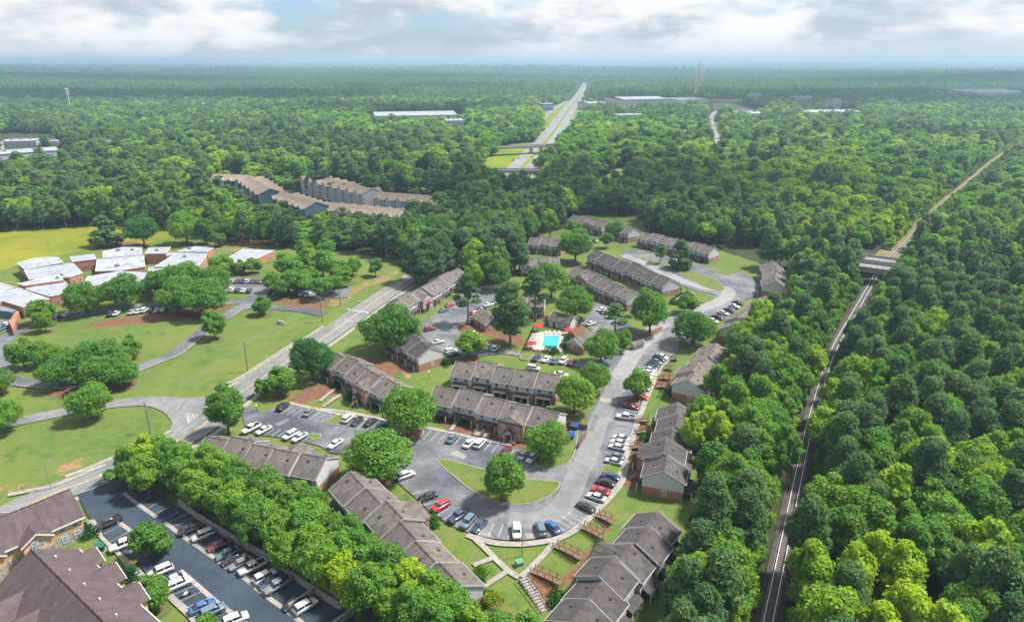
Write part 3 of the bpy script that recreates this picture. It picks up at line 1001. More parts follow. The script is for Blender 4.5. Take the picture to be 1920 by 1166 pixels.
def pine_crown(name, seed, per, leaf, nclump=46, hgt=20.0, rad=4.0, low=0.38, flat=0.6, dense=1.0):
    rng = np.random.default_rng(seed)
    C, Rr = [], []
    for i in range(nclump):
        h = low + (1 - low) * (i + rng.uniform(0, 1)) / nclump
        env = rad * (1.0 - ((h - low) / (1 - low)) ** 1.9) * (0.55 + 0.45 * min(1, (h - low) / 0.15)) + 0.25
        a = rng.uniform(0, 2 * math.pi)
        k = rng.uniform(0.45, 1.0)
        C.append([math.cos(a) * env * k, math.sin(a) * env * k, h * hgt * 0.97])
        Rr.append(rng.uniform(0.85, 1.45) * dense * rad / 4.0)
    C, Rr = np.array(C), np.array(Rr)
    cen, nor, cid = clump_points(C, Rr, flat, per, rng, -0.9)
    nor = nor + rng.normal(size=nor.shape) * 0.6
    nor /= np.linalg.norm(nor, axis=1)[:, None]
    ct = rng.uniform(0.1, 0.9, nclump)
    tint = ct[cid] * 0.65 + rng.uniform(0, 0.35, len(cid))
    size = leaf * rng.uniform(0.65, 1.35, len(cid))
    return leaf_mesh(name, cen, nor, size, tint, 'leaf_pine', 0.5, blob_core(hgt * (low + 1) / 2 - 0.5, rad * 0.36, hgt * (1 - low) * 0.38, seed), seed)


def trunk_mesh(name, seed, hgt, r, top, limbs=6, spread=2.6, from_=0.2, up=1.6):
    rnd = random.Random(seed)
    mb = MB()
    pts = [Vector((0, 0, -0.3))]
    for i in range(1, 5):
        pts.append(Vector((rnd.uniform(-.18, .18), rnd.uniform(-.18, .18), top * hgt * i / 4)))
    rr = [r * 1.25, r * 0.9, r * 0.72, r * 0.5, r * 0.15]
    for a, b, r0, r1 in zip(pts[:-1], pts[1:], rr[:-1], rr[1:]):
        mb.tube(a, b, r0, r1, 7)
    for i in range(limbs):
        z0 = hgt * (from_ + (top - from_) * 0.8 * i / limbs)
        a = i * 2.4 + rnd.uniform(-.4, .4)
        q = Vector((math.cos(a) * spread, math.sin(a) * spread, z0 + rnd.uniform(.6, 1) * up))
        mb.tube((0, 0, z0), q, r * 0.42, r * 0.12, 5)
    return mb.mesh(name, 'bark', True)


NB, NP = 7, 5
TREE_HI = {'broad': [], 'pine': [], 'sparse': [], 'conifer': [], 'small': []}
for i in range(NB):
    hgt, rad, low = [(14, 5.4, .22), (14, 4.6, .20), (14, 5.9, .25), (14, 4.2, .16), (14, 5.0, .24), (14, 6.3, .27), (14, 3.7, .14)][i]
    TREE_HI['broad'].append((trunk_mesh('trunk', i, hgt, 0.34, 0.72, 7, rad * 0.55), broad_crown('crown', 10 + i, 300, 0.44, 54 + 3 * (i % 3), hgt=hgt, rad=rad, low=low*.5), hgt, rad))
for i in range(3):
    TREE_HI['small'].append((trunk_mesh('trunk', 40 + i, 9, 0.2, 0.72, 6, 1.7), broad_crown('crown', 60 + i, 260, 0.40, 34, hgt=9, rad=3.7, low=.09), 9, 3.7))
for i in range(NP):
    rad = (4.2, 3.7, 4.6, 3.4, 4.0)[i]
    TREE_HI['pine'].append((trunk_mesh('trunk', 20 + i, 20, 0.30, 0.95, 6, 1.8, .40, .7), pine_crown('crown', 30 + i, 190, 0.62, 64, rad=rad, low=(.30, .38, .26, .42, .33)[i], dense=1.25), 20, rad))
for i in range(3):
    TREE_HI['sparse'].append((trunk_mesh('trunk', 70 + i, 20, 0.26, 0.95, 12, 2.2, .40, .5), pine_crown('crown', 80 + i, 90, 0.6, 34, rad=3.9, low=.40, flat=.5, dense=0.95), 20, 3.9))
TREE_HI['conifer'].append((trunk_mesh('trunk', 90, 12, 0.3, 0.95, 10, 2.2, .1, .2), pine_crown('crown', 91, 110, 0.75, 70, hgt=12, rad=5.0, low=.06, flat=.4, dense=.85), 12, 5.0))

TREES_OUT = []     # positions taken, so the forest leaves them alone
tree_rnd = random.Random(5)


def tree(kind, p, hgt, rad, tint, label, group=None, name=None, cat='tree', var=None):
    vlist = TREE_HI[kind]
    if var is None:   # the variant whose proportions come closest
        var = min(range(len(vlist)), key=lambda i: abs(vlist[i][3] / vlist[i][2] - rad / hgt) + tree_rnd.uniform(0, 0.06))
    tm, cm, h0, r0 = vlist[var]
    o = thing(name or ('pine_tree' if kind in ('pine', 'sparse', 'conifer') else 'broadleaf_tree'), label, cat, (p[0], p[1], 0), tree_rnd.uniform(0, 6.28), group)
    o.scale = (rad / r0, rad / r0, hgt / h0)
    put('trunk', tm, o)
    put('crown', cm, o, color=(min(max(tint, 0.0), 0.98), 0, 0, 1))
    TREES_OUT.append((p[0], p[1], rad))
    return o


def TB(l, bx, by, ty, w, tint, label, kind='broad', group=None):
    """tree whose foot shows: foot pixel, top pixel row, crown width in pixels"""
    p = g(l, bx, by)
    h = height_at(p, l, ty) * 1.03
    rad = w / ZOOM[l][2] / 2 * project(p.x, p.y, h * .6)[2] / FPX
    return tree(kind, p, h, rad, tint, label, group)


def TT(l, cx, ty, w, h, tint, label, kind='broad', group=None):
    """tree whose foot is hidden: top of the crown and an ordinary height"""
    r_ = w / ZOOM[l][2] / 2 * 1.0
    q = g(l, cx, ty, h * 0.9)
    r_ *= project(q.x, q.y, h * .6)[2] / FPX
    h = max(h, 1.7 * r_)
    p = g(l, cx, ty, h * 0.9)
    rad = w / ZOOM[l][2] / 2 * project(p.x, p.y, h * .6)[2] / FPX
    p = Vector((p.x, p.y - rad * 0.35))
    return tree(kind, p, h, rad, tint, label, group)


# the lawn in front of the school
GL = 'trees on the school lawn'
TB('M', 665, 870, 628, 285, .50, 'round maple alone on the lawn above the school drive', 'broad', GL)
TB('M', 335, 240, 82, 145, .55, 'small round tree beside the path below the brick pier', 'small', GL)
TB('M', 1550, 290, 92, 180, .45, 'round leafy tree at the bend of the school loop path', 'small', GL)
TT('M', 950, 268, 140, 8.5, .50, 'upright young tree at the corner of the lawn thicket', 'small', GL)
TB('M', 180, 505, 300, 200, .45, 'forked tree with bare limbs inside the loop path', 'small', GL)
LT = 'leafy tree in the thicket along the school loop path'
for a in ((310, 320, 180, 8.5, .45), (450, 345, 170, 8, .55), (420, 425, 270, 9.5, .30), (600, 335, 280, 12, .30), (790, 320, 300, 12.5, .32), (700, 440, 300, 10.5, .25), (880, 440, 230, 9.5, .35)):
    TT('M', *a, LT, 'broad', GL)
TT('M', 5, 735, 270, 10, .45, 'round tree cut by the lawn edge below the school drive', 'broad', GL)
TT('M', -10, 500, 190, 9, .35, 'dark leafy tree outside the loop of the path', 'broad', GL)
TT('S', 610, 575, 280, 11, .38, 'spreading tree in front of the school, nearer the drive bend', 'broad', GL)
TT('S', 870, 532, 290, 13, .25, 'spreading tree over the parked cars in front of the school', 'broad', GL)
TT('S', 300, 705, 210, 5, .40, 'low leafy tree against the brick end of the school', 'small', GL)
LS = 'big oak in the dense clump beside the school car park'
for a in ((1190, 480, 260, 13, .30), (1330, 440, 340, 15, .42), (1510, 470, 290, 14, .35), (1110, 510, 170, 10, .20), (1290, 560, 300, 11, .33), (1480, 580, 300, 11, .30)):
    TT('S', *a, LS, 'broad', GL)
TB('S', 770, 312, 100, 215, .45, 'wide open conifer between the school roofs and the meadow', 'conifer')
TB('S', 1040, 322, 98, 235, .10, 'dense dark round oak behind the school roofs')
TB('S', 1350, 300, 80, 225, .55, 'bright leafy tree behind the school, by the bare earth')
TB('S', 1490, 302, 115, 140, .28, 'narrow tree behind the school, next to the bright one', 'small')
TT('S', 1620, 105, 190, 11, .25, 'dark tree behind the school beside the playground')
TT('S', 1570, 220, 120, 6, .35, 'low grey green tree beside the playground', 'small')
for a in ((1600, 392, 175, 8, .50), (1720, 420, 115, 7, .48), (1815, 405, 135, 7.5, .50)):
    TT('S', *a, 'small street tree between the brick annex and the car park', 'small', 'trees by the brick annex')
TB('R', 360, 540, 415, 145, .30, 'low round tree where the school lane meets the loop path', 'small')
LP_ = 'bright leafy tree shading the school car park'
for a in ((550, 110, 220, 9, .45), (680, 70, 190, 10, .52), (660, 8, 150, 10, .42), (810, 2, 150, 10, .40), (790, 90, 230, 10, .45), (880, 140, 190, 9, .42), (700, 208, 170, 8, .55), (930, 192, 180, 9, .50),
          (430, 240, 170, 7, .38), (540, 232, 200, 8, .40), (640, 255, 180, 7.5, .42), (760, 275, 190, 7.5, .40), (480, 290, 160, 6, .3), (870, 270, 160, 7.5, .42), (1000, 140, 130, 9, .38)):
    TT('R', *a, LP_, 'small', 'trees over the school car park')
TB('R', 1170, 265, 140, 115, .42, 'small lone tree on the grass by the bare earth bank', 'small')
LPR = 'tall dark pine where the main road enters the trees'
for a in ((1450, 40, 200, 19, .25), (1560, 15, 220, 21, .20), (1500, 95, 170, 17, .30), (1640, -20, 190, 21, .2)):
    TT('R', *a, LPR, 'pine', 'pines by the main road')
TT('P', 330, 262, 190, 20, .80, 'bright lime green tree standing among dark pines')
TT('P', 340, 440, 150, 13, .62, 'lime green tree below the bright one among the pines')
LC = 'tall tree in the dark grove above the car park'
for a in ((250, 215, 200, 20, .25), (540, 185, 280, 22, .15), (430, 260, 170, 19, .15), (640, 240, 180, 20, .3), (120, 215, 190, 20, .2), (30, 205, 190, 20, .25)):
    TT('P', *a, LC, 'pine', 'grove above the car park')
for a in ((530, 425, 190, 14, .18), (900, 440, 260, 16, .40), (480, 80, 220, 18, .35), (620, 140, 200, 18, .3), (100, 95, 240, 18, .28), (330, 90, 220, 18, .22), (720, 60, 200, 18, .22), (890, 70, 130, 17, .4)):
    TT('P', *a, LC, 'broad', 'grove above the car park')
TT('R', 705, 712, 300, 14.5, .02, 'dense dark egg shaped evergreen by the main road')
TT('R', 490, 925, 225, 9, .45, 'leafy green tree beside the dark evergreen', 'small')
TT('R', 352, 1006, 125, 6, .38, 'small upright tree between the road and the car park', 'small')
TT('R', 1260, 495, 400, 15.5, .20, 'large spreading oak over the short townhouse row')
TT('R', 1400, 560, 200, 12, .16, 'dark side of the oak clump by the short townhouse row')
TB('P', 300, 880, 515, 190, .25, 'tall thin pine with a bare trunk by the parked red cars', 'sparse')
TB('P', 600, 1030, 590, 255, .42, 'tall full pine left of the swimming pool', 'pine')
TB('P', 780, 860, 470, 225, .45, 'tall open pine behind the swimming pool', 'sparse')
TB('P', 1355, 950, 730, 190, .55, 'thin olive pine in the middle car park', 'sparse')
TT('P', 1420, 930, 140, 8, .35, 'low olive tree beside the thin pine', 'small')
TB('A', 1070, 275, 90, 225, .60, 'bright young tree at the car park corner', 'small')
TB('C', 600, 535, 130, 335, .30, 'broad green tree at the car park entrance')
TB('A', 660, 830, 505, 375, .42, 'full round tree on a kerbed mulch island')
TT('A', 430, 805, 450, 12, .42, 'large leafy tree between two townhouse rows')
TB('D', 1260, 345, 18, 320, .36, 'grey green drooping tree on the long grass island')
TB('A', 1625, 1010, 748, 305, .48, 'leafy tree over red mulch beside the dumpsters')
TT('B', 490, 88, 245, 12, .42, 'round green tree beside the brick laundry building')
TT('B', 300, 402, 300, 12, .55, 'yellow green tree at the end of the rear townhouse row')
TT('B', 450, 318, 210, 10, .38, 'soft olive tree at the lot corner')
TB('B', 730, 590, 366, 205, .52, 'young tree on a small mulch island by red cars', 'small')
TT('H', 575, 790, 370, 13, .18, 'dark round oak above the striped parking bays')
TB('H', 180, 985, 600, 350, .36, 'tall round oak on the mulch island by the bend')
TT('H', 500, 640, 210, 5.5, .32, 'low bushy tree by the white vehicles', 'small')
TB('H', 275, 360, 180, 115, .45, 'thin dark pine on the upper grass island', 'sparse')
TB('H', 450, 405, 150, 210, .40, 'wide pine on the upper grass island', 'conifer')
TT('P', 1070, 210, 265, 17, .30, 'big dense oak in front of the upper townhouses')
TT('P', 1070, 626, 270, 13, .30, 'spreading oak over the pool house')
TT('P', 1350, 140, 140, 10.5, .32, 'round tree in front of the white gable')
TT('P', 1290, 225, 105, 8.5, .20, 'small dark tree by the upper lane', 'small')
TT('P', 1075, 140, 120, 7, .55, 'bright bushy tree in front of the top townhouse row', 'small')
TT('F', 1070, 455, 290, 8, .25, 'round tree on the kerb between parked white vans', 'small')
TT('F', 1075, 850, 300, 6.5, .32, 'low round tree against the brown roof', 'small')
TT('F', 1440, 1120, 200, 5.5, .40, 'small tree at the edge of the courtyard walk', 'small')
TB('F', 905, 190, 5, 290, .35, 'first tree of the belt, on a mulch corner by the road', 'small')
# lime trees on the wooded side
for l, a in (('W', (520, 800, 300, 17, .93)), ('W', (640, 1010, 360, 17, .98)), ('B', (1250, 600, 330, 15, .96)), ('B', (1520, 62, 160, 15, .85)), ('H', (1600, 215, 270, 17, .75)), ('H', (1160, 770, 310, 15, .72)),
             ('B', (1430, 240, 130, 14, .8)), ('W', (690, 430, 200, 17, .78)), ('W', (580, 540, 160, 17, .78)), ('W', (930, 745, 180, 16, .8)), ('H', (1360, 1010, 200, 13, .72))):
    cx_, ty_, w_, h_, t_ = a
    s_ = w_ / 3.2
    for dx_, dy_, k_ in (((0, 0, .62), (-s_, s_ * .55, .55), (s_, s_ * .45, .58)) if w_ > 250 else ((0, 0, 1.0),)):
        TT(l, cx_ + dx_, ty_ + dy_, w_ * k_, h_, t_ - (.0 if dx_ == 0 else .06), 'lime yellow tree standing out of the darker wood beside the railway', 'broad', 'lime trees by the railway')

# the belt between the courtyard lot and the townhouses
BELT = gs('', [(228, 916), (340, 948), (490, 1037), (650, 1138), (740, 1208), (960, 1290), (985, 1240), (880, 1190), (770, 1125), (670, 1060), (580, 985), (490, 938), (390, 900), (290, 880)])
rnd = random.Random(11)
belt = []
bx = [p.x for p in BELT]
by = [p.y for p in BELT]
for _ in range(6000):
    q = Vector((rnd.uniform(min(bx), max(bx)), rnd.uniform(min(by), max(by))))
    if in_poly([q.x], [q.y], BELT)[0] and all((q - b).length > 3.5 for b in belt):
        belt.append(q)
for q in belt:
    k = rnd.random()
    tint = .95 if k > .93 else rnd.uniform(.22, .66)
    tree('broad', q, rnd.uniform(9.5, 12.5), rnd.uniform(3.0, 4.3), tint, 'leafy tree packed in the belt above the stone wall', 'tree belt above the stone wall')

# bare worn ground under the lawn trees
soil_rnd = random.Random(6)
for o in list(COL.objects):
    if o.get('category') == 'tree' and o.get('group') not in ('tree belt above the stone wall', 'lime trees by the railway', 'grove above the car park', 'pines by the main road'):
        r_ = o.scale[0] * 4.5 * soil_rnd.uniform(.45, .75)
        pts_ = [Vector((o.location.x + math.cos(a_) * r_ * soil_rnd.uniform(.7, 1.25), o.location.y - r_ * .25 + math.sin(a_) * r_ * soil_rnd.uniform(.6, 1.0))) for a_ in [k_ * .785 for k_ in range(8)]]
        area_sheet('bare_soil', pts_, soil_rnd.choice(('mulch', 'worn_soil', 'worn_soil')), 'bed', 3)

# ------------------------------------------------------------------ the wood
RAIL = smooth_line(gs('', [(1405, 1330), (1440, 1166), (1475, 1000), (1500, 880), (1522, 785), (1560, 665), (1600, 592), (1627, 545), (1655, 500), (1700, 455), (1745, 402), (1805, 352), (1880, 290), (1960, 240)]), 8)
HWY = smooth_line(gs('U', [(930, 1075), (1000, 955), (1080, 865), (1140, 800), (1205, 715), (1275, 620), (1330, 540), (1360, 490), (1368, 462), (1380, 445)]), 6)
HWY2 = smooth_line(gs('V', [(215, 870), (190, 790), (172, 730), (160, 670), (190, 625), (260, 600)]), 6)
CROSS = smooth_line(gs('', [(1350, 478), (1480, 484), (1600, 490), (1680, 500), (1760, 512), (1900, 535)]), 4)
CLEAR = [MAIN,
         gs('U', [(780, 1000), (790, 905), (860, 860), (870, 830), (960, 810), (1080, 800), (1110, 760), (1130, 700), (1110, 690), (1100, 600), (1200, 590), (1290, 560), (1330, 520), (1345, 470), (1400, 465),
                  (1395, 490), (1400, 560), (1372, 660), (1318, 740), (1278, 800), (1225, 860), (1150, 930), (1130, 1010), (1150, 1130), (880, 1130)]),
         gs('U', [(1340, 1080), (1550, 945), (1650, 945), (1640, 1060), (1560, 1130), (1380, 1120)]),
         gs('U', [(390, 960), (560, 960), (560, 1010), (500, 1075), (390, 1050)]),
         gs('L', [(60, 225), (300, 200), (480, 270), (620, 300), (950, 390), (1240, 410), (1520, 450), (1510, 575), (1300, 570), (900, 545), (740, 545), (540, 530), (400, 500), (270, 410), (170, 320), (50, 300)]),
         gs('L', [(740, 200), (860, 190), (1100, 270), (1340, 320), (1800, 360), (1810, 445), (1640, 435), (1380, 405), (1130, 400), (880, 335), (730, 260)]),
         gs('T', [(-300, 790), (-300, 745), (340, 750), (350, 880), (200, 900), (-300, 920)]),
         gs('T', [(1500, 690), (1750, 680), (1760, 735), (1500, 740)]),
         gs('U', [(120, 660), (200, 635), (700, 640), (700, 710), (600, 715), (300, 700)]),
         gs('U', [(1380, 590), (1580, 560), (1900, 560), (1900, 600), (1400, 605)]),
         gs('U', [(1500, 640), (1700, 640), (1700, 660), (1500, 660)]),
         gs('V', [(-100, 560), (160, 560), (270, 570), (480, 620), (480, 670), (300, 680), (200, 620), (-100, 600)]),
         gs('V', [(640, 620), (1010, 620), (1030, 655), (640, 650)]),
         gs('V', [(1400, 640), (1950, 635), (1950, 672), (1440, 665)]),
         gs('V', [(1570, 528), (1950, 528), (1950, 548), (1570, 545)]),
         ]
SHEDS = [((('small pale roof among the far trees right of the highway', 'V' if i_ > 3 else 'U', x_, y_, x_ + w_, y_, 30, 12), dict(n=2))) for i_, (x_, y_, w_) in enumerate(((1180, 432, 60), (1520, 500, 70), (1700, 470, 90), (1850, 430, 50), (470, 450, 55), (530, 460, 40), (720, 436, 60), (1060, 575, 30), (1170, 580, 30), (380, 545, 60), (620, 560, 110), (820, 395, 60), (1500, 500, 40)))] + [
    (lambda *a, **k: (a, k))('long white warehouse at the left edge of the wood', 'T', -260, 905, 335, 862, 36, 7),
    (lambda *a, **k: (a, k))('white depot roof behind the long warehouse', 'T', 20, 812, 205, 806, 26, 7),
    (lambda *a, **k: (a, k))('small white shed beside the depot yard', 'T', 235, 810, 325, 806, 16, 6),
    (lambda *a, **k: (a, k))('little white roof alone in the trees', 'T', 600, 812, 640, 812, 14, 7),
    (lambda *a, **k: (a, k))('wide white store roof beyond the wood', 'U', 190, 668, 650, 660, 95, 9, n=10),
    (lambda *a, **k: (a, k))('white annex in front of the wide store', 'U', 590, 700, 685, 698, 40, 11),
    (lambda *a, **k: (a, k))('big white factory hall right of the highway', 'U', 1585, 585, 1830, 580, 90, 18, n=8),
    (lambda *a, **k: (a, k))('low white roof beside the factory hall', 'U', 1390, 592, 1580, 588, 60, 8),
    (lambda *a, **k: (a, k))('thin pale roof showing over the pines', 'U', 1510, 660, 1690, 658, 30, 8),
    (lambda *a, **k: (a, k))('factory roof below the steam plume', 'V', -10, 580, 145, 572, 90, 12),
    (lambda *a, **k: (a, k))('white roofed hall beside the side road', 'V', 325, 655, 462, 652, 50, 9),
    (lambda *a, **k: (a, k))('long white shed at the back of the bright wood', 'V', 655, 645, 1000, 640, 60, 8, n=10),
    (lambda *a, **k: (a, k))('very long pale roof far off to the right', 'V', 1600, 540, 1930, 538, 160, 14, n=12),
    (lambda *a, **k: (a, k))('small white block in the far trees', 'V', 855, 580, 890, 579, 30, 14),
    (lambda *a, **k: (a, k))('far white row of roofs below the ridge', 'U', 1590, 418, 1770, 416, 120, 14),
    (lambda *a, **k: (a, k))('dark flat roofed station beside the highway', 'U', 1125, 595, 1190, 592, 22, 7, 'siding_blue'),
]
for a_, k_ in SHEDS:
    _, l_, x0_, y0_, x1_, y1_, dep_, h_ = a_[:8]
    A_, B_ = g(l_, x0_, y0_, 7 + h_ * .5), g(l_, x1_, y1_, 7 + h_ * .5)
    e_ = (B_ - A_).normalized()
    n_ = Vector((-e_.y, e_.x))
    far_ = A_.y > 1700
    fr, sd = (max(60, A_.y * .055), 45) if far_ else (35 + A_.y * .02, 12)
    CLEAR.append([A_ - e_ * sd - n_ * fr, B_ + e_ * sd - n_ * fr, B_ + e_ * sd + n_ * (dep_ + 15), A_ - e_ * sd + n_ * (dep_ + 15)])
BRIDGE_GAP = gs('', [(1588, 612), (1612, 560), (1600, 500), (1612, 470), (1700, 468), (1712, 512), (1660, 530), (1640, 565), (1618, 618)])
CLEAR.append(BRIDGE_GAP)
FIELDS = []
fr_ = random.Random(12)
for i_ in range(26):
    yy_ = fr_.choice((1250, 1500, 1850, 2200, 2600, 3100, 3700, 4300)) * fr_.uniform(.93, 1.07)
    xx_ = fr_.uniform(-.72, .74) * yy_
    if abs(xx_ - yy_ * .07) < yy_ * .05:
        continue
    w_, d_ = yy_ * fr_.uniform(.015, .05), yy_ * fr_.uniform(.03, .06)
    FIELDS.append([Vector((xx_ + math.cos(a_) * w_ * fr_.uniform(.75, 1.2), yy_ + math.sin(a_) * d_ * fr_.uniform(.75, 1.2))) for a_ in [k_ * .7854 for k_ in range(8)]])
CLEAR += FIELDS
LINES = [(RAIL, 4.0), ([p for p in RAIL if 225 < p.y < 420], 8.0), (offset_line([p for p in RAIL if p.y > 400], -6), 13.0), (HWY2, 14.0), (MAIN_C, 7.0), (CROSS, 16.0)]

frng = np.random.default_rng(77)


def forest_points(y0, y1, step, wide=1.0):
    hw = y1 * 0.80 + 60
    gx = np.arange(-hw, hw, step)
    gy = np.arange(y0, y1, step)
    X, Y = np.meshgrid(gx, gy)
    X[1::2] += step / 2
    X = (X + frng.uniform(-.36, .36, X.shape) * step).ravel()
    Y = (Y + frng.uniform(-.36, .36, Y.shape) * step).ravel()
    k = np.abs(X) < Y * 0.80 + 45
    return X[k], Y[k]


def cull(X, Y, grow=0.0):
    bad = np.zeros(X.shape, bool)
    if grow:
        bad |= near_line(X, Y, HWY, 66)
    for c in CLEAR:
        bad |= in_poly(X, Y, c)
    for ln, d in LINES:
        bad |= near_line(X, Y, ln, d + grow)
    return X[~bad], Y[~bad]


def pine_share(X, Y):
    return 0.5 + 0.28 * np.sin(X / 61 + 1.1) * np.cos(Y / 83 + .5) + 0.22 * np.sin(X / 173 + Y / 211)


X1, Y1 = cull(*forest_points(60, 420, 6.6))
ok = np.ones(X1.shape, bool)
for (tx, ty, tr) in TREES_OUT:
    ok &= (X1 - tx) ** 2 + (Y1 - ty) ** 2 > (tr + 1.6) ** 2
X1, Y1 = X1[ok], Y1[ok]
ps = pine_share(X1, Y1)
is_pine = frng.uniform(0, 1, X1.shape) < np.clip(ps - .20, .08, .52)
HT = np.where(is_pine, frng.uniform(15, 20, X1.shape), frng.uniform(12.5, 17.5, X1.shape))
LOWZONE = gs('', [(395, 330), (520, 330), (640, 395), (860, 375), (870, 440), (720, 472), (560, 466), (440, 430), (370, 370)])
low1 = in_poly(X1, Y1, LOWZONE)
HT = np.where(low1, HT * .55, HT)
RD = np.where(is_pine, frng.uniform(3.3, 4.3, X1.shape), frng.uniform(3.6, 5.4, X1.shape))
# the trees that show largest become trees of their own
fx, fy, fd = project(X1, Y1, HT * .8)
seen = (fx > -40) & (fx < 1960) & (fy > 0) & (fy < 1200)
order = np.argsort(fd + np.where(seen, 0, 1e6))
own = set()
nb = npn = 0
n_broad_done = sum(1 for o in COL.objects if o.name.startswith('broadleaf_tree'))
for i in order:
    if not seen[i]:
        break
    if is_pine[i] and npn < 130:
        npn += 1
        own.add(int(i))
    elif not is_pine[i] and nb < 295 - n_broad_done:
        nb += 1
        own.add(int(i))
rail_x = lambda yy: np.interp(yy, [p.y for p in RAIL], [p.x for p in RAIL])
for i in sorted(own):
    p = (X1[i], Y1[i])
    side = 'right' if p[0] > rail_x(p[1]) else 'left'
    near_c = p[0] > 10 and p[1] < 330
    d_rail = min((Vector(p) - q).length for q in RAIL)
    where = ('hard by the track on the woodland side' if side == 'right' else 'hard by the track on the townhouse side') if d_rail < 11 else ('in the wood beyond the railway' if side == 'right' else 'between the townhouses and the railway') if near_c else 'at the edge of the wood round the townhouses'
    if is_pine[i]:
        tree('pine', p, HT[i], RD[i], float(frng.uniform(.1, .65)), 'dark pine ' + where, 'pines ' + where)
    else:
        q = frng.uniform()
        tint = float(frng.uniform(.58, .84)) if q > .78 else float(frng.uniform(.20, .58))
        tree('broad', p, HT[i], RD[i], tint, ('pale green' if tint > .58 else 'dark green') + ' broadleaf tree ' + where, 'broadleaf trees ' + where)
rest = np.array([i for i in range(len(X1)) if i not in own])

# stand-in shapes for the mass of trees further off
LIB = bpy.data.collections.new('forest_library')
lib_n = [0]


def lib_add(me):
    o = bpy.data.objects.new('forest_tree_%02d' % lib_n[0], me)
    LIB.objects.link(o)
    lib_n[0] += 1
    return lib_n[0] - 1


def join_meshes(name, parts):
    """one mesh of several (mesh, matrix)"""
    V, Fs, T, MI, mats = [], [], [], [], []
    for me, M in parts:
        o = len(V)
        V += [tuple(M @ v_.co) for v_ in me.vertices]
        Fs += [tuple(o + k for k in p.vertices) for p in me.polygons]
        if 'tint' in me.attributes:
            T += [d.value for d in me.attributes['tint'].data]
        else:
            T += [0.5] * len(me.polygons)
        m = me.materials[0]
        if m not in mats:
            mats.append(m)
        MI += [mats.index(m)] * len(me.polygons)
    out = bpy.data.meshes.new(name)
    out.from_pydata(V, [], Fs)
    out.attributes.new('tint', 'FLOAT', 'FACE').data.foreach_set('value', T)
    for m in mats:
        out.materials.append(m)
    out.polygons.foreach_set('material_index', MI)
    out.update()
    return out


I4 = Matrix.Identity(4)
mid_b, mid_p, far_b, far_p, patch = [], [], [], [], []
for i in range(5):
    rad = (5.0, 4.3, 5.6, 4.7, 5.2)[i]
    cr = broad_crown('forest_crown', 110 + i, 80, 0.92, 32, hgt=14, rad=rad, low=.16)
    mid_b.append(lib_add(join_meshes('forest_tree', [(cr, I4), (trunk_mesh('t', 50 + i, 14, .3, .6, 0), I4)])))
for i in range(4):
    cr = pine_crown('forest_crown', 130 + i, 44, 1.25, 46, rad=(4.4, 3.9, 4.8, 4.1)[i], low=(.30, .42, .28, .36)[i], dense=1.25)
    mid_p.append(lib_add(join_meshes('forest_tree', [(cr, I4), (trunk_mesh('t', 55 + i, 20, .3, .9, 0), I4)])))
for i in range(4):
    far_b.append(lib_add(broad_crown('forest_tree', 150 + i, 26, 1.7, 16, hgt=14, rad=(5.4, 4.8, 5.8, 5.1)[i], low=.1)))
for i in range(3):
    far_p.append(lib_add(pine_crown('forest_tree', 160 + i, 14, 2.2, 22, rad=4.6, low=.25, dense=1.6)))
tiny_b = [broad_crown('t', 170 + i, 10, 3.0, 10, hgt=14, rad=5.6, low=.1) for i in range(3)]
tiny_p = [pine_crown('t', 175 + i, 7, 3.2, 14, rad=4.8, low=.2, dense=1.8) for i in range(2)]
prnd = random.Random(3)
for k in range(5):
    parts = []
    for ix in range(8):
        for iy in range(8):
            me = prnd.choice(tiny_p if prnd.random() < (.2, .35, .5, .65, .4)[k] else tiny_b)
            s = prnd.uniform(.8, 1.25)
            parts.append((me, Matrix.Translation((ix * 10 - 35 + prnd.uniform(-3, 3), iy * 10 - 35 + prnd.uniform(-3, 3), 0)) @ Matrix.Rotation(prnd.uniform(0, 6.28), 4, 'Z') @ Matrix.Diagonal((s, s, s * prnd.uniform(.85, 1.2), 1))))
    patch.append(lib_add(join_meshes('forest_patch', parts)))


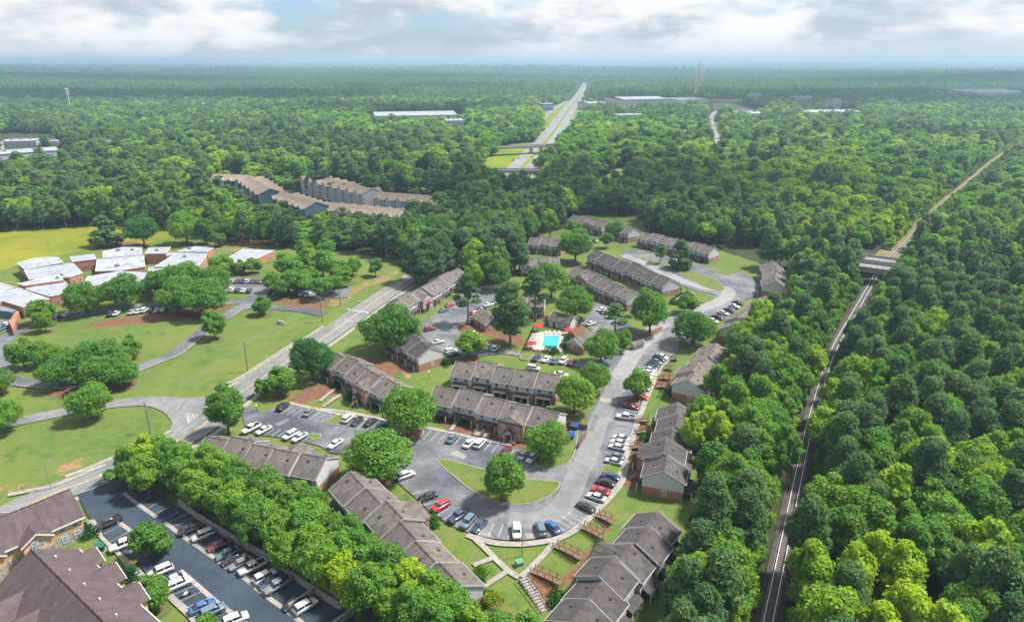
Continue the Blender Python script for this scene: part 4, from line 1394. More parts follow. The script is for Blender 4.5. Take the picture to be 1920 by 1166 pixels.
def scatter(name, pts, idx, rot, scl, label):
    me = bpy.data.meshes.new(name)
    me.from_pydata(pts, [], [])
    for nm, ty, data in (('pick', 'INT', idx), ('turn', 'FLOAT', rot)):
        me.attributes.new(nm, ty, 'POINT').data.foreach_set('value', data)
    me.attributes.new('size', 'FLOAT_VECTOR', 'POINT').data.foreach_set('vector', np.asarray(scl, float).ravel())
    o = put(name, me)
    tag(o, label, 'forest', kind='stuff')
    gt = bpy.data.node_groups.new(name, 'GeometryNodeTree')
    gt.interface.new_socket('Geometry', in_out='INPUT', socket_type='NodeSocketGeometry')
    gt.interface.new_socket('Geometry', in_out='OUTPUT', socket_type='NodeSocketGeometry')
    N, Lk = gt.nodes, gt.links
    gi, go = N.new('NodeGroupInput'), N.new('NodeGroupOutput')
    ci = N.new('GeometryNodeCollectionInfo')
    ci.inputs['Collection'].default_value = LIB
    ci.inputs['Separate Children'].default_value = True
    ci.inputs['Reset Children'].default_value = True
    ip = N.new('GeometryNodeInstanceOnPoints')
    ip.inputs['Pick Instance'].default_value = True

    def attr(nm, ty):
        a = N.new('GeometryNodeInputNamedAttribute')
        a.data_type = ty
        a.inputs['Name'].default_value = nm
        return a.outputs['Attribute']
    cx = N.new('ShaderNodeCombineXYZ')
    Lk.new(attr('turn', 'FLOAT'), cx.inputs[2])
    Lk.new(gi.outputs[0], ip.inputs['Points'])
    Lk.new(ci.outputs[0], ip.inputs['Instance'])
    Lk.new(attr('pick', 'INT'), ip.inputs['Instance Index'])
    Lk.new(cx.outputs[0], ip.inputs['Rotation'])
    Lk.new(attr('size', 'FLOAT_VECTOR'), ip.inputs['Scale'])
    Lk.new(ip.outputs[0], go.inputs[0])
    md = o.modifiers.new('trees', 'NODES')
    md.node_group = gt
    return o


def forest_from(X, Y, pine, ht, rd, blist, plist, name, label):
    pts = [(x, y, terrain(x, y) - .2) for x, y in zip(X, Y)]
    idx = np.where(pine, frng.choice(plist, len(X)), frng.choice(blist, len(X)))
    sz = ht / np.where(pine, 20.0, 14.0)
    sx = rd / np.where(pine, 4.2, 5.0)
    return scatter(name, pts, idx.astype(int).tolist(), frng.uniform(0, 6.28, len(X)).tolist(), np.stack([sx, sx, sz], 1), label)


# scrub along the railway and under the first trees
ux, uy = [], []
for off in (-6.2, -4.6, 4.6, 6.2):
    ln = offset_line(RAIL, off)
    for a_, b_ in zip(ln[:-1], ln[1:]):
        n_ = max(1, int((b_ - a_).length / 2.6))
        for k_ in range(n_):
            q_ = a_.lerp(b_, (k_ + frng.uniform(0, 1)) / n_)
            ux.append(q_.x + frng.normal() * .5)
            uy.append(q_.y + frng.normal() * .5)
ux, uy = np.array(ux), np.array(uy)
ok = ~in_poly(ux, uy, BRIDGE_GAP) & ~in_poly(ux, uy, MAIN)
ux, uy = ux[ok], uy[ok]
forest_from(ux, uy, np.zeros(len(ux), bool), frng.uniform(2.5, 6.5, len(ux)), frng.uniform(1.3, 2.6, len(ux)), mid_b, mid_p, 'railway_scrub', 'low green scrub growing along both sides of the railway')
forest_from(X1[rest], Y1[rest], is_pine[rest], HT[rest], RD[rest], mid_b, mid_p, 'near_forest', 'mixed wood closing in round the townhouses and the railway')


def band(y0, y1, step, bl, pl, name, label, hs=1.0, cond=None):
    X, Y = cull(*forest_points(y0, y1, step))
    pn = frng.uniform(0, 1, X.shape) < np.clip(pine_share(X, Y) - .24, .05, .55)
    ht = np.where(pn, frng.uniform(15, 21, X.shape), frng.uniform(12, 18, X.shape)) * hs
    ht = np.where(in_poly(X, Y, LOWZONE), ht * .55, ht)
    rd = np.where(pn, frng.uniform(3.8, 5.0, X.shape), frng.uniform(4.6, 7.2, X.shape)) * step / 8.0
    vary = np.exp(frng.normal(size=X.shape) * .22)
    rd = rd * np.clip(vary, .6, 1.6)
    ht = ht * np.clip(vary, .75, 1.3)
    forest_from(X, Y, pn, ht, rd, bl, pl, name, label)
    return len(X)


nA = band(420, 900, 8.8, mid_b, mid_p, 'middle_forest', 'wide mixed wood behind the school and the townhouses')
nB = band(900, 1750, 10.0, far_b, far_p, 'distant_forest', 'distant wood on both sides of the highway')
X, Y = cull(*forest_points(1750, 5200, 66), 36)
n5 = len(X)
scatter('far_woodland', [(x, y, terrain(x, y)) for x, y in zip(X, Y)], frng.choice(patch, n5).astype(int).tolist(), frng.uniform(0, 6.28, n5).tolist(),
        np.stack([np.ones(n5), np.ones(n5), frng.uniform(.9, 1.25, n5)], 1), 'far wooded country rolling towards the horizon')
X, Y = forest_points(5200, 26000, 210)
n6 = len(X)
scatter('horizon_woodland', [(x, y, terrain(x, y)) for x, y in zip(X, Y)], frng.choice(patch, n6).astype(int).tolist(), frng.uniform(0, 6.28, n6).tolist(),
        np.stack([np.full(n6, 3.4), np.full(n6, 3.4), frng.uniform(1.0, 1.9, n6)], 1), 'blue wooded ridges along the horizon')
print('FOREST own', len(own), 'near', len(rest), nA, nB, n5, n6)

# ------------------------------------------------------------------ townhouse rows
def roof_slab(mb, pts_low, pts_high, th=0.16, k=0):
    """a sloping slab from an eave edge to a ridge edge"""
    a, b = [Vector(p) for p in pts_low]
    d, c = [Vector(p) for p in pts_high]
    top = [a, b, c, d]
    bot = [p - Vector((0, 0, th)) for p in top]
    n = len(mb.v)
    mb.v += [tuple(p) for p in top + bot]
    fs = [(0, 1, 2, 3), (7, 6, 5, 4), (0, 4, 5, 1), (1, 5, 6, 2), (2, 6, 7, 3), (3, 7, 4, 0)]
    mb.f += [tuple(n + i for i in f) for f in fs]
    mb.k += [k] * 6


UNIT_CACHE = {}
EAVE, RIDGE, ROWD = 5.0, 7.5, 9.4


def window_meshes(w, h, key):
    k = ('win', w, h, key)
    if k not in UNIT_CACHE:
        p = MB()
        p.box(-w / 2, w / 2, -0.03, 0.02, 0, h)
        f = MB()
        t_ = 0.09
        f.box(-w / 2 - t_, w / 2 + t_, -0.07, 0.02, -t_, 0)
        f.box(-w / 2 - t_, w / 2 + t_, -0.07, 0.02, h, h + t_)
        f.box(-w / 2 - t_, -w / 2, -0.07, 0.02, 0, h)
        f.box(w / 2, w / 2 + t_, -0.07, 0.02, 0, h)
        f.box(-w / 2, w / 2, -0.06, -0.031, h / 2 - .03, h / 2 + .03)
        UNIT_CACHE[k] = (p.mesh('window', key), f.mesh('window_frame', 'trim_white'))
    return UNIT_CACHE[k]


def add_window(parent, x, y, z, rz, w=0.95, h=1.25, key='glass_dark'):
    """pane as the part, its white frame as the sub-part; rz turns the outside face (local -y)"""
    p, f = window_meshes(w, h, key)
    o = put('window', p, parent, (x, y, z), rz)
    put('window_frame', f, o)
    return o


def unit_meshes(w, kind, roofm):
    key = (round(w, 1), kind, roofm)
    if key in UNIT_CACHE:
        return UNIT_CACHE[key]
    D = ROWD
    hw, hd = w / 2, D / 2
    R = {}
    low = MB()
    low.box(-hw, hw, -hd, hd, 0, 2.55)
    if kind == 'g':
        low.box(-hw + .05, hw - .05, -hd - 1.2, -hd, 0, 4.9)
    R['brick_wall'] = low.mesh('brick_wall', 'brick_red')
    up = MB()
    e = .04
    n = len(up.v)
    prof = [(-hd - e, 2.5), (hd + e, 2.5), (hd + e, EAVE), (0, RIDGE - .12), (-hd - e, EAVE)]
    up.loft([[(-hw - e * .5, y, z) for y, z in prof], [(hw + e * .5, y, z) for y, z in prof]])
    R['siding_wall'] = up.mesh('siding_wall', 'siding_white')
    rf = MB()
    oh, og = .45, .14
    sl = (RIDGE - EAVE) / hd
    roof_slab(rf, [(-hw - og, -hd - oh, EAVE - sl * oh + .1), (hw + og, -hd - oh, EAVE - sl * oh + .1)], [(-hw - og, 0, RIDGE + .1), (hw + og, 0, RIDGE + .1)])
    roof_slab(rf, [(hw + og, hd + oh, EAVE - sl * oh + .1), (-hw - og, hd + oh, EAVE - sl * oh + .1)], [(hw + og, 0, RIDGE + .1), (-hw - og, 0, RIDGE + .1)])
    if kind == 'g':   # front cross gable with its own ridge
        y0, gz = -hd - 1.2 - .3, EAVE + 1.75
        g0 = [(-hw - .1, y0, EAVE - .05), (-hw - .1, -1.1, EAVE - .05 + .02)]
        roof_slab(rf, [(-hw - .1, 0.0, EAVE - .02), (-hw - .1, y0, EAVE - .02)], [(0, 0.0, gz), (0, y0, gz)])
        roof_slab(rf, [(hw + .1, y0, EAVE - .02), (hw + .1, 0.0, EAVE - .02)], [(0, y0, gz), (0, 0.0, gz)])
    R['roof'] = rf.mesh('roof', roofm)
    cap = MB()
    cap.box(-hw - og, hw + og, -.14, .14, RIDGE + .04, RIDGE + .15)
    R['ridge_cap'] = cap.mesh('ridge_cap', 'shingle_dark')
    tr = MB()   # white rake boards on both gable ends and gutters on the eaves
    for sx in (-1, 1):
        x0, x1 = sorted((sx * (hw + og + .005), sx * (hw + og + .09)))
        for sy in (-1, 1):
            a, b = (sy * (hd + oh), EAVE - sl * oh + .13), (0, RIDGE + .13)
            ring = lambda x: [(x, a[0], a[1]), (x, b[0], b[1]), (x, b[0], b[1] - .34), (x, a[0], a[1] - .34)]
            tr.loft([ring(x0), ring(x1)] if sy < 0 else [ring(x1), ring(x0)])
    for sy in (-1, 1):
        y0, y1 = sorted((sy * (hd + oh + .005), sy * (hd + oh + .13)))
        tr.box(-hw - og, hw + og, y0, y1, EAVE - sl * oh - .16, EAVE - sl * oh + .04)
    R['roof_trim'] = tr.mesh('roof_trim', 'trim_aged')
    if kind == 'g':
        gb = MB()
        y0, gz = -hd - 1.2, EAVE + 1.75
        gb.loft([[(-hw + .05, y0 - .02, 4.9), (hw - .05, y0 - .02, 4.9), (0, y0 - .02, gz - .15)], [(-hw + .05, y0 + .2, 4.9), (hw - .05, y0 + .2, 4.9), (0, y0 + .2, gz - .15)]])
        R['gable_panel'] = gb.mesh('gable_panel', 'siding_white')
        pp = MB()   # gabled portico
        for sx in (-1, 1):
            roof_slab(pp, [(sx * 1.35, -hd - 2.9, 2.75), (sx * 1.35, -hd - 1.1, 2.75)][::sx], [(0, -hd - 2.9, 3.75), (0, -hd - 1.1, 3.75)][::sx], .12)
        R['porch_roof'] = pp.mesh('porch_roof', 'shingle_dark')
        pg = MB()
        pg.loft([[(-1.15, -hd - 2.75, 2.6), (1.15, -hd - 2.75, 2.6), (0, -hd - 2.75, 3.5)], [(-1.15, -hd - 2.6, 2.6), (1.15, -hd - 2.6, 2.6), (0, -hd - 2.6, 3.5)]])
        R['portico_gable'] = pg.mesh('portico_gable', 'siding_white')
    # shed porch at the back, and at the front of plain units
    pb = MB()
    pw = hw * .74
    roof_slab(pb, [(pw, hd + 2.0, 2.35), (-pw, hd + 2.0, 2.35)], [(pw, hd + .05, 3.05), (-pw, hd + .05, 3.05)], .12)
    R['back_porch_roof'] = pb.mesh('back_porch_roof', 'shingle_dark')
    if kind != 'g':
        pf = MB()
        roof_slab(pf, [(-pw, -hd - 1.5, 2.45), (pw, -hd - 1.5, 2.45)], [(-pw, -hd - .05, 3.0), (pw, -hd - .05, 3.0)], .12)
        R['porch_roof'] = pf.mesh('porch_roof', 'shingle_dark')
    post = MB()
    post.box(-.09, .09, -.09, .09, 0, 2.33)
    post.box(-.13, .13, -.13, .13, 0, .14)
    R['_post'] = post.mesh('porch_post', 'trim_white')
    door = MB()
    door.box(-.46, .46, -.06, .02, 0.05, 2.1)
    R['_door'] = door.mesh('door', 'door_dark')
    dt = MB()
    dt.box(-.58, -.47, -.07, .02, .05, 2.2)
    dt.box(.47, .58, -.07, .02, .05, 2.2)
    dt.box(-.47, .47, -.07, .02, 2.11, 2.2)
    R['_dtrim'] = dt.mesh('door_frame', 'trim_white')
    pn = MB()
    pn.box(-.05, .05, 0, 1.8, 0, 1.9)
    R['_screen'] = pn.mesh('patio_screen', 'siding_pale')
    sl_ = MB()
    sl_.box(-.9, .9, -.05, .02, .05, 2.1)
    R['_slider'] = sl_.mesh('patio_door', 'glass_dark')
    UNIT_CACHE[key] = R
    return R


ROW_FEET = []


def town_row(p0, p1, front, kinds, label, roofm='shingle_grey', step=True, group='townhouse rows'):
    d = (p1 - p0)
    L = d.length
    d.normalize()
    ang = math.atan2(d.y, d.x)
    # local -y is the front; turning by pi keeps the unit order reversed
    if front == 'L':
        ang += math.pi
        kinds = kinds[::-1]
        org = p1
    else:
        org = p0
    mid_z = 0.0
    root = thing('townhouse_row', label, 'townhouses', (org.x, org.y, 0), ang, group)
    w = L / len(kinds)
    n = Vector((-math.sin(ang), math.cos(ang)))
    rr = random.Random(int(abs(p0.x * 7 + p0.y * 13)) + len(kinds))
    for i, kd in enumerate(kinds):
        M = unit_meshes(w - .02, kd, roofm)
        dv = ((0, .9, .2, -.7, .3, .8)[i % 6] if step else 0) + rr.uniform(-.1, .1)
        dz = ((0, .45, .1, .5, -.05, .3)[i % 6] if step else 0)
        cx = (i + .5) * w
        cy_ = dv
        for k in ('brick_wall', 'siding_wall', 'roof', 'ridge_cap', 'roof_trim', 'gable_panel', 'porch_roof', 'portico_gable', 'back_porch_roof'):
            if k in M:
                lift = 0 if k in ('brick_wall', 'porch_roof', 'back_porch_roof', 'portico_gable') else dz
                o = put('roof' if k == 'roof' else k, M[k], root, (cx, cy_, lift))
                if k == 'siding_wall' and dz:
                    o.scale = (1, 1, 1)
        hd = ROWD / 2
        if kd == 'g':
            fy = cy_ - hd - 1.2
            for sx in (-1, 1):
                add_window(root, cx + sx * w * .27, fy, 3.15, 0, .9, 1.2, 'glass_pale')
                add_window(root, cx + sx * w * .33, fy, .9, 0, .9, 1.3, 'glass_pale')
                put('porch_post', M['_post'], root, (cx + sx * 1.1, fy - 1.4, 0))
                o = put('door', M['_door'], root, (cx + sx * .55, fy, 0))
                put('door_frame', M['_dtrim'], o)
        else:
            fy = cy_ - hd
            for sx in (-1, 1):
                add_window(root, cx + sx * w * .24, fy - .04, 3.3 + dz * .5, 0, .9, 1.1, 'glass_dark')
                put('porch_post', M['_post'], root, (cx + sx * w * .34, fy - 1.35, 0))
            o = put('door', M['_door'], root, (cx - w * .14, fy, 0))
            put('door_frame', M['_dtrim'], o)
            add_window(root, cx + w * .16, fy, .8, 0, 1.1, 1.3, 'glass_dark')
        by = cy_ + hd
        for sx in (-1, 1):
            add_window(root, cx + sx * w * .25, by + .04, 3.3 + dz * .5, math.pi, .9, 1.1, 'glass_dark')
            put('porch_post', M['_post'], root, (cx + sx * w * .34, by + 1.85, 0))
        vm = UNIT_CACHE.get('vent')
        if not vm:
            q_ = MB(); q_.box(-.28, .28, -.28, .28, -.3, .22); 
            vm = UNIT_CACHE['vent'] = q_.mesh('roof_vent', 'metal_dark')
        for sy in (-1, 1):
            vy = sy * rr.uniform(1.2, 3.2)
            put('roof_vent', vm, root, (cx + rr.uniform(-.25, .2) * w, cy_ + vy, RIDGE + dz + .12 - abs(vy) * (RIDGE - EAVE) / hd))
        put('patio_screen', M['_screen'], root, (cx, by, 0))
        put('patio_door', M['_slider'], root, (cx - w * .18, by, 0), math.pi)
        put('patio_door', M['_slider'], root, (cx + w * .18, by, 0), math.pi)
    for x, sgn in ((0, -1), (L, 1)):   # gable end windows
        add_window(root, x + sgn * .0, 0.8, .9, -sgn * math.pi / 2 if sgn < 0 else math.pi / 2, .9, 1.2, 'glass_pale')
        vt = MB()
        vt.box(-.02, .05, -.3, .3, RIDGE - 1.6, RIDGE - 1.0)
    c = org + Vector((math.cos(ang), math.sin(ang))) * L / 2
    ROW_FEET.append((c, ang, L))
    return root


def row(l, x0, y0, x1, y1, front, kinds, label, roofm='shingle_grey', **k):
    return town_row(g(l, x0, y0, RIDGE + .2), g(l, x1, y1, RIDGE + .2), front, kinds, label, roofm, **k)


row('C', 410, 540, 1455, 735, 'L', 'pppgp', 'townhouse row with dark roof between the tree belt and the car park')
row('D', 225, 122, 975, 905, 'L', 'ppgppp', 'long stepped townhouse row beside the curve of parked cars')
row('E', 1240, 400, 600, 1150, 'R', 'ppgppp', 'dark roofed townhouse row reached by wooden footbridges', 'shingle_dark')
row('B', 1040, 590, 930, 1075, 'R', 'pppgp', 'dark roofed townhouse row behind the sloping mulch beds', 'shingle_dark')
row('B', 1320, 165, 1112, 425, 'R', 'ppppp', 'townhouse row with a grey gable above the brown stair walks')
row('H', 1285, 335, 1330, 520, 'R', 'pppp', 'short weathered townhouse row at the edge of the wood')
row('H', 1230, 645, 930, 905, 'R', 'ppppp', 'townhouse row tight against lime trees above the upper bays')
row('A', 90, 222, 555, 462, 'R', 'pppgp', 'townhouse row with brick front gable above the sunken lawns', 'shingle_grey')
e8 = g('A', 790, 195, RIDGE + .2)
town_row(e8 + Vector((-math.cos(math.radians(-50)), -math.sin(math.radians(-50)))) * 20, e8, 'R', 'ppp', 'short townhouse row under the large spreading oak', 'shingle_dark')
row('A', 835, 472, 1725, 668, 'R', 'ppdgp', 'townhouse row with white siding facing the grass island car park')
row('A', 985, 290, 1730, 395, 'L', 'ppppp', 'townhouse row showing its back porches to the inner lawn')
row('R', 1255, 470, 1760, 200, 'R', 'ppgpppp', 'townhouse row running along the main road')
row('P', 1080, 455, 1505, 645, 'R', 'pgpppp', 'townhouse row with brick porch gable above the middle car park')
row('P', 1225, 343, 1765, 548, 'L', 'pppppppp', 'dark roofed townhouse row below the upper loop lane', 'shingle_dark')
row('P', 1060, 85, 1310, 142, 'R', 'ppgp', 'topmost townhouse row against the dark wood')
row('P', 1400, 165, 1490, 190, 'R', 'pp', 'end block with white gable beside the topmost row')
row('H', 120, 70, 770, 208, 'R', 'ppppppp', 'townhouse row facing the upper grass island')
row('P', 750, 248, 985, 268, 'R', 'ppp', 'townhouse row half hidden behind the big dense oak')
row('P', 670, 398, 950, 392, 'L', 'pppp', 'pale townhouse row seen over the pine grove')
row('I', 560, 200, 850, 210, 'R', 'ppp', 'townhouse row hidden behind the open pines', 'shingle_grey', step=False)


# ------------------------------------------------------------------ small buildings of the complex
def gable_house(name, label, cat, c, ang, L, W, eave, ridge, wallm='brick_red', gablem='siding_white', roofm='shingle_grey', wins=(), doors=()):
    o = thing(name, label, cat, (c[0], c[1], 0), ang)
    a, b = L / 2, W / 2
    m = MB()
    m.box(-a, a, -b, b, 0, eave)
    m.build('wall', wallm, o)
    for s in (-1, 1):
        m = MB()
        x0, x1 = sorted((s * (a + .03), s * (a - .2)))
        m.loft([[(x0, -b, eave - .1), (x0, b, eave - .1), (x0, 0, ridge - .1)], [(x1, -b, eave - .1), (x1, b, eave - .1), (x1, 0, ridge - .1)]])
        m.build('gable', gablem, o)
    m = MB()
    sl = (ridge - eave) / b
    for s in (-1, 1):
        lo = [(-s * -a * 1 - s * -.0, 0, 0)]
        pl = [(-a - .35, s * (b + .45), eave - sl * .45 + .12), (a + .35, s * (b + .45), eave - sl * .45 + .12)]
        ph = [(-a - .35, 0, ridge + .12), (a + .35, 0, ridge + .12)]
        roof_slab(m, pl[::-s], ph[::-s])
    m.build('roof', roofm, o)
    m = MB()
    for s in (-1, 1):
        for t_ in (-1, 1):
            x0, x1 = sorted((s * (a + .355), s * (a + .44)))
            r_ = lambda x: [(x, t_ * (b + .45), eave - sl * .45 + .14), (x, 0, ridge + .14), (x, 0, ridge - .15), (x, t_ * (b + .45), eave - sl * .45 - .15)]
            m.loft([r_(x0), r_(x1)] if t_ < 0 else [r_(x1), r_(x0)])
    m.build('roof_trim', 'trim_white', o)
    for (x, y, z, rz, w, h) in wins:
        add_window(o, x, y, z, rz, w, h, 'glass_pale')
    for (x, y, rz) in doors:
        m = MB()
        m.box(-.5, .5, -.05, .03, .03, 2.1)
        d_ = m.build('door', 'door_dark', o)
        d_.location, d_.rotation_euler = (x, y, 0), (0, 0, rz)
    return o


H2 = math.pi / 2
gable_house('leasing_office', 'small brick office with a pale gable beside the red cars', 'office', g('I', 215, 545), math.radians(-58), 10, 8.4, 2.9, 5.2,
            wins=((5.03, 0.6, .9, H2, 1.0, 1.3), (5.03, -2.2, .9, H2, 1.0, 1.3)), doors=((0, -4.25, 0),))
gable_house('pool_house', 'white pool house with a dark roof behind the fence', 'pool house', g('I', 1060, 545), math.radians(-32), 9, 7, 2.8, 4.8, 'siding_white', 'siding_white', 'shingle_dark',
            wins=((0, -3.53, 1.0, 0, 1.2, 1.0), (2.4, -3.53, 1.0, 0, 1.2, 1.0)), doors=((-2.2, -3.53, 0),))
gable_house('laundry_building', 'small brick laundry building beside the pool', 'building', g('I', 1290, 790), math.radians(-132) + math.pi, 11, 7.5, 2.8, 5.0,
            wins=((-5.53, 1.2, .8, -H2, 1.1, 1.4), (-2, -3.78, .8, 0, 1.1, 1.4)), doors=((1.5, -3.78, 0),))
kiosk = gable_house('mail_kiosk', 'small open mailbox shelter beside the lane', 'kiosk', g('I', 1885, 800), math.radians(32), 4.2, 2.2, 2.2, 3.0, 'siding_white', 'siding_white', 'shingle_grey')
m = MB()
for i in range(4):
    for j in range(3):
        m.box(-1.5 + i * .8, -.78 + i * .8, -1.16, -1.11, .5 + j * .5, .95 + j * .5)
m.build('mailbox_panel', 'metal_grey', kiosk)

# ------------------------------------------------------------------ school
school = thing('school_building', 'low brick school of joined wings with white flat roofs', 'school', tuple(g('S', 700, 480)) + (0,))
so = Vector(school.location[:2])


def wing(l, pts, z, mat='brick_orange', parent=None, org=None, roofm='membrane'):
    poly = [p - (so if org is None else org) for p in gs(l, pts, z)]
    par = school if parent is None else parent
    m = MB()
    m.prism(poly, 0, z - .25)
    w_ = m.build('wall', mat, par)
    c = sum(poly, Vector((0, 0))) / len(poly)
    big = [c + (p - c) * 1.012 for p in poly]
    m = MB()
    m.prism(big, z - .28, z)
    r_ = m.build('roof', roofm, par)
    kerb(big, .22, .16, z - .03, 'trim_white', r_, True, name='parapet')
    return poly, w_, r_


WINGS = [('J', [(210, 345), (430, 280), (685, 268), (760, 335), (300, 415)], 5.0), ('J', [(295, 430), (870, 340), (985, 460), (830, 510), (360, 540)], 4.6),
         ('J', [(845, 268), (1125, 235), (1155, 295), (870, 325)], 5.3), ('J', [(1240, 205), (1480, 150), (1700, 155), (1700, 240), (1240, 280)], 5.0),
         ('J', [(1170, 300), (1720, 250), (1735, 385), (1440, 430), (1150, 440)], 4.7), ('K', [(-50, 295), (0, 222), (255, 213), (200, 290)], 5.3),
         ('K', [(330, 265), (560, 205), (770, 225), (690, 272)], 5.0), ('K', [(205, 283), (690, 275), (700, 306), (300, 300), (205, 318)], 4.5),
         ('K', [(65, 450), (300, 305), (460, 298), (690, 312), (590, 440)], 4.9), ('J', [(215, 590), (715, 480), (760, 545), (300, 610)], 6.2),
         ('J', [(310, 650), (760, 555), (920, 680), (600, 740)], 5.1), ('J', [(0, 690), (220, 640), (590, 770), (270, 865), (40, 795), (-120, 830)], 4.9),
         ('J', [(-300, 560), (0, 580), (170, 630), (0, 682), (-300, 740)], 4.5), ('J', [(1000, 600), (1060, 505), (1440, 440), (1780, 460), (1812, 500), (1790, 612), (1620, 628), (1200, 690), (960, 660)], 4.4),
         ('K', [(0, 460), (480, 450), (600, 480), (560, 560), (0, 560)], 4.3)]
srnd = random.Random(4)
for l, pts, z in WINGS:
    poly, w_, r_ = wing(l, pts, z)
    xs, ys = [p.x for p in poly], [p.y for p in poly]
    for q in range(3):
        x, y = srnd.uniform(min(xs), max(xs)), srnd.uniform(min(ys), max(ys))
        if in_poly([x], [y], [tuple(sum(poly, Vector((0, 0))) / len(poly) + (p - sum(poly, Vector((0, 0))) / len(poly)) * .8) for p in poly])[0]:
            m = MB()
            s = srnd.uniform(.5, 1.1)
            m.box(x - s, x + s, y - s * .7, y + s * .7, z - .02, z + srnd.uniform(.5, 1.0))
            m.box(x - s * .6, x + s * .6, y - s * .45, y + s * .45, z + .3, z + 1.15)
            m.build('rooftop_vent', 'metal_grey', school)
    n = len(poly)
    for i in range(n):
        a, b = poly[i], poly[(i + 1) % n]
        area = sum(poly[k].x * poly[(k + 1) % n].y - poly[(k + 1) % n].x * poly[k].y for k in range(n))
        if area < 0:
            a, b = b, a
        e = b - a
        nrm = Vector((e.y, -e.x)).normalized()
        wc = so + (a + b) / 2
        if nrm.dot(-wc.normalized()) < 0.1 or e.length < 5:
            continue
        k = int(e.length / 3.2)
        for j in range(k):
            pt = a + e * (j + .5) / k + nrm * .03
            add_window(school, pt.x, pt.y, 1.2, math.atan2(nrm.y, nrm.x) + H2, 1.0, 1.5, 'glass_dark')
m = MB()
m.prism([p - so for p in gs('J', [(105, 1040), (215, 890), (235, 900), (150, 1130)], 3.0)], 0, 3.0)
m.build('brick_pier', 'brick_orange', school)
trailer = thing('portable_classroom', 'grey flat roofed annex in front of the brick school end', 'building', tuple(g('J', 110, 980)) + (0,))
poly = [p - Vector(trailer.location[:2]) for p in gs('J', [(0, 860), (60, 845), (205, 905), (140, 925), (-60, 900)], 3.2)]
m = MB(); m.prism(poly, 0, 3.0); m.build('wall', 'siding_blue', trailer)
m = MB(); m.prism(poly, 3.0, 3.2); m.build('roof', 'metal_grey', trailer)
annex = thing('school_annex', 'separate brick annex with a pale hipped roof', 'school', tuple(g('K', 1200, 400)) + (0,))
ao = Vector(annex.location[:2])
poly, w_, r_ = wing('K', [(945, 345), (1130, 238), (1500, 255), (1285, 352), (1100, 425), (1000, 405)], 4.2, parent=annex, org=ao, roofm='membrane')
for x, y in ((1440, 350), (1465, 340), (1490, 332)):
    p = g('K', x, y, 2.3) - ao
    add_window(annex, p.x + .15, p.y - .1, 1.4, math.radians(76), .8, 1.6)

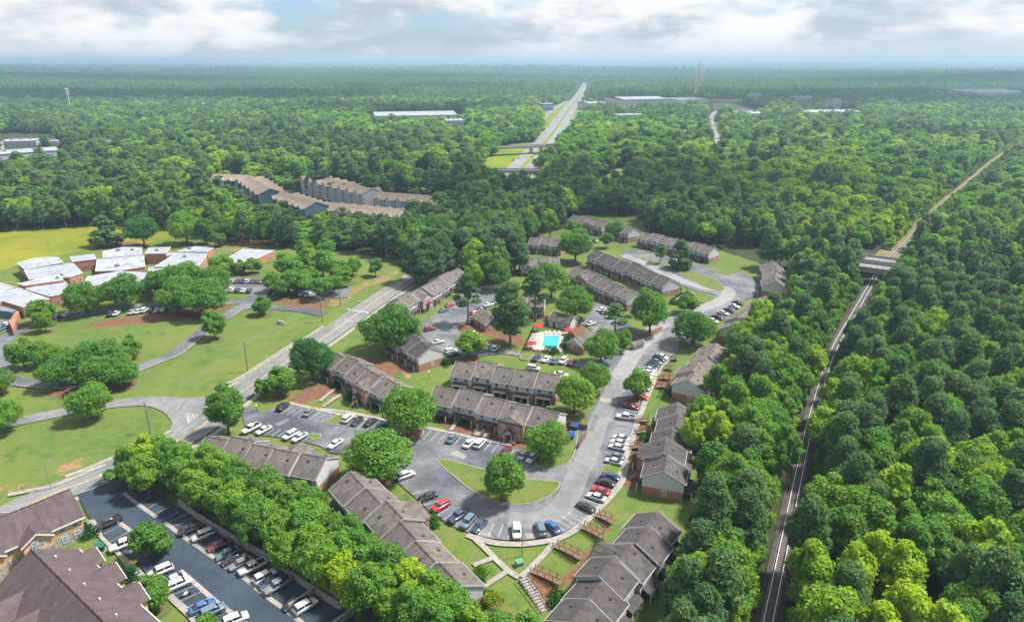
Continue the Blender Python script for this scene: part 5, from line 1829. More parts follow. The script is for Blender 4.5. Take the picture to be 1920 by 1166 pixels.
# ------------------------------------------------------------------ courtyard apartments, lower left
def big_apartment(label, p0, p1, W, eave, ridge, gables_f, gables_b, hip=0.0, lower='stone', detail=True):
    """long gabled block; local -y is the side with cross gables gables_f = [(x, halfwidth, projection)]"""
    d = p1 - p0
    L = d.length
    ang = math.atan2(d.y, d.x)
    o = thing('apartment_house', label, 'apartments', (p0.x, p0.y, 0), ang, 'courtyard apartment houses')
    b = W / 2
    m = MB(); m.box(0, L, -b, b, 0, eave * .5); m.build('stone_base', lower, o)
    m = MB(); m.box(-.05, L + .05, -b - .05, b + .05, eave * .5, eave); m.build('siding_wall', 'siding_tan', o)
    sl = (ridge - eave) / b
    m = MB()
    e, ex = .6, .5
    r0, r1 = (hip, L - hip)
    ev = eave - sl * e + .15
    roof_slab(m, [(-ex, -b - e, ev), (L + ex, -b - e, ev)], [(r0 - ex, 0, ridge + .15), (r1 + ex, 0, ridge + .15)], .2)
    roof_slab(m, [(L + ex, b + e, ev), (-ex, b + e, ev)], [(r1 + ex, 0, ridge + .15), (r0 - ex, 0, ridge + .15)], .2)
    if hip:
        for x, rx, s in ((-ex, r0 - ex, -1), (L + ex, r1 + ex, 1)):
            pts = [(x, -b - e, ev), (x, b + e, ev), (rx, 0, ridge + .15)]
            m.face(pts if s > 0 else pts[::-1])
    m.build('roof', 'shingle_brown', o)
    m = MB(); m.tube((r0 - ex, 0, ridge + .16), (r1 + ex, 0, ridge + .16), .16, n=6); m.build('ridge_cap', 'shingle_dark', o)
    if not hip:
        for x in (0, L):
            s = -1 if x == 0 else 1
            m = MB()
            x0, x1 = sorted((x + s * .05, x - s * .15))
            m.loft([[(x0, -b, eave), (x0, b, eave), (x0, 0, ridge)], [(x1, -b, eave), (x1, b, eave), (x1, 0, ridge)]])
            m.build('gable', 'siding_tan', o)
    m = MB()
    for s in (-1, 1):
        y0, y1 = sorted((s * (b + e + .01), s * (b + e + .16)))
        m.box(-ex, L + ex, y0, y1, ev - .22, ev + .02)
    m.build('gutter', 'trim_white', o)
    for gl, s in ((gables_f, -1), (gables_b, 1)):
        for gx, hw, pr in gl:
            yb, yf = s * (b - .5), s * (b + pr)
            y0, y1 = sorted((yb, yf))
            m = MB(); m.box(gx - hw, gx + hw, y0, y1, 0, eave * .5 - .02); m.build('bay_base', lower, o)
            m = MB(); m.box(gx - hw, gx + hw, y0 - .03, y1 + .03, eave * .5 - .02, eave - .02); m.build('bay_wall', 'siding_tan', o)
            gz = eave + hw * sl * .85
            m = MB()
            m.loft([[(gx - hw, yf + s * .04, eave - .05), (gx + hw, yf + s * .04, eave - .05), (gx, yf + s * .04, gz - .1)], [(gx - hw, yf - s * .3, eave - .05), (gx + hw, yf - s * .3, eave - .05), (gx, yf - s * .3, gz - .1)]])
            m.build('bay_gable', 'siding_tan', o)
            yr = s * max(0.3, b - (gz - eave) / sl)      # where the little ridge meets the main slope
            yo = yf + s * .5
            m = MB()
            for t_ in (-1, 1):
                lo = [(gx + t_ * (hw + .45), yo, eave - .25), (gx + t_ * (hw + .45), s * (b + .1), eave - .25)]
                hi = [(gx, yo, gz + .08), (gx, yr, gz + .08)]
                if t_ * s < 0:
                    lo, hi = lo[::-1], hi[::-1]
                roof_slab(m, lo, hi, .14)
            rf = m.build('bay_roof', 'shingle_brown', o)
            m = MB()
            for t_ in (-1, 1):
                a_ = Vector((gx + t_ * (hw + .47), yo + s * .02, eave - .27)); c_ = Vector((gx, yo + s * .02, gz + .07))
                m.face([a_, c_, c_ - Vector((0, 0, .32)), a_ - Vector((0, 0, .32))])
                m.face([a_ + Vector((0, s * .1, 0)), c_ + Vector((0, s * .1, 0)), c_ + Vector((0, s * .1, -.32)), a_ + Vector((0, s * .1, -.32))][::-1])
                m.face([a_ + Vector((0, s * .1, .01)), a_ + Vector((0, 0, .01)), c_ + Vector((0, 0, .01)), c_ + Vector((0, s * .1, .01))])
            m.build('rake_board', 'trim_white', rf)
            rz = 0 if s < 0 else math.pi
            for zz_ in (eave * .5 + .9, .9):
                for t_ in (-.55, .55):
                    add_window(o, gx + t_, yf + s * .05, zz_, rz, .95, 1.45, 'glass_pale')
    # windows and balconies on the main walls
    for s in (-1, 1):
        gl = gables_f if s < 0 else gables_b
        x = 1.6
        while x < L - 1.2:
            if all(abs(x - q[0]) > q[1] + 1.0 for q in gl):
                for zz_ in (eave * .5 + .9, .9):
                    add_window(o, x, s * (b + .06), zz_, 0 if s < 0 else math.pi, 1.0, 1.45, 'glass_pale')
            x += 2.3
    for i in range(5):
        x = L * (i + .6) / 5.4
        for yy, in ((b * .35,),):
            m = MB()
            zz_ = ridge - sl * yy + .1
            m.tube((x, yy, zz_ - .1), (x, yy, zz_ + .45), .12, n=8)
            m.tube((x, yy, zz_ + .45), (x, yy, zz_ + .55), .2, .1, n=8)
            m.build('roof_vent', 'trim_white', o)
    return o


pb = g('O', 600, -2, 9.2)
pa = pb - (pb - g('O', 0, 240, 9.2)).normalized() * 26
XA = big_apartment('tan sided apartment house with brown roof and balconies by the road', pa, pb, 10.6, 5.4, 9.2, [((pb - pa).length - 8.6, 2.5, 1.7), ((pb - pa).length - 16.8, 2.5, 1.7)],
                   [((pb - pa).length - 13, 3.2, 2.0)])
pc, pd = g('O', 285, 530, 10.2), g('O', 1010, 1250, 10.2)
lc = (pd - pc).length
XB = big_apartment('larger brown roofed apartment house with three roof bays', pc, pd, 13.4, 5.8, 10.2, [(6.5, 3.2, 2.6), (13.5, 3.2, 2.6), (22, 3.2, 2.6)], [(4.2, 2.6, 1.6), (11.8, 3.0, 1.8), (20.5, 3.0, 1.8)], hip=0.0)
# balcony stack on the road-side house
bl = thing('balcony_stack', 'two timber balconies with white posts between the gabled bays', 'balcony', tuple(g('O', 540, 470)) + (0,), math.atan2((pb - pa).y, (pb - pa).x))
for z in (2.75,):
    m = MB(); m.box(-2.2, 2.2, -1.3, 1.3, z, z + .18); m.build('deck', 'wood_brown', bl)
m = MB()
for i in range(15):
    m.box(-2.15 + i * .3, -2.09 + i * .3, -1.27, -1.21, 2.93, 3.9)
m.box(-2.2, 2.2, -1.3, -1.2, 3.9, 3.98)
m.build('railing', 'trim_white', bl)
for x in (-2.1, -.2, 2.1):
    m = MB(); m.box(x - .1, x + .1, -1.3, -1.1, 0, 5.4); m.build('post', 'trim_white', bl)
m = MB(); m.box(-2.1, 2.1, 1.32, 1.4, 0.05, 2.4); m.build('sliding_door', 'glass_dark', bl)

# ------------------------------------------------------------------ apartment blocks behind the wood
def mid_block(label, p0, p1, W, eave, ridge, n, wall='siding_blue'):
    d = p1 - p0
    L = d.length
    ang = math.atan2(d.y, d.x)
    o = thing('apartment_block', label, 'apartments', (p0.x, p0.y, 0), ang, 'tan roofed apartment blocks')
    b = W / 2
    m = MB(); m.box(0, L, -b, b, 0, eave); m.build('wall', wall, o)
    sl = (ridge - eave) / b
    m = MB()
    for s in (-1, 1):
        pl = [(-.4, s * (b + .5), eave - .2), (L + .4, s * (b + .5), eave - .2)]
        ph = [(-.4, 0, ridge), (L + .4, 0, ridge)]
        roof_slab(m, pl[::-s], ph[::-s], .2)
    m.build('roof', 'shingle_tan', o)
    for x in (0, L):
        s = -1 if x == 0 else 1
        m = MB(); x0, x1 = sorted((x + s * .04, x - s * .2))
        m.loft([[(x0, -b, eave - .1), (x0, b, eave - .1), (x0, 0, ridge - .2)], [(x1, -b, eave - .1), (x1, b, eave - .1), (x1, 0, ridge - .2)]])
        m.build('gable', wall, o)
    for i in range(n):
        gx = L * (i + .5) / n
        hw = L / n * .24
        for s in (-1, 1):
            yf = s * (b + 1.3)
            y0, y1 = sorted((s * (b - .3), yf))
            m = MB(); m.box(gx - hw, gx + hw, y0, y1, 0, eave + .02); m.build('bay_wall', 'siding_pale' if i % 2 else wall, o)
            gz = eave + hw * .9
            m = MB()
            m.loft([[(gx - hw, yf + s * .03, eave), (gx + hw, yf + s * .03, eave), (gx, yf + s * .03, gz)], [(gx - hw, yf - s * .3, eave), (gx + hw, yf - s * .3, eave), (gx, yf - s * .3, gz)]])
            m.build('bay_gable', 'siding_white', o)
            yr = s * max(.3, b - (gz - eave) / sl)
            m = MB()
            for t_ in (-1, 1):
                lo = [(gx + t_ * (hw + .4), yf + s * .4, eave - .2), (gx + t_ * (hw + .4), s * (b + .1), eave - .2)]
                hi = [(gx, yf + s * .4, gz + .15), (gx, yr, gz + .15)]
                if t_ * s < 0:
                    lo, hi = lo[::-1], hi[::-1]
                roof_slab(m, lo, hi, .14)
            m.build('bay_roof', 'shingle_tan', o)
            if s < 0:
                for fl in range(int(eave // 3)):
                    add_window(o, gx, yf - .03, .9 + fl * 3.0, 0, 1.3, 1.6, 'glass_pale')
        for fl in range(int(eave // 3)):
            for t_ in (-.38, .68):
                add_window(o, gx + t_ * L / n, -b - .02, .9 + fl * 3.0, 0, 1.3, 1.6, 'glass_dark')
    return o


ml = lambda x0, y0, x1, y1, z: (g('L', x0, y0, z), g('L', x1, y1, z))
mid_block('blue tan roofed block farthest up the row behind the wood', *ml(95, 183, 335, 193, 14.5), 15, 11, 14.5, 4)
mid_block('tall blue apartment block with a receding dark front', *ml(345, 195, 505, 292, 15.5), 16, 12, 15.5, 5)
mid_block('blue apartment block with many little roof gables in a row', *ml(600, 312, 850, 392, 15.0), 16, 11.5, 15.0, 6)
mid_block('low pale apartment block nearest the townhouse trees', *ml(940, 395, 1490, 445, 12.0), 15, 8.5, 12.0, 6, 'siding_pale')
mid_block('tan roofed block in the second row with broken ridge', *ml(800, 182, 1270, 292, 14.0), 16, 10.5, 14.0, 8, 'siding_pale')
mid_block('tan roofed block at the end of the second row by the road', *ml(1320, 318, 1790, 352, 12.5), 15, 9, 12.5, 6, 'siding_pale')


# ------------------------------------------------------------------ far sheds, stores and factories
def shed(label, l, x0, y0, x1, y1, depth, hgt, wall='siding_pale', cat='warehouse', n=6):
    """the visible foot of the front wall, half way up it, from pixel to pixel; built backwards"""
    p0, p1 = g(l, x0, y0, 7 + hgt * .5), g(l, x1, y1, 7 + hgt * .5)      # on a rise of 7 m
    d = p1 - p0
    L = d.length
    z = terrain(p0.x, p0.y) + 7
    o = thing('warehouse', label, cat, (p0.x, p0.y, z), math.atan2(d.y, d.x), 'white roofed sheds in the distance')
    m = MB(); m.box(0, L, 0, depth, -9, hgt); m.build('wall', wall, o)
    m = MB()
    roof_slab(m, [(-.6, -.6, hgt), (L + .6, -.6, hgt)], [(-.6, depth / 2, hgt + depth * .03 + .3), (L + .6, depth / 2, hgt + depth * .03 + .3)], .3)
    roof_slab(m, [(L + .6, depth + .6, hgt), (-.6, depth + .6, hgt)], [(L + .6, depth / 2, hgt + depth * .03 + .3), (-.6, depth / 2, hgt + depth * .03 + .3)], .3)
    m.build('roof', 'membrane', o)
    for i in range(n):
        m = MB(); x = L * (i + .5) / n
        m.box(x - 1.8, x + 1.8, -.12, .02, 0, hgt * .55)
        m.build('loading_door', 'metal_grey', o)
    for i in range(3):
        m = MB(); x = L * (i + .7) / 3.5
        m.box(x - 1.5, x + 1.5, depth * .3, depth * .3 + 2.4, hgt, hgt + 2.4)
        m.build('rooftop_unit', 'metal_grey', o)
    return o



for a_, k_ in SHEDS:
    shed(*a_, **k_)
area_sheet('bare_field', [p for p in gs('V', [(1410, 645), (1700, 636), (1950, 640), (1950, 668), (1600, 660), (1450, 660)])], 'red_earth', 'road')
area_sheet('depot_yard', gs('T', [(-250, 800), (340, 790), (335, 850), (-250, 870)]), 'asphalt_pale', 'road')
area_sheet('store_lot', gs('T', [(1510, 690), (1745, 685), (1755, 725), (1505, 735)]), 'asphalt_pale', 'road')
area_sheet('store_apron', gs('U', [(150, 665), (690, 665), (690, 700), (560, 705), (300, 690)]), 'asphalt_pale', 'road')
area_sheet('factory_yard', gs('V', [(-60, 590), (260, 575), (470, 640), (300, 668), (200, 615), (-60, 605)]), 'asphalt_pale', 'road')

for i_, poly_ in enumerate(FIELDS):
    m = MB()
    m.sheet(smooth_line(poly_, 3, True), 0.0)
    m.v = [(x_, y_, terrain(x_, y_) + .8) for x_, y_, _ in m.v]
    tag(m.build('far_field', ('verge', 'meadow', 'red_earth', 'verge')[i_ % 4]), kind='structure')

# ------------------------------------------------------------------ highway
def ribbon(name, line, w, mat, z=0.3, lift=True):
    L, R_ = offset_line(line, w / 2), offset_line(line, -w / 2)
    m = MB()
    m.strip(L, R_, (lambda p: terrain(p[0], p[1]) + z) if lift else z)
    return tag(m.build(name, mat), kind='structure')


area_sheet('highway_verge', [p for p in CLEAR[1]], 'verge', 'bed')
area_sheet('ramp_verge', [p for p in CLEAR[2]], 'verge', 'bed')
area_sheet('ramp_verge', [p for p in CLEAR[3]], 'verge', 'bed')
ribbon('highway_lanes', smooth_line(gs('U', [(880, 1075), (920, 1010), (1000, 905), (1060, 850), (1110, 795), (1180, 715), (1255, 615), (1325, 530), (1355, 485), (1358, 462)]), 6), 13, 'asphalt_pale', .60)
ribbon('highway_lanes', smooth_line(gs('U', [(990, 1075), (1020, 1010), (1090, 915), (1150, 845), (1195, 785), (1240, 715), (1300, 615), (1345, 540), (1372, 490), (1375, 462)]), 6), 13, 'asphalt_pale', .64)
ribbon('frontage_road', smooth_line(gs('U', [(1110, 700), (1150, 650), (1200, 610), (1260, 570)]), 5), 9, 'asphalt_pale', .68)
ribbon('ramp_road', smooth_line(gs('U', [(480, 1040), (500, 1000), (520, 970), (560, 950)]), 5), 7, 'asphalt_pale', .72)
ribbon('ramp_road', smooth_line(gs('U', [(1500, 1100), (1560, 1070), (1600, 1040), (1615, 990), (1600, 965), (1540, 965)]), 5), 6, 'asphalt_pale', .76)
ribbon('ramp_road', smooth_line(gs('U', [(300, 965), (420, 968), (560, 966), (700, 962)]), 5), 8, 'asphalt_pale', .80)
ribbon('side_road', HWY2, 9, 'asphalt_pale', .66)
area_sheet('ramp_verge', gs('V', [(140, 690), (245, 690), (245, 740), (190, 780), (210, 850), (150, 860), (130, 780)]), 'verge', 'bed')


def overpass(label, a, b, w, z, piers):
    d = b - a
    L = d.length
    o = thing('overpass', label, 'bridge', (a.x, a.y, 0), math.atan2(d.y, d.x), 'highway overpasses')
    m = MB(); m.box(0, L, -w / 2, w / 2, z - 1.4, z); m.build('deck', 'concrete', o)
    m = MB(); m.box(0, L, -w / 2 + .5, w / 2 - .5, z, z + .02); m.build('roadway', 'asphalt_pale', o)
    for s in (-1, 1):
        m = MB(); y0, y1 = sorted((s * w / 2, s * (w / 2 - .45))); m.box(0, L, y0, y1, z + .021, z + 1.0); m.build('parapet', 'concrete', o)
    for x in piers:
        for y in (-w * .3, 0, w * .3):
            m = MB(); m.tube((x * L, y, -.5), (x * L, y, z - 1.4), .55, n=10); m.build('pier', 'concrete', o)
    return o


overpass('near overpass carrying a road across the highway', g('U', 790, 955, 8), g('U', 1130, 957, 8), 11, 8, (.28, .52, .78, .97))
overpass('far overpass with a green sign across the highway', g('U', 640, 838, 8.5), g('U', 1235, 812, 8.5), 12, 8.5, (.70, .80, .90))
sg = thing('highway_sign', 'green highway guide sign hung on the far overpass', 'road sign', tuple(g('U', 1168, 823, 8.5)) + (8.2,), math.radians(3))
m = MB(); m.box(-4.6, 4.6, -7.0, -6.8, -1.6, 3.2); m.build('panel', 'sign_green', sg)
m = MB()
for z0, z1 in ((1.6, 2.2), (.5, 1.1), (-.7, -.1)):
    m.box(-3.6, 2.4, -7.06, -7.0, z0, z1)
m.build('lettering', 'trim_white', sg)
m = MB()
for x in (-3, 3):
    m.box(x - .12, x + .12, -6.8, -5.9, -1.2, 2.4)
m.build('bracket', 'metal_grey', sg)
# twin bridges where the railway dips under the cross road
for off, lab in ((7.0, 'farther of the twin road bridges over the railway'), (-7.0, 'nearer of the twin road bridges over the railway')):
    a, b = g('', 1560, 484, 7), g('', 1740, 507, 7)
    n_ = Vector((-(b - a).y, (b - a).x)).normalized() * off
    o = overpass(lab, a + n_, b + n_, 10, 7, (.3, .7))
    o['group'] = 'twin road bridges'
    m = MB()
    L = (b - a).length
    for s in (-1, 1):
        for i in range(int(L / 2.5)):
            m.box(i * 2.5, i * 2.5 + .15, s * 5 - .12, s * 5 + .12, 8.0, 8.6)
        m.box(0, L, s * 5 - .06, s * 5 + .06, 8.5, 8.65)
    m.build('guard_rail', 'metal_grey', o)

# ------------------------------------------------------------------ railway
near_rail = [p for p in RAIL if p.y < 700]
tag(road('rail_ballast', RAIL[::6], 4.4, 'ballast', 'bed')[0], kind='structure')
rw = thing('railway_track', 'single railway track curving through the wood', 'railway', (RAIL[0].x, RAIL[0].y, 0))
ro = Vector((RAIL[0].x, RAIL[0].y))
loc = [p - ro for p in RAIL]
fine_l = smooth_line(loc, 3)
for s in (-1, 1):
    L_, R_ = offset_line(fine_l, s * .75 + .08), offset_line(fine_l, s * .75 - .08)
    m = MB()
    m.loft([[(a.x, a.y, .34), (a.x, a.y, .80), (b.x, b.y, .80), (b.x, b.y, .34)] for a, b in zip(L_, R_)])
    m.build('rail', 'steel_rail', rw)
tm = MB(); tm.box(-1.3, 1.3, -.12, .12, .18, .36)
tie = tm.mesh('tie', 'tie_wood')
acc, k, last = 0.0, 0, fine_l[0]
rest_ties = MB()
for a, b in zip(fine_l[:-1], fine_l[1:]):
    d = b - a
    L = d.length
    d = d / L
    while acc < L:
        c = a + d * acc
        ang = math.atan2(d.y, d.x) + H2
        wy = (c + ro).y
        if wy > 88 and k < 290:
            put('tie', tie, rw, (c.x, c.y, 0), ang)
            k += 1
        elif wy > 88 and wy < 700:
            ca, sa = math.cos(ang), math.sin(ang)
            rest_ties.prism([(c.x + x * ca - y * sa, c.y + x * sa + y * ca) for x, y in ((-1.3, -.12), (1.3, -.12), (1.3, .12), (-1.3, .12))], .18, .36)
        acc += .62
    acc -= L
tag(rest_ties.build('far_tie_run', 'tie_wood', rw), kind='stuff')
area_sheet('rail_cutting', [p for p in offset_line([q for q in RAIL if q.y > 330], 8)] + [p for p in offset_line([q for q in RAIL if q.y > 330], -8)][::-1], 'red_earth', 'bed')


# ------------------------------------------------------------------ masts and towers
def lattice(label, p, z, h, name='cell_mast', cat='mast', dishes=True, w=1.6, mat='metal_grey', solid=False):
    o = thing(name, label, cat, (p[0], p[1], z))
    m = MB()
    if solid:
        m.tube((0, 0, 0), (0, 0, h), w * .8, w * .4, n=10)
    else:
        legs = [(math.cos(a) * w, math.sin(a) * w) for a in (0.5, 2.6, 4.7)]
        for i in range(3):
            m.tube(legs[i] + (0,), (legs[i][0] * .4, legs[i][1] * .4, h), .22, .18, n=5)
        n = 12
        for j in range(n):
            z0, z1 = h * j / n, h * (j + 1) / n
            k0, k1 = 1 - .6 * j / n, 1 - .6 * (j + 1) / n
            for i in range(3):
                q = (i + 1) % 3
                m.tube((legs[i][0] * k0, legs[i][1] * k0, z0), (legs[q][0] * k1, legs[q][1] * k1, z1), .1, n=4)
    m.build('shaft', mat, o)
    if dishes:
        for i, zz_ in enumerate((h - .8, h - 5.5, h - 10)):
            m = MB()
            for a in range(9):
                t_ = a * 2 * math.pi / 9
                m.box(math.cos(t_) * 2.6 - .3, math.cos(t_) * 2.6 + .3, math.sin(t_) * 2.6 - .3, math.sin(t_) * 2.6 + .3, zz_ - 1.2, zz_ + 1.2)
                m.tube((0, 0, zz_), (math.cos(t_) * 2.6, math.sin(t_) * 2.6, zz_), .12, n=4)
            m.build('antenna_ring', 'trim_white', o)
    return o


lattice('tall white cell mast with three antenna rings', g('T', 405, 655), 0, 50, w=1.4, solid=True, mat='trim_white')
lattice('shorter grey mast left of the tall cell mast', g('T', 183, 660), 0, 30, dishes=False, w=1.2)
lattice('thin lattice mast alone above the left wood', g('T', 1150, 655), 0, 24, dishes=True, w=1.0)
lattice('dark radio mast rising above the horizon', g('V', 78, 545), terrain(*g('V', 78, 545)), 98, name='radio_mast', dishes=False, w=3.0, mat='metal_dark')
lattice('white light pole above the ramp', g('L', 1253, 185), 0, 17, name='light_mast', dishes=False, w=.5, solid=True, mat='trim_white')
lattice('slim grey pole right of the highway', g('U', 1400, 700), 0, 22, name='light_mast', dishes=False, w=.5, solid=True)
lattice('white smokestack far off on the ridge', g('V', 988, 418), terrain(*g('V', 988, 418)), 75, name='smokestack', cat='chimney', dishes=False, w=9, solid=True, mat='trim_white')
p = g('U', 1430, 415)
wt = thing('water_tower', 'pale water tower with a round tank by the highway crest', 'water tower', (p.x, p.y, terrain(p.x, p.y)))
m = MB()
m.tube((0, 0, 0), (0, 0, 34), 4.5, 3.5, n=14)
m.build('column', 'siding_pale', wt)
rings_ = []
for z, r in ((32, 4), (36, 14), (41, 19), (46, 20), (51, 17), (55, 10), (57, 2)):
    rings_.append([(math.cos(a * math.pi / 9) * r, math.sin(a * math.pi / 9) * r, z) for a in range(18)])
m = MB(); m.loft(rings_); m.build('tank', 'siding_pale', wt, True)
# steam above the factory
sp = thing('steam_plume', 'pale plume of steam above the factory roof', 'steam', tuple(g('V', 65, 560)) + (14,))
smoke_m = bpy.data.materials.new('steam')
smoke_m.use_nodes = True
sn = smoke_m.node_tree.nodes
sn.remove(sn['Principled BSDF'])
pv_ = sn.new('ShaderNodeVolumePrincipled')
pv_.inputs['Color'].default_value = (.95, .96, 1, 1)
pv_.inputs['Density'].default_value = .05
smoke_m.node_tree.links.new(pv_.outputs[0], sn['Material Output'].inputs['Volume'])
MATS['steam'] = smoke_m
m = MB()
m.loft([[(math.cos(a * .7) * r + ox, math.sin(a * .7) * r, z) for a in range(9)] for z, r, ox in ((0, 3, 0), (12, 6, 1), (28, 9, 4), (44, 11, 10), (60, 9, 16), (72, 3, 22))])
m.build('plume', 'steam', sp, True)

# ------------------------------------------------------------------ vehicles
def ring_body(x, hw, zb, zt, r=.12):
    return [(x, -hw, zb), (x, -hw * 1.0, zt - r), (x, -hw + r, zt), (x, hw - r, zt), (x, hw, zt - r), (x, hw, zb), (x, hw * .8, zb - .06), (x, -hw * .8, zb - .06)]


def car_meshes(kind):
    P = {}
    if kind == 'sedan':
        body = [(2.36, .70, .36, .58), (2.28, .84, .28, .70), (1.9, .90, .26, .78), (1.2, .92, .26, .92), (.9, .92, .26, .95), (-1.4, .92, .26, .97), (-1.9, .91, .28, .98), (-2.28, .86, .32, .92), (-2.38, .74, .40, .72)]
        cab = [(1.15, .80, .92, .95), (.42, .70, .92, 1.40), (-.75, .70, .92, 1.43), (-1.72, .78, .92, .99)]
        roof = (.45, -.80, .66, 1.40)
        wh, wx, wr = .92, (1.42, -1.38), .33
    elif kind == 'suv':
        body = [(2.34, .72, .42, .78), (2.24, .88, .34, .92), (1.6, .95, .32, 1.02), (1.15, .96, .32, 1.08), (-1.6, .96, .32, 1.10), (-2.2, .95, .34, 1.08), (-2.36, .88, .42, .96)]
        cab = [(1.25, .84, 1.05, 1.09), (.55, .76, 1.05, 1.66), (-1.6, .77, 1.05, 1.70), (-2.2, .84, 1.05, 1.15)]
        roof = (.6, -1.75, .73, 1.67)
        wh, wx, wr = .96, (1.45, -1.40), .37
    else:
        body = [(2.75, .76, .50, .85), (2.66, .92, .40, 1.0), (1.6, .98, .38, 1.08), (1.1, .99, .38, 1.12), (-.95, .99, .38, 1.12), (-1.0, .99, .38, 1.12), (-2.7, .98, .42, 1.10), (-2.8, .94, .48, 1.02)]
        cab = [(1.2, .86, 1.1, 1.13), (.6, .78, 1.1, 1.80), (-.7, .78, 1.1, 1.82), (-.98, .86, 1.1, 1.18)]
        roof = (.62, -.78, .74, 1.80)
        wh, wx, wr = 1.0, (1.85, -1.75), .41
    m = MB(); m.loft([ring_body(*s) for s in body])
    P['body'] = m.mesh('body', 'car_paint', True)
    m = MB()
    m.loft([[(x, -hw - (.08 if zt - zb > .2 else .04), zb), (x, -hw, zt - .05), (x, -hw + .12, zt), (x, hw - .12, zt), (x, hw, zt - .05), (x, hw + (.08 if zt - zb > .2 else .04), zb)] for x, hw, zb, zt in cab])
    P['window_band'] = m.mesh('window_band', 'glass_dark')
    x0, x1, hw, zt = roof
    m = MB()
    m.loft([[(x, -hw, z - .03), (x, -hw + .1, z + .05), (x, hw - .1, z + .05), (x, hw, z - .03)] for x, z in ((x0 + .12, zt - .06), (x0 - .15, zt), (x1 + .2, zt + .02), (x1 - .08, zt - .03))])
    for s in (-1, 1):   # door pillars
        for px_ in ((x0 + x1) / 2,):
            m.loft([[(px_ - .06, s * (hw + .03), zt - .02), (px_ + .06, s * (hw + .03), zt - .02), (px_ + .06, s * (hw + .13), body[3][3]), (px_ - .06, s * (hw + .13), body[3][3])],
                    [(px_ - .06, s * (hw + .06), zt - .02), (px_ + .06, s * (hw + .06), zt - .02), (px_ + .06, s * (hw + .16), body[3][3]), (px_ - .06, s * (hw + .16), body[3][3])]])
    P['roof'] = m.mesh('roof', 'car_paint')
    if kind == 'pickup':
        m = MB(); m.box(-2.62, -1.08, -.80, .80, 1.121, 1.135)
        P['cargo_bed'] = m.mesh('cargo_bed', 'dark_inside')
        m = MB()
        for s in (-1, 1):
            y0, y1 = sorted((s * .82, s * .97)); m.box(-2.7, -1.0, y0, y1, 1.10, 1.28)
        m.box(-2.78, -2.66, -.95, .95, 1.0, 1.28)
        P['bed_rail'] = m.mesh('bed_rail', 'car_paint')
    m = MB()
    m.tube((0, -.11, 0), (0, .11, 0), wr, n=14)
    P['_wheel'] = m.mesh('wheel', 'tyre')
    m = MB()
    m.tube((0, .10, 0), (0, .125, 0), wr * .62, n=10)
    m.tube((0, -.10, 0), (0, -.125, 0), wr * .62, n=10)
    P['_rim'] = m.mesh('rim', 'wheel_alloy')
    m = MB(); m.box(-.06, .06, -.2, .2, -.08, .08)
    P['_head'] = m.mesh('headlight', 'lamp_clear')
    P['_tail'] = m.mesh('taillight', 'lamp_red')
    P['_fix'] = (wh, wx, wr, body)
    return P


CAR = {k: car_meshes(k) for k in ('sedan', 'suv', 'pickup')}
PAINT = {'white': (.62, .62, .63), 'silver': (.46, .47, .49), 'grey': (.17, .18, .20), 'black': (.018, .018, .022), 'navy': (.025, .05, .11), 'blue': (.035, .11, .30), 'slate': (.10, .16, .22),
         'red': (.50, .02, .025), 'maroon': (.17, .015, .035), 'green': (.09, .16, .15), 'pearl': (.54, .54, .52)}
CW = {'suv': 'SUV', 'sedan': 'car', 'pickup': 'pickup truck'}


def car(p, ang, kind, paint, where, z=None):
    P = CAR[kind]
    o = thing('parked_car' if kind != 'pickup' else 'pickup_truck', '%s %s %s' % ({'pearl': 'cream white', 'navy': 'dark blue', 'slate': 'blue grey', 'green': 'grey green'}.get(paint, paint), CW[kind], where), 'car' if kind != 'pickup' else 'pickup',
              (p[0], p[1], (zl if z is None else z) + .012), ang, 'cars ' + where)
    c = PAINT[paint] + (1,)
    put('body', P['body'], o, color=c)
    put('window_band', P['window_band'], o)
    put('roof', P['roof'], o, color=c)
    for k in ('cargo_bed', 'bed_rail'):
        if k in P:
            put(k, P[k], o, color=c)
    wh, wx, wr, body = P['_fix']
    for x in wx:
        for s in (-1, 1):
            w_ = put('wheel', P['_wheel'], o, (x, s * (wh - .09), wr))
            put('rim', P['_rim'], w_)
    for s in (-1, 1):
        put('headlight', P['_head'], o, (body[1][0] - .02, s * body[1][1] * .74, body[1][3] - .12))
        put('taillight', P['_tail'], o, (body[-2][0] + .0, s * body[-2][1] * .76, body[-2][3] - .12))
    return o


def cars(l, d, lst, where, z=None):
    """d: pixel pair along a car of the row; lst: (x, y, paint, kind[, flip])"""
    a, b = g(l, d[0], d[1]), g(l, d[2], d[3])
    ang = math.atan2(b.y - a.y, b.x - a.x)
    for x, y, paint, kind, *fl in lst:
        p = g(l, x, y, .7)
        car(p, ang + (math.pi if fl and fl[0] else 0) + tree_rnd.uniform(-.03, .03), kind, paint, where, z)


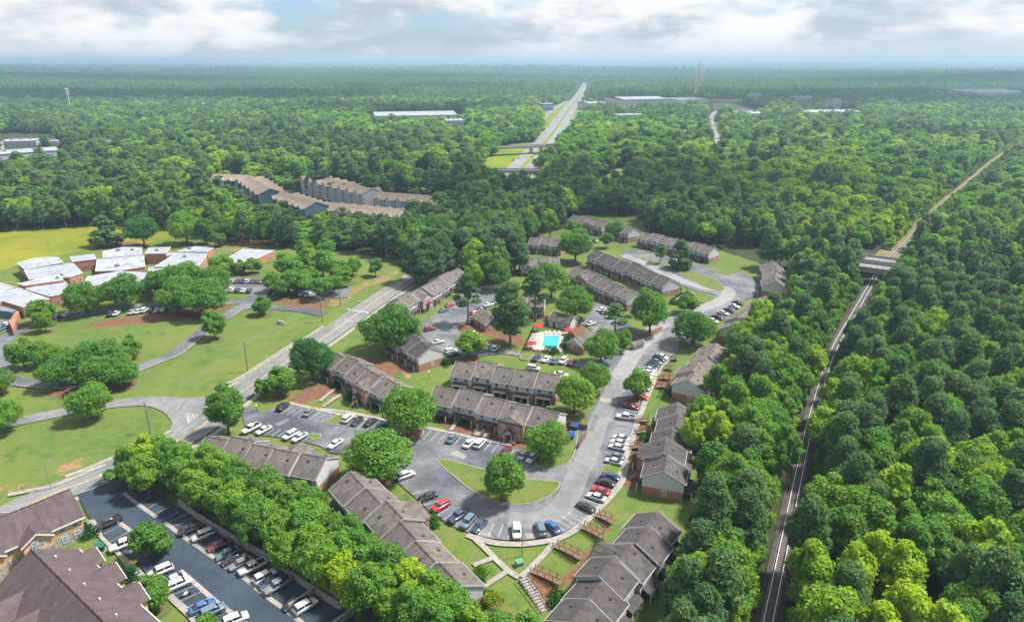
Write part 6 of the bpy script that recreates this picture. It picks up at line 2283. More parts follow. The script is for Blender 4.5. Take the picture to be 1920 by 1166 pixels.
S_, U_, K_ = 'sedan', 'suv', 'pickup'
cars('C', (1600, 435, 1690, 360), [(1075, 297, 'black', U_), (1305, 343, 'grey', S_), (1645, 398, 'white', U_), (1722, 422, 'black', S_, 1)], 'below the sunken lawns')
cars('A', (415, 795, 495, 735), [(365, 738, 'black', S_), (452, 768, 'navy', U_)], 'beside the island tree below the lawns')
cars('C', (1480, 650, 1595, 582), [(797, 487, 'white', K_, 1), (908, 497, 'pearl', S_, 1), (1143, 543, 'white', U_, 1), (1222, 560, 'silver', S_, 1), (1535, 618, 'white', S_, 1)], 'behind the dark roofed row by the belt')
cars('A', (1125, 925, 1185, 865), [(952, 855, 'slate', S_), (1075, 890, 'white', S_), (1152, 892, 'white', U_), (1338, 945, 'maroon', S_), (1466, 972, 'silver', S_), (1527, 992, 'pearl', S_, 1)], 'in front of the white sided row')
cars('D', (690, 322, 795, 282), [(745, 302, 'black', S_, 1), (592, 155, 'white', U_)], 'at the start of the curved bays')
cars('D', (780, 400, 885, 340), [(835, 367, 'red', U_, 1)], 'in the curved bays')
cars('D', (905, 475, 1010, 405), [(958, 437, 'navy', K_, 1)], 'in the curved bays')
cars('D', (985, 515, 1060, 440), [(1023, 476, 'slate', U_, 1), (1102, 502, 'navy', S_, 1)], 'in the curved bays')
cars('D', (1362, 595, 1357, 490), [(1360, 542, 'white', U_, 1)], 'alone in its bay by the lamp post')
cars('D', (1540, 575, 1510, 480), [(1527, 527, 'slate', U_)], 'at the foot of the curve')
cars('D', (1650, 550, 1575, 470), [(1612, 512, 'blue', S_)], 'at the foot of the curve')
cars('E', (785, 402, 672, 348), [(730, 374, 'black', S_)], 'on the curve below the grass island')
cars('E', (860, 325, 745, 285), [(804, 304, 'white', S_), (834, 261, 'red', S_)], 'on the curve below the grass island')
cars('E', (985, 75, 868, 45), [(868, 203, 'black', S_), (900, 162, 'navy', S_), (925, 58, 'silver', S_), (938, 22, 'slate', S_)], 'along the mulch bank')
cars('B', (660, 940, 550, 912), [(605, 918, 'white', S_), (616, 884, 'white', S_), (630, 852, 'silver', S_)], 'in the bays below the dark row')
cars('B', (600, 695, 730, 712), [(664, 703, 'white', K_, 1)], 'across the bays by the footpath')
cars('B', (650, 610, 755, 635), [(706, 624, 'maroon', S_)], 'next to the small mulch island')
cars('B', (740, 545, 805, 558), [(775, 555, 'red', S_)], 'under the young island tree')
cars('B', (865, 285, 945, 312), [(795, 487, 'green', S_), (796, 459, 'red', S_), (803, 432, 'pearl', S_), (810, 406, 'white', S_), (828, 382, 'white', S_), (838, 359, 'silver', S_), (850, 340, 'navy', S_), (868, 322, 'black', S_), (884, 302, 'slate', S_),
                                 (905, 283, 'black', U_), (925, 266, 'white', S_)], 'in the packed bays along the lane')
cars('A', (1605, 302, 1655, 258), [(1560, 274, 'navy', S_), (1628, 282, 'white', S_, 1), (1690, 294, 'green', S_), (1752, 295, 'white', U_, 1), (1813, 306, 'maroon', S_)], 'below the pool')
cars('A', (1605, 302, 1655, 258), [(1262, 207, 'pearl', U_), (1215, 195, 'white', S_)], 'beside the bright corner tree')
cars('A', (1640, 395, 1760, 412), [(1735, 393, 'white', S_), (1535, 350, 'white', U_)], 'behind the back porch row')
cars('I', (80, 378, 185, 352), [(65, 408, 'red', U_), (75, 440, 'red', S_), (40, 472, 'silver', S_), (28, 503, 'navy', S_), (132, 362, 'black', S_), (213, 313, 'white', S_), (285, 292, 'grey', S_)], 'by the leasing office')
cars('A', (750, 72, 830, 56), [(790, 67, 'maroon', U_), (850, 160, 'silver', S_), (940, 227, 'white', U_), (962, 245, 'navy', S_)], 'in the west bays')
cars('I', (0, 640, 100, 620), [(50, 630, 'navy', S_), (90, 660, 'red', S_)], 'behind the leasing office')
cars('R', (1620, 515, 1700, 490), [(1700, 472, 'red', S_), (1660, 507, 'slate', S_)], 'in front of the row along the main road')
cars('I', (1320, 545, 1430, 508), [(1490, 362, 'white', S_), (1520, 385, 'black', S_), (1550, 400, 'silver', S_), (1370, 522, 'pearl', S_)], 'in the middle car park')
cars('H', (935, 702, 1020, 722), [(978, 712, 'black', S_), (945, 742, 'white', S_), (898, 777, 'navy', S_), (842, 804, 'white', S_), (793, 841, 'black', S_), (750, 873, 'pearl', S_)], 'in the upper bays')
cars('H', (395, 720, 480, 675), [(440, 697, 'white', U_), (478, 662, 'white', S_)], 'behind the hedge')
cars('P', (1160, 280, 1200, 255), [(1180, 267, 'maroon', S_), (1205, 273, 'black', S_), (1228, 277, 'pearl', S_)], 'by the topmost row')
sch = ['white', 'silver', 'maroon', 'navy', 'silver', 'black', 'maroon', 'white', 'navy', 'grey']
kd_ = [S_, U_, S_, S_, U_, S_, S_, S_, U_, S_]
cars('K', (940, 655, 985, 600), [(935 + i * 60, 628, sch[i], kd_[i]) for i in range(8)], 'in the back row of the school car park', za)
cars('K', (950, 760, 1010, 700), [(985, 730, 'white', U_), (1056, 734, 'black', S_), (1124, 736, 'white', S_), (1200, 738, 'navy', S_)], 'in the short row by the school clump', za)
cars('R', (620, 402, 668, 368), [(410, 378, 'navy', S_), (452, 379, 'grey', S_), (492, 376, 'white', S_), (588, 382, 'black', S_), (640, 386, 'white', U_), (682, 393, 'white', S_), (758, 399, 'white', S_)], 'under the car park trees', za)
cars('R', (555, 320, 600, 295), [(565, 308, 'black', S_), (665, 312, 'white', S_), (730, 318, 'silver', S_)], 'in the shaded school row', za)
cars('S', (1010, 800, 1070, 755), [(950, 790, 'silver', S_), (995, 785, 'white', S_), (1040, 777, 'white', U_), (1092, 772, 'navy', S_), (1135, 775, 'silver', S_), (1182, 768, 'white', S_), (800, 802, 'navy', S_), (840, 798, 'white', S_)], 'in front of the school', za)
cars('S', (385, 835, 445, 812), [(415, 826, 'navy', S_), (490, 806, 'white', S_)], 'on the school drive by the brick pier', za)
cars('S', (0, 910, 70, 880), [(45, 880, 'white', S_), (25, 900, 'navy', S_), (0, 915, 'slate', S_)], 'in the school side lot', za)
cars('F', (1380, 585, 1520, 525), [(1355, 512, 'black', U_, 1), (1450, 552, 'silver', U_, 1), (1565, 618, 'maroon', S_, 1), (1625, 680, 'green', S_, 1), (1668, 718, 'black', S_, 1), (1718, 752, 'grey', S_, 1), (1802, 782, 'silver', K_, 1)], 'along the stone wall', za)
cars('G', (690, 880, 820, 810), [(752, 847, 'white', U_), (790, 880, 'navy', S_, 1), (838, 912, 'grey', K_, 1), (965, 1030, 'black', S_, 1), (1040, 1058, 'silver', U_)], 'farther down the stone wall', za)
cars('F', (700, 500, 830, 440), [(770, 468, 'black', K_, 1)], 'beside the tan apartment house', za)
cars('F', (1080, 835, 1215, 780), [(885, 618, 'white', K_, 1), (1148, 808, 'white', U_, 1), (1240, 868, 'silver', S_, 1), (1278, 900, 'white', U_)], 'by the courtyard kerb trees', za)
cars('F', (1370, 1095, 1525, 1025), [(1447, 1058, 'blue', S_), (1518, 1092, 'slate', U_)], 'at the courtyard walk', za)
cars('F', (1600, 1185, 1730, 1130), [(1680, 1155, 'white', U_)], 'at the far end of the courtyard lot', za)
# traffic on the highway and the store lot, dots in the photo
hr = random.Random(8)
for i in range(16):
    t_ = hr.random()
    ln = HWY
    k = int((.12 + t_ * .62) * (len(ln) - 2))
    a, b = ln[k], ln[k + 1]
    s = hr.choice((-1, 1))
    n_ = Vector((-(b - a).y, (b - a).x)).normalized()
    q = a + n_ * (s * -12.5 + hr.uniform(-3, 3))
    car(q, math.atan2((b - a).y, (b - a).x) + (math.pi if s < 0 else 0), hr.choice((S_, U_)), hr.choice(('white', 'black', 'silver', 'grey')), 'driving on the highway', terrain(q.x, q.y) + .36)
for i in range(22):
    q = g('T', 1530 + (i % 11) * 20, 700 + (i // 11) * 14)
    car(q, 1.4, hr.choice((S_, U_)), hr.choice(('white', 'black', 'silver', 'red', 'navy')), 'in the lot among the far trees', LAYER['road'])

# ------------------------------------------------------------------ painted markings
segs = []


def stalls(l, a, b, n, dx, dy):
    """n bays along the kerb line a-b, each line running (dx, dy) pixels from it"""
    for i in range(n + 1):
        x, y = a[0] + (b[0] - a[0]) * i / n, a[1] + (b[1] - a[1]) * i / n
        segs.append((g(l, x, y), g(l, x + dx, y + dy)))


stalls('C', (1150, 300), (1500, 370), 7, -90, 62)
stalls('C', (860, 545), (1330, 590), 8, 80, -60)
stalls('A', (160, 690), (500, 770), 6, -55, 60)
stalls('A', (800, 800), (1290, 895), 9, -55, 65)
stalls('A', (1400, 940), (1540, 1000), 3, -50, 60)
stalls('D', (640, 290), (760, 405), 3, 105, -35)
stalls('D', (770, 410), (900, 490), 3, 90, -58)
stalls('D', (940, 500), (1040, 548), 2, 68, -75)
stalls('D', (1100, 570), (1300, 590), 3, 35, -85)
stalls('D', (1390, 595), (1480, 590), 1, 5, -92)
stalls('E', (400, 590), (500, 572), 2, -28, -80)
stalls('E', (540, 560), (700, 480), 4, -95, -55)
stalls('E', (720, 460), (890, 300), 5, -110, -45)
stalls('E', (900, 280), (985, 170), 3, -110, -25)
stalls('B', (600, 1040), (720, 740), 10, -112, -22)
stalls('B', (735, 720), (775, 640), 3, -105, -15)
stalls('B', (815, 500), (1000, 255), 15, -75, -25)
stalls('B', (1000, 250), (1060, 180), 5, -75, -22)
stalls('A', (1545, 250), (1870, 285), 6, -50, 50)
stalls('A', (1240, 195), (1440, 235), 4, -55, 45)
stalls('R', (1500, 640), (1700, 480), 6, 75, 15)
stalls('P', (360, 640), (500, 620), 4, 25, 45)
stalls('P', (1230, 760), (1420, 850), 5, -50, 30)
stalls('P', (1120, 880), (1300, 945), 4, 45, -35)
stalls('H', (850, 470), (1130, 510), 9, -40, 32)
stalls('H', (1150, 560), (1100, 640), 4, -90, -20)
stalls('H', (1020, 690), (770, 890), 8, -70, -18)
stalls('H', (540, 345), (840, 465), 8, 50, -30 + 50)
stalls('H', (80, 245), (400, 300), 8, 30, 30)
stalls('B', (620, 240), (720, 265), 3, 60, -60)
dashes(lot, segs, MARKZ, w=.17)
segs = []
stalls('F', (1340, 400), (1900, 770), 13, -150, 70)
stalls('F', (1000, 320), (1160, 450), 3, 110, -60)
stalls('F', (690, 500), (950, 740), 5, 140, -70)
stalls('F', (1080, 850), (1500, 1200), 8, 150, -65)
dashes(apt_lot, [(a, b) for a, b in segs], za + .03, w=.12)
# main road: centre line, stop bars, crossing
segs = []
for a, b in zip(MAIN_C[:-1], MAIN_C[1:]):
    n_ = Vector((-(b - a).y, (b - a).x)).normalized()
    for s in (-.12, .12):
        segs.append((a + n_ * s, b + n_ * s, .1))
dashes(main_road, segs, zl + .02, 'paint_yellow')
segs = []
for i in range(9):
    x, y = 958 + i * 18, 498 + i * 2.6
    segs.append((g('R', x, y), g('R', x + 14, y + 14), .55))
segs += [(g('R', 1030, 445), g('R', 1120, 452), .6), (g('R', 950, 583), g('R', 1005, 590), .6), (g('M', 1330, 950), g('M', 1500, 845), .18)]
for i in range(5):
    segs.append((g('M', 1345 + i * 22, 850 - i * 4), g('M', 1360 + i * 22, 900 - i * 14), .25))
segs += [(g('M', 1350, 830), g('M', 1460, 845), .25), (g('M', 1350, 830), g('M', 1365, 900), .25), (g('C', 640, 110), g('C', 930, -30), .14)]
segs += [(g('F', 720, 115), g('F', 750, 148), .6), (g('F', 270, 292), g('F', 440, 205), .14), (g('F', 560, 245), g('F', 800, 170), .14)]
dashes(main_road, segs, zl + .026, 'paint_white', name='painted_marking')
dashes(lot, [(g('I', 1720, 915), g('I', 1745, 935), .25), (g('I', 1745, 935), g('I', 1760, 915), .25), (g('I', 1720, 915), g('I', 1760, 915), .25)], MARKZ + .01)

# ------------------------------------------------------------------ swimming pool
pc_ = [g('I', 835, 655), g('I', 1022, 660), g('I', 1000, 800), g('I', 812, 782)]
pd_ = [g('I', 745, 620), g('I', 1110, 628), g('I', 1040, 850), g('I', 640, 815)]
deck = MB(); deck.prism(pd_, .05, .30)
tag(deck.build('pool_terrace', 'pool_deck'), kind='structure')
cen = sum(pc_, Vector((0, 0))) / 4
pool = thing('swimming_pool', 'rectangular turquoise pool with pale coping', 'pool', (cen.x, cen.y, 0))
m = MB(); m.prism([p - cen for p in pc_], .301, .34); m.build('water', 'pool_water', pool)
kerb([p - cen for p in pc_], .55, .06, .302, 'trim_white', pool, True, name='coping')
fen = thing('pool_fence', 'dark iron fence with mulch round the pool terrace', 'fence', (cen.x, cen.y, 0))
fl = [g('I', 720, 590), g('I', 1160, 600), g('I', 1080, 880), g('I', 600, 845), g('I', 720, 590)]
for a, b in zip(fl[:-1], fl[1:]):
    a, b = a - cen, b - cen
    L = (b - a).length
    ang = math.atan2((b - a).y, (b - a).x)
    n = int(L / 2.4)
    for i in range(n):
        m_ = UNIT_CACHE.get('fencepanel')
        if not m_:
            f_ = MB()
            for q in range(12):
                f_.box(q * .2, q * .2 + .03, -.015, .015, .1, 1.35)
            f_.box(0, 2.4, -.025, .025, .15, .2)
            f_.box(0, 2.4, -.025, .025, 1.3, 1.36)
            pst = MB(); pst.box(-.05, .05, -.05, .05, 0, 1.5)
            m_ = UNIT_CACHE['fencepanel'] = (f_.mesh('fence_panel', 'metal_dark'), pst.mesh('post', 'metal_dark'))
        q = a + (b - a) * i / n
        o = put('fence_panel', m_[0], fen, (q.x, q.y, .1), ang)
        o.scale = (L / n / 2.4, 1, 1)
        put('post', m_[1], fen, (q.x, q.y, .1))


def parasol(p, label):
    o = thing('parasol', label, 'parasol', (p.x, p.y, .3), 0, 'red pool parasols')
    m = MB(); m.tube((0, 0, 0), (0, 0, 2.6), .04, n=6); m.build('pole', 'metal_grey', o)
    m = MB()
    rim = [(math.cos(i * math.pi / 4) * 1.75, math.sin(i * math.pi / 4) * 1.75, 2.05) for i in range(8)]
    for i in range(8):
        m.face([rim[i], rim[(i + 1) % 8], (0, 0, 2.75)])
        a_, b_ = rim[i], rim[(i + 1) % 8]
        m.face([(a_[0], a_[1], 1.85), (b_[0], b_[1], 1.85), b_, a_])
    m.build('canopy', 'red_fabric', o)
    m = MB(); m.tube((0, 0, 0), (0, 0, .12), .35, n=10); m.build('base', 'metal_dark', o)


parasol(g('I', 772, 605, .3), 'red parasol at the corner of the pool terrace by the mulch')
parasol(g('I', 1115, 645, .3), 'red parasol beside the white pool house')
parasol(g('I', 700, 795, .3), 'red parasol beside the loungers below the fence corner')


def lounger(p, ang):
    k = 'lounger'
    if k not in UNIT_CACHE:
        a, b, c = MB(), MB(), MB()
        a.box(-.95, .45, -.32, .32, .34, .42)
        roof_slab(b, [(.45, -.32, .42), (.45, .32, .42)], [(1.05, -.32, .85), (1.05, .32, .85)], .07)
        c.box(-.04, .04, -.04, .04, 0, .34)
        UNIT_CACHE[k] = (a.mesh('seat', 'trim_white'), b.mesh('backrest', 'trim_white'), c.mesh('leg', 'metal_grey'))
    M = UNIT_CACHE[k]
    o = thing('sun_lounger', 'white sun lounger on the pool terrace', 'lounger', (p.x, p.y, .3), ang, 'sun loungers round the pool')
    put('seat', M[0], o); put('backrest', M[1], o)
    for x in (-.85, .35):
        for y in (-.27, .27):
            put('leg', M[2], o, (x, y, 0))


for i in range(6):
    lounger(g('I', 742 - i * 12, 660 + i * 22), math.radians(178))
for x, y in ((740, 822), (790, 828), (840, 830), (885, 600 + 235), (860, 640), (900, 640), (960, 642), (1010, 642)):
    lounger(g('I', x, y), math.radians(85))


# ------------------------------------------------------------------ shrubs
def shrub_mesh(seed, flat):
    rng = np.random.default_rng(seed)
    C = rng.normal(size=(12, 3)) * np.array([.5, .5, .25]) + np.array([0, 0, .55])
    Rr = rng.uniform(.4, .6, 12)
    cen_, nor, cid = clump_points(C, Rr, flat, 60, rng, -.9)
    nor = nor + rng.normal(size=nor.shape) * .4
    nor /= np.linalg.norm(nor, axis=1)[:, None]
    return leaf_mesh('foliage', cen_, nor, .2 * rng.uniform(.7, 1.3, len(cid)), rng.uniform(.2, .8, len(cid)), 'leaf_shrub', .8, blob_core(.5, .62, .45, seed), seed)


SHRUB = [shrub_mesh(200 + i, .85) for i in range(3)]
stem = trunk_mesh('stem', 9, .6, .05, .9, 4, .3, .2, .2)
sr = random.Random(21)


def shrub(p, r, tint, label, group=None, h=None):
    o = thing('shrub', label, 'shrub', (p[0], p[1], .05), sr.uniform(0, 6), group)
    o.scale = (r, r, h or r)
    put('stem', stem, o)
    put('foliage', sr.choice(SHRUB), o, color=(tint, 0, 0, 1))


for l, x, y, r, t_, lab in (('D', 1165, 1045, 2.0, .95, 'round yellow green shrub below the gable end'), ('D', 1140, 1000, 1.5, .9, 'yellow shrub touching the larger yellow shrub'), ('D', 1100, 850, 1.6, .75, 'bright shrub at the row corner'),
                            ('D', 1100, 880, 1.2, .6, 'small bright shrub at the row corner'), ('I', 945, 850, 1.9, .45, 'round clipped shrub by the pool fence'), ('A', 905, 320, 1.7, .15, 'dark shrub by the brick gable end'),
                            ('H', 430, 600, 1.6, .15, 'dark round shrub by the gable of the dark roofed row'), ('E', 830, 645, 1.2, .5, 'green shrub by the second footbridge'), ('E', 520, 1040, 1.5, .6, 'bright shrub below the stair'),
                            ('E', 530, 990, 1.2, .3, 'dark shrub below the stair'), ('B', 985, 545, 1.8, .2, 'dark shrub by the grey gable'), ('B', 790, 870, 1.4, .45, 'shrub in the mulch by the dark row'),
                            ('B', 745, 1010, 1.4, .35, 'shrub in the mulch by the front gable'), ('D', 780, 500, 1.6, .5, 'green shrub at the corner of the front gable'), ('F', 925, 840, 1.5, .1, 'dark clipped hedge by the courtyard door'),
                            ('F', 945, 905, 1.0, .05, 'small dark shrub by the bay'), ('F', 975, 885, .9, .1, 'small dark shrub beside the bay shrub')):
    shrub(g(l, x, y), r, t_, lab)
for l, pts, lab in (('A', ((880, 715), (920, 722), (955, 730), (1040, 745), (1070, 755), (1260, 800)), 'dark clipped shrub in front of the white sided row'),
                    ('A', ((220, 560), (240, 575), (330, 600), (360, 615), (410, 630), (440, 640), (470, 650)), 'dark clipped shrub in front of the brick gable row'),
                    ('H', ((130, 225), (160, 235), (590, 340), (640, 350), (690, 355)), 'dark shrub in front of the row facing the island'),
                    ('R', ((1500, 520), (1620, 440), (1660, 420), (1700, 400)), 'green shrub before the row along the main road'),
                    ('P', ((1120, 590), (1160, 610), (1330, 690), (1350, 720)), 'dark shrub before the brick porch gable'),
                    ('H', ((390, 720), (400, 695), (430, 665), (470, 645), (520, 640), (560, 660)), 'clipped hedge shrub round the white vehicles'),
                    ('I', ((1080, 760), (1100, 720), (1110, 690), (1150, 670), (1070, 790)), 'loose shrub on the bank beside the pool'),
                    ('C', ((1660, 215), (1690, 225), (1530, 120), (1550, 135)), 'shrub by the porch of the brick gable row'),
                    ('F', ((490, 570), (560, 550), (600, 545), (640, 560), (610, 530)), 'low shrub at the foot of the tan wall')):
    for x, y in pts:
        shrub(g(l, x, y), sr.uniform(1.0, 1.6), sr.uniform(.05, .35), lab, lab)


# ------------------------------------------------------------------ footbridges and stairs by the dark row
def footbridge(l, x0, y0, x1, y1, label, z0=.35, z1=1.2, w=1.5):
    a, b = g(l, x0, y0), g(l, x1, y1)
    d = b - a
    L = d.length
    o = thing('footbridge', label, 'footbridge', (a.x, a.y, 0), math.atan2(d.y, d.x), 'wooden walkways to the doors')
    n = max(4, int(L / .55))
    pm = UNIT_CACHE.get('plank')
    if not pm:
        q = MB(); q.box(-.25, .25, -.78, .78, -.06, 0); pm = UNIT_CACHE['plank'] = q.mesh('plank', 'wood_brown')
        q = MB(); q.box(-.06, .06, -.06, .06, -1.2, 1.0); UNIT_CACHE['bpost'] = q.mesh('post', 'wood_brown')
    zf = lambda t_: z0 + (z1 - z0) * t_ + .25 * math.sin(math.pi * t_)
    for i in range(n):
        t_ = (i + .5) / n
        put('plank', pm, o, (t_ * L, 0, zf(t_)))
    for s in (-1, 1):
        m = MB()
        rg = []
        for h0, h1 in ((.92, 1.02), (.5, .58), (-.22, -.02)):
            m.loft([[(t_ * L, s * .8 - .05, zf(t_) + h0), (t_ * L, s * .8 - .05, zf(t_) + h1), (t_ * L, s * .8 + .05, zf(t_) + h1), (t_ * L, s * .8 + .05, zf(t_) + h0)] for t_ in [k / 8 for k in range(9)]])
        m.build('handrail', 'wood_brown', o)
        for k in range(int(L / 1.8) + 1):
            t_ = min(1, k * 1.8 / L)
            put('post', UNIT_CACHE['bpost'], o, (t_ * L, s * .8, zf(t_)))
    return o


footbridge('E', 365, 815, 560, 925, 'wooden footbridge nearest the stair, with plank deck')
footbridge('E', 520, 640, 700, 750, 'wooden footbridge between two square lawns')
footbridge('E', 705, 510, 850, 605, 'wooden footbridge to the gabled doors')
footbridge('E', 808, 430, 920, 500, 'short footbridge at the top of the bank')
for i, (y0, y1) in enumerate(((735, 745), (815, 825), (925, 935), (1065, 1080), (1140, 1150))):
    footbridge('B', 700 - i * 2 + (30 if i < 2 else 0), y0, 790 if i > 1 else 835, y1, 'plank walk over the mulch bank, %s' % ('beside the tall lawn', 'above the round shrub', 'at the middle door', 'at the front gable', 'by the leafy oak')[i], w=1.2)
for i, (x0, y0, x1, y1) in enumerate(((895, 425, 995, 440), (880, 485, 990, 505), (940, 355, 1010, 370), (985, 290, 1040, 300))):
    footbridge('B', x0, y0, x1, y1, 'brown stair walk below the grey gable row, %s' % ('over the mulch', 'next to the corner shrub', 'between two lawn strips', 'by the striped bays')[i])


def stair(l, x0, y0, x1, y1, n, label):
    a, b = g(l, x0, y0), g(l, x1, y1)
    d = b - a
    L = d.length
    o = thing('garden_stair', label, 'stair', (a.x, a.y, 0), math.atan2(d.y, d.x))
    for i in range(n):
        m = MB(); x = L * i / n
        m.box(x, x + L / n * .75, -.9, .9, 0, .75 - .6 * i / n)
        m.build('step', 'concrete', o)
    for s in (-1, 1):
        m = MB(); m.loft([[(x, s * 1.0 - .06, z), (x, s * 1.0 - .06, z + .12), (x, s * 1.0 + .06, z + .12), (x, s * 1.0 + .06, z)] for x, z in ((0, 1.5), (L, .9))])
        m.build('handrail', 'wood_brown', o)
        for k in range(6):
            m = MB(); x = L * k / 5; m.box(x - .05, x + .05, s * 1.0 - .05, s * 1.0 + .05, 0, 1.5 - .6 * k / 5); m.build('post', 'wood_brown', o)


stair('E', 300, 880, 455, 1095, 12, 'long garden stair with wooden rails down the mulch slope')
stair('A', 1130, 845, 1165, 785, 6, 'concrete steps beside the red mulch bed')
stair('A', 1195, 855, 1225, 795, 6, 'concrete steps on the other side of the red mulch bed')
stair('A', 1380, 900, 1400, 855, 5, 'short steps up to the brick porch gable')

# low timber edgings of the sunken lawns
for (l, x0, y0, x1, y1, lab) in (('C', 1430, 300, 1590, 205, 'low timber edging between the two sunken lawns'), ('C', 1630, 340, 1720, 265, 'low timber edging by the yellow slide'), ('A', 10, 640, 155, 555, 'low timber edging at the lawn by the dark tree'),
                                 ('A', 320, 690, 380, 640, 'short timber edging below the brick gable')):
    a, b = g(l, x0, y0), g(l, x1, y1)
    d = b - a
    o = thing('timber_edging', lab, 'edging', (a.x, a.y, 0), math.atan2(d.y, d.x), 'timber edgings of the sunken lawns')
    n = int(d.length / 1.2)
    for i in range(n):
        m = MB(); m.box(i * d.length / n, (i + .93) * d.length / n, -.15, .15, 0, .35 + .12 * (i % 2)); m.build('timber', 'wood_brown', o)
p = g('C', 1700, 275)
sl = thing('toy_slide', 'small yellow plastic slide on the sunken lawn', 'slide', (p.x, p.y, .05), math.radians(40))
m = MB(); roof_slab(m, [(-1.2, -.35, .15), (-1.2, .35, .15)][::-1], [(.5, -.35, 1.1), (.5, .35, 1.1)][::-1], .08); m.build('chute', 'yellow_plastic', sl)
m = MB(); m.box(.5, 1.0, -.35, .35, .95, 1.1)
for x in (.55, .95):
    for y in (-.32, .32):
        m.box(x - .04, x + .04, y - .04, y + .04, 0, .95)
m.build('platform', 'yellow_plastic', sl)

# ------------------------------------------------------------------ dumpsters in their pen
pen = thing('dumpster_pen', 'open wooden board pen round the blue dumpsters', 'enclosure', tuple(g('B', 280, 850)) + (0,), math.radians(-22))
for (x0, x1, y0, y1) in ((-3.2, -3.1, -5, 5), (3.1, 3.2, -5, 2.5), (-3.2, 3.2, 5, 5.1)):
    n = int(max(x1 - x0, y1 - y0) / .5)
    for i in range(n):
        m = MB()
        if x1 - x0 > 1:
            m.box(x0 + i * .5, x0 + i * .5 + .46, y0, y1, 0, 1.9 + .05 * (i % 3))
        else:
            m.box(x0, x1, y0 + i * .5, y0 + i * .5 + .46, 0, 1.9 + .05 * (i % 3))
        m.build('board', 'wood_brown', pen)
m = MB(); m.box(-3.1, 3.1, -5, 5, .0, .24); m.build('slab', 'asphalt_lot', pen)
for q, (x, y, lab) in enumerate(((295, 790, 'large blue dumpster at the back of the board pen'), (262, 860, 'smaller blue dumpster at the mouth of the board pen'))):
    o = thing('dumpster', lab, 'dumpster', tuple(g('B', x, y)) + (.25,), math.radians(-22), 'dumpsters')
    m = MB()
    m.loft([[(-1.0, -.9, .15), (1.0, -.9, .15), (1.0, .8, .15), (-1.0, .8, .15)], [(-1.1, -1.05, 1.35), (1.1, -1.05, 1.35), (1.1, 1.0, 1.6), (-1.1, 1.0, 1.6)]]); m.build('bin', 'blue_plastic', o)
    for s in (-1, 1):
        m = MB(); roof_slab(m, [(s * .55 - .52, -1.1, 1.42), (s * .55 + .52, -1.1, 1.42)], [(s * .55 - .52, 1.0, 1.68), (s * .55 + .52, 1.0, 1.68)], .06); m.build('lid', 'metal_dark' if s < 0 else 'blue_plastic', o)
    m = MB(); m.box(-1.25, -1.1, -.5, .5, .7, .95); m.box(1.1, 1.25, -.5, .5, .7, .95); m.build('fork_pocket', 'blue_plastic', o)

# ------------------------------------------------------------------ poles
WIRES = []


def utility_pole(l, x, y, h, label, arm=0.0, double=True):
    p = g(l, x, y)
    o = thing('utility_pole', label, 'utility pole', (p.x, p.y, 0), arm, 'utility poles')
    m = MB(); m.tube((0, 0, 0), (0, 0, h), .2, .13, n=8); m.build('pole', 'wood_pole', o)
    m = MB(); m.box(-1.2, 1.2, -.07, .07, h - .9, h - .72); m.build('crossarm', 'wood_pole', o)
    for s in (-1, 0, 1):
        m = MB(); m.tube((s * 1.05, 0, h - .72), (s * 1.05, 0, h - .45), .07, .05, n=6); m.build('insulator', 'metal_grey', o)
    m = MB(); m.tube((.32, 0, h - 2.6), (.32, 0, h - 1.6), .25, n=8); m.build('transformer', 'metal_grey', o)
    WIRES.append((p, h, arm))
    return o


aw = math.radians(-40)
utility_pole('M', 1085, 970, 9.5, 'utility pole on the lawn by the road flare', aw)
utility_pole('M', 1785, 525, 10.3, 'utility pole at the kerb of the main road', aw)
utility_pole('R', 785, 590, 10.6, 'utility pole at the school crossing', aw)
utility_pole('R', 915, 480, 7.5, 'utility pole on the bare earth bank', aw)
for i, ((p, h, a), (q, h2, _)) in enumerate(zip(WIRES[:-1], WIRES[1:])):
    for s in (-1, 0, 1):
        off = Vector((math.cos(a), math.sin(a))) * s * 1.05
        m = MB()
        pts = [Vector((p.x + off.x, p.y + off.y, h - .45)).lerp(Vector((q.x + off.x, q.y + off.y, h2 - .45)), t_ / 10) - Vector((0, 0, 1.4 * math.sin(math.pi * t_ / 10))) for t_ in range(11)]
        for u, v_ in zip(pts[:-1], pts[1:]):
            m.tube(u, v_, .03, n=4, cap=False)
        tag(m.build('power_line', 'metal_grey'), 'thin power line strung between the utility poles above the school lawn', 'power line', 'power lines above the school lawn')


def lamp_post(l, x, y, h, label, arm=0.0, mat='metal_grey'):
    p = g(l, x, y)
    o = thing('lamp_post', label, 'lamp post', (p.x, p.y, 0), arm, 'lamp posts')
    m = MB(); m.tube((0, 0, 0), (0, 0, h), .11, .07, n=8); m.build('pole', mat, o)
    m = MB(); m.tube((0, 0, h - .1), (1.1, 0, h + .15), .05, n=6); m.build('arm', mat, o)
    m = MB(); m.box(.9, 1.6, -.16, .16, h + .06, h + .22); m.build('lamp_head', mat, o)
    return o


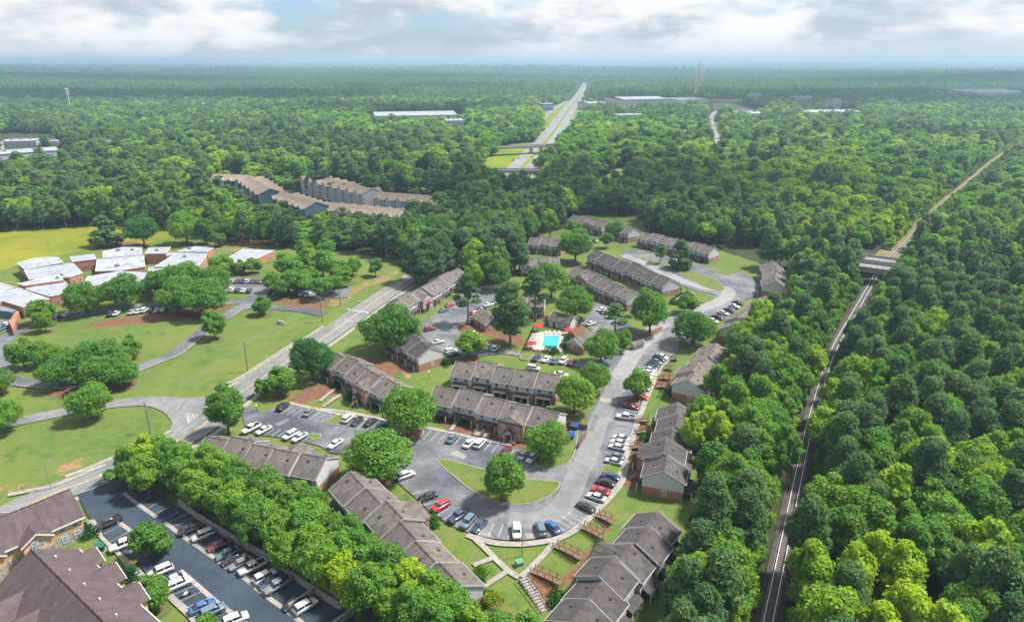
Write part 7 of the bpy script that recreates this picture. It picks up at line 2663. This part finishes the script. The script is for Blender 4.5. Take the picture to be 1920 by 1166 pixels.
lamp_post('D', 1398, 715, 7.8, 'brown lamp post on the triangular lawn', 1.2, 'wood_brown')
lamp_post('P', 600, 1035, 7.0, 'pale lamp post beside the full pine', .4)
lamp_post('K', 915, 935, 6.5, 'lamp post by the school clump', .9)
lamp_post('S', 415, 880, 6.0, 'lamp post beside the small round school tree', .9)
lamp_post('S', 360, 350, 8, 'thin pole on the meadow', .9)
lamp_post('R', 1250, 160, 9, 'light pole at the bend of the far footpath', 2.0)
lamp_post('H', 180, 380, 6.0, 'lamp post between the upper lane and the island', 1.0)
lamp_post('O', 455, 0, 7.5, 'lamp post behind the tan apartment roof', .5)
for l, x, y, lab in (('C', 850, 350, 'white globe lamp by the car park entrance'), ('A', 785, 425, 'white globe lamp on the inner lawn'), ('P', 1885, 500, 'white globe lamp on the upper grass island')):
    p = g(l, x, y)
    o = thing('globe_lamp', lab, 'lamp', (p.x, p.y, 0), 0, 'globe lamps')
    m = MB(); m.tube((0, 0, 0), (0, 0, 2.3), .06, n=6); m.build('pole', 'metal_dark', o)
    m = MB(); m.loft([[(math.cos(a) * r, math.sin(a) * r, z) for a in [k * math.pi / 4 for k in range(8)]] for z, r in ((2.3, .12), (2.42, .28), (2.6, .33), (2.78, .25), (2.86, .08))]); m.build('globe', 'trim_white', o, True)

# ------------------------------------------------------------------ small things
def cabinet(l, x, y, label, mat='green_plastic', s=1.0):
    p = g(l, x, y)
    o = thing('utility_cabinet', label, 'utility box', (p.x, p.y, .04), .4, 'utility cabinets')
    m = MB(); m.box(-.7 * s, .7 * s, -.6 * s, .6 * s, .1, 1.1 * s); m.build('housing', mat, o)
    m = MB(); roof_slab(m, [(-.75 * s, -.66 * s, 1.1 * s), (.75 * s, -.66 * s, 1.1 * s)], [(-.75 * s, .66 * s, 1.3 * s), (.75 * s, .66 * s, 1.3 * s)], .1); m.build('lid', mat, o)
    m = MB(); m.box(-.85 * s, .85 * s, -.75 * s, .75 * s, 0, .1); m.build('plinth', 'concrete', o)


cabinet('D', 1380, 775, 'pale green utility cabinet on the triangular lawn')
cabinet('F', 718, 655, 'dark green utility cabinet by the courtyard walk', 'green_dark', 1.2)
p = g('R', 490, 610)
o = thing('school_sign', 'low school sign with white panel and brick piers on the lawn', 'sign', (p.x, p.y, 0), math.radians(-30))
m = MB(); m.box(-1.9, -1.4, -.3, .3, 0, 1.2); m.box(1.4, 1.9, -.3, .3, 0, 1.2); m.build('pier', 'brick_red', o)
m = MB(); m.box(-1.4, 1.4, -.14, .14, .35, 1.5); m.build('panel', 'trim_white', o)
m = MB(); m.box(-1.1, 1.1, -.16, -.141, 1.0, 1.3); m.box(-1.1, .6, -.16, -.141, .6, .8); m.build('lettering', 'metal_dark', o)
# retaining wall of grey blocks, every block its own
WALL = smooth_line(gs('G', [(150, 340), (260, 425), (400, 515), (560, 610), (720, 700), (850, 780), (980, 880), (1130, 980), (1300, 1090)]), 6)
rwall = thing('retaining_wall', 'long grey block retaining wall under the tree belt', 'wall', (WALL[0].x, WALL[0].y, 0))
bm_ = MB(); bm_.box(-.78, .78, -.25, .25, 0, .48)
bmesh_ = bm_.mesh('block', 'stone')
tot, acc, k = 0, 0.0, 0
wr_ = random.Random(2)
for a, b in zip(WALL[:-1], WALL[1:]):
    d = b - a
    while acc < d.length:
        c = a + d.normalized() * acc - WALL[0]
        for zrow in range(3):
            put('block', bmesh_, rwall, (c.x + (.8 * d.normalized().x if zrow % 2 else 0), c.y + (.8 * d.normalized().y if zrow % 2 else 0), zrow * .5 + .2), math.atan2(d.y, d.x) + wr_.uniform(-.02, .02))
        acc += 1.6
    acc -= d.length
# playground
p = g('K', 1140, 190)
pg = thing('playground_set', 'red climbing frame with a peaked roof on bare earth', 'playground', (p.x, p.y, 0))
for a in range(6):
    t_ = a * math.pi / 3
    m = MB(); m.tube((math.cos(t_) * 4, math.sin(t_) * 4, 0), (0, 0, 5.2), .12, n=6); m.build('mast_leg', 'red_fabric', pg)
for z, r in ((1.2, 3.1), (2.4, 2.15), (3.6, 1.25)):
    m = MB()
    for a in range(6):
        t0, t1 = a * math.pi / 3, (a + 1) * math.pi / 3
        m.tube((math.cos(t0) * r, math.sin(t0) * r, z), (math.cos(t1) * r, math.sin(t1) * r, z), .07, n=5)
    m.build('rope_ring', 'metal_dark', pg)
m = MB(); m.box(2, 6, 3, 5, 1.4, 1.55)
for x in (2.1, 5.9):
    for y in (3.1, 4.9):
        m.box(x - .08, x + .08, y - .08, y + .08, 0, 3.0)
m.build('platform', 'yellow_plastic', pg)
m = MB(); roof_slab(m, [(6, 3.2, 1.5), (6, 4.8, 1.5)], [(9, 3.2, .2), (9, 4.8, .2)], .1); m.build('slide', 'red_fabric', pg)
# motorcycles
for l, x, y, lab, ang in (('F', 1330, 992, 'white and dark motorcycle beside the courtyard walk', .7), ('G', 185, 990 - 0, 'motorcycle parked near the blue car', .8)):
    if l == 'G':
        continue
    p = g(l, x, y)
    o = thing('motorcycle', lab, 'motorcycle', (p.x, p.y, za + .01), ang)
    for s in (-.68, .68):
        m = MB(); m.tube((s, -.06, .31), (s, .06, .31), .31, n=14); m.build('wheel', 'tyre', o)
    m = MB(); m.loft([[(x_, -w_, z0), (x_, -w_, z1), (x_, w_, z1), (x_, w_, z0)] for x_, w_, z0, z1 in ((-.75, .08, .6, .72), (-.3, .14, .5, .8), (.15, .18, .45, .98), (.5, .1, .6, .92))]); m.build('tank', 'trim_white', o)
    m = MB(); m.box(-.85, -.05, -.13, .13, .74, .83); m.build('seat', 'metal_dark', o)
    m = MB(); m.tube((.45, -.36, 1.05), (.45, .36, 1.05), .03, n=6); m.tube((.68, 0, .31), (.42, 0, 1.05), .05, n=6); m.build('fork', 'metal_grey', o)
# carport at the bottom of the courtyard lot
p = g('G', 1150, 1110)
cpt = thing('carport', 'pale flat roofed carport at the end of the courtyard lot', 'carport', (p.x, p.y, za), math.radians(-40))
m = MB()
for x0, x1, y0, y1 in ((-5, 5, 3.6, 3.9), (-5, -4.7, -3.5, 3.6), (4.7, 5, -3.5, 3.6)):
    m.box(x0, x1, y0, y1, 0, 1.6)
m.build('low_wall', 'concrete', cpt)
# wall of the boundary by the bank: kerb ramps
p = g('F', 955, 750)
m = MB(); m.box(p.x - .7, p.x + .7, p.y - .5, p.y + .5, LAYER['road'] + .01, LAYER['road'] + .03)
tag(m.build('kerb_ramp', 'paint_yellow'), kind='structure')

# ------------------------------------------------------------------ haze
mb = MB()
mb.box(-36000, 36000, -36000, 36000, -45, 140)
haze_m = bpy.data.materials.new('haze')
haze_m.use_nodes = True
hn = haze_m.node_tree.nodes
hn.remove(hn['Principled BSDF'])
pv = hn.new('ShaderNodeVolumePrincipled')
pv.inputs['Color'].default_value = (0.50, 0.75, 0.98, 1)
pv.inputs['Density'].default_value = HAZE_D
pv.inputs['Anisotropy'].default_value = 0.25
haze_m.node_tree.links.new(pv.outputs[0], hn['Material Output'].inputs['Volume'])
MATS['haze'] = haze_m
tag(mb.build('haze', 'haze'), 'thin blue summer haze over the woodland', 'haze', kind='stuff')


# ------------------------------------------------------------------ broken cloud overhead, whose shade falls across the country
cloud_m = bpy.data.materials.new('cloud')
cloud_m.use_nodes = True
cn = cloud_m.node_tree.nodes
cn.remove(cn['Principled BSDF'])
cv_ = cn.new('ShaderNodeVolumePrincipled')
cv_.inputs['Color'].default_value = (1, 1, 1, 1)
cv_.inputs['Density'].default_value = 0.011
cv_.inputs['Anisotropy'].default_value = 0.5
cloud_m.node_tree.links.new(cv_.outputs[0], cn['Material Output'].inputs['Volume'])
MATS['cloud'] = cloud_m
crnd = random.Random(31)
for (sx, sy, rx, ry, th) in ((150, 520, 150, 90, 130), (-40, 470, 150, 60, 110), (-900, 1800, 650, 240, 180), (-1900, 3100, 900, 330, 170), (-250, 1380, 260, 130, 150), (900, 1750, 700, 300, 190),
                             (1900, 2900, 1000, 420, 170), (300, 3600, 900, 300, 160), (-300, 2400, 350, 160, 140), (-3200, 5200, 1500, 600, 180), (2200, 5400, 1700, 600, 180)):
    zc = 1000.0
    k_ = zc / math.tan(SUN_EL)
    cx_, cy_ = sx + math.sin(SUN_AZ) * k_, sy + math.cos(SUN_AZ) * k_
    bm = bmesh.new()
    bmesh.ops.create_icosphere(bm, subdivisions=4, radius=1.0)
    ph = [crnd.uniform(0, 6.28) for _ in range(6)]
    for v_ in bm.verts:
        c_ = v_.co.copy()
        k2 = 1 + .22 * math.sin(3.1 * c_.x + ph[0]) * math.cos(2.7 * c_.y + ph[1]) + .14 * math.sin(6.3 * c_.x + ph[2] + 2 * c_.z) * math.sin(5.9 * c_.y + ph[3]) + .07 * math.sin(13 * c_.x + ph[4]) * math.cos(12 * c_.y + ph[5])
        v_.co = Vector((c_.x * rx * k2, c_.y * ry * k2, (c_.z if c_.z > 0 else c_.z * .35) * th * k2))
    me = bpy.data.meshes.new('cloud')
    bm.to_mesh(me)
    bm.free()
    me.materials.append(cloud_m)
    tag(put('cloud', me, None, (cx_, cy_, zc)), kind='structure')
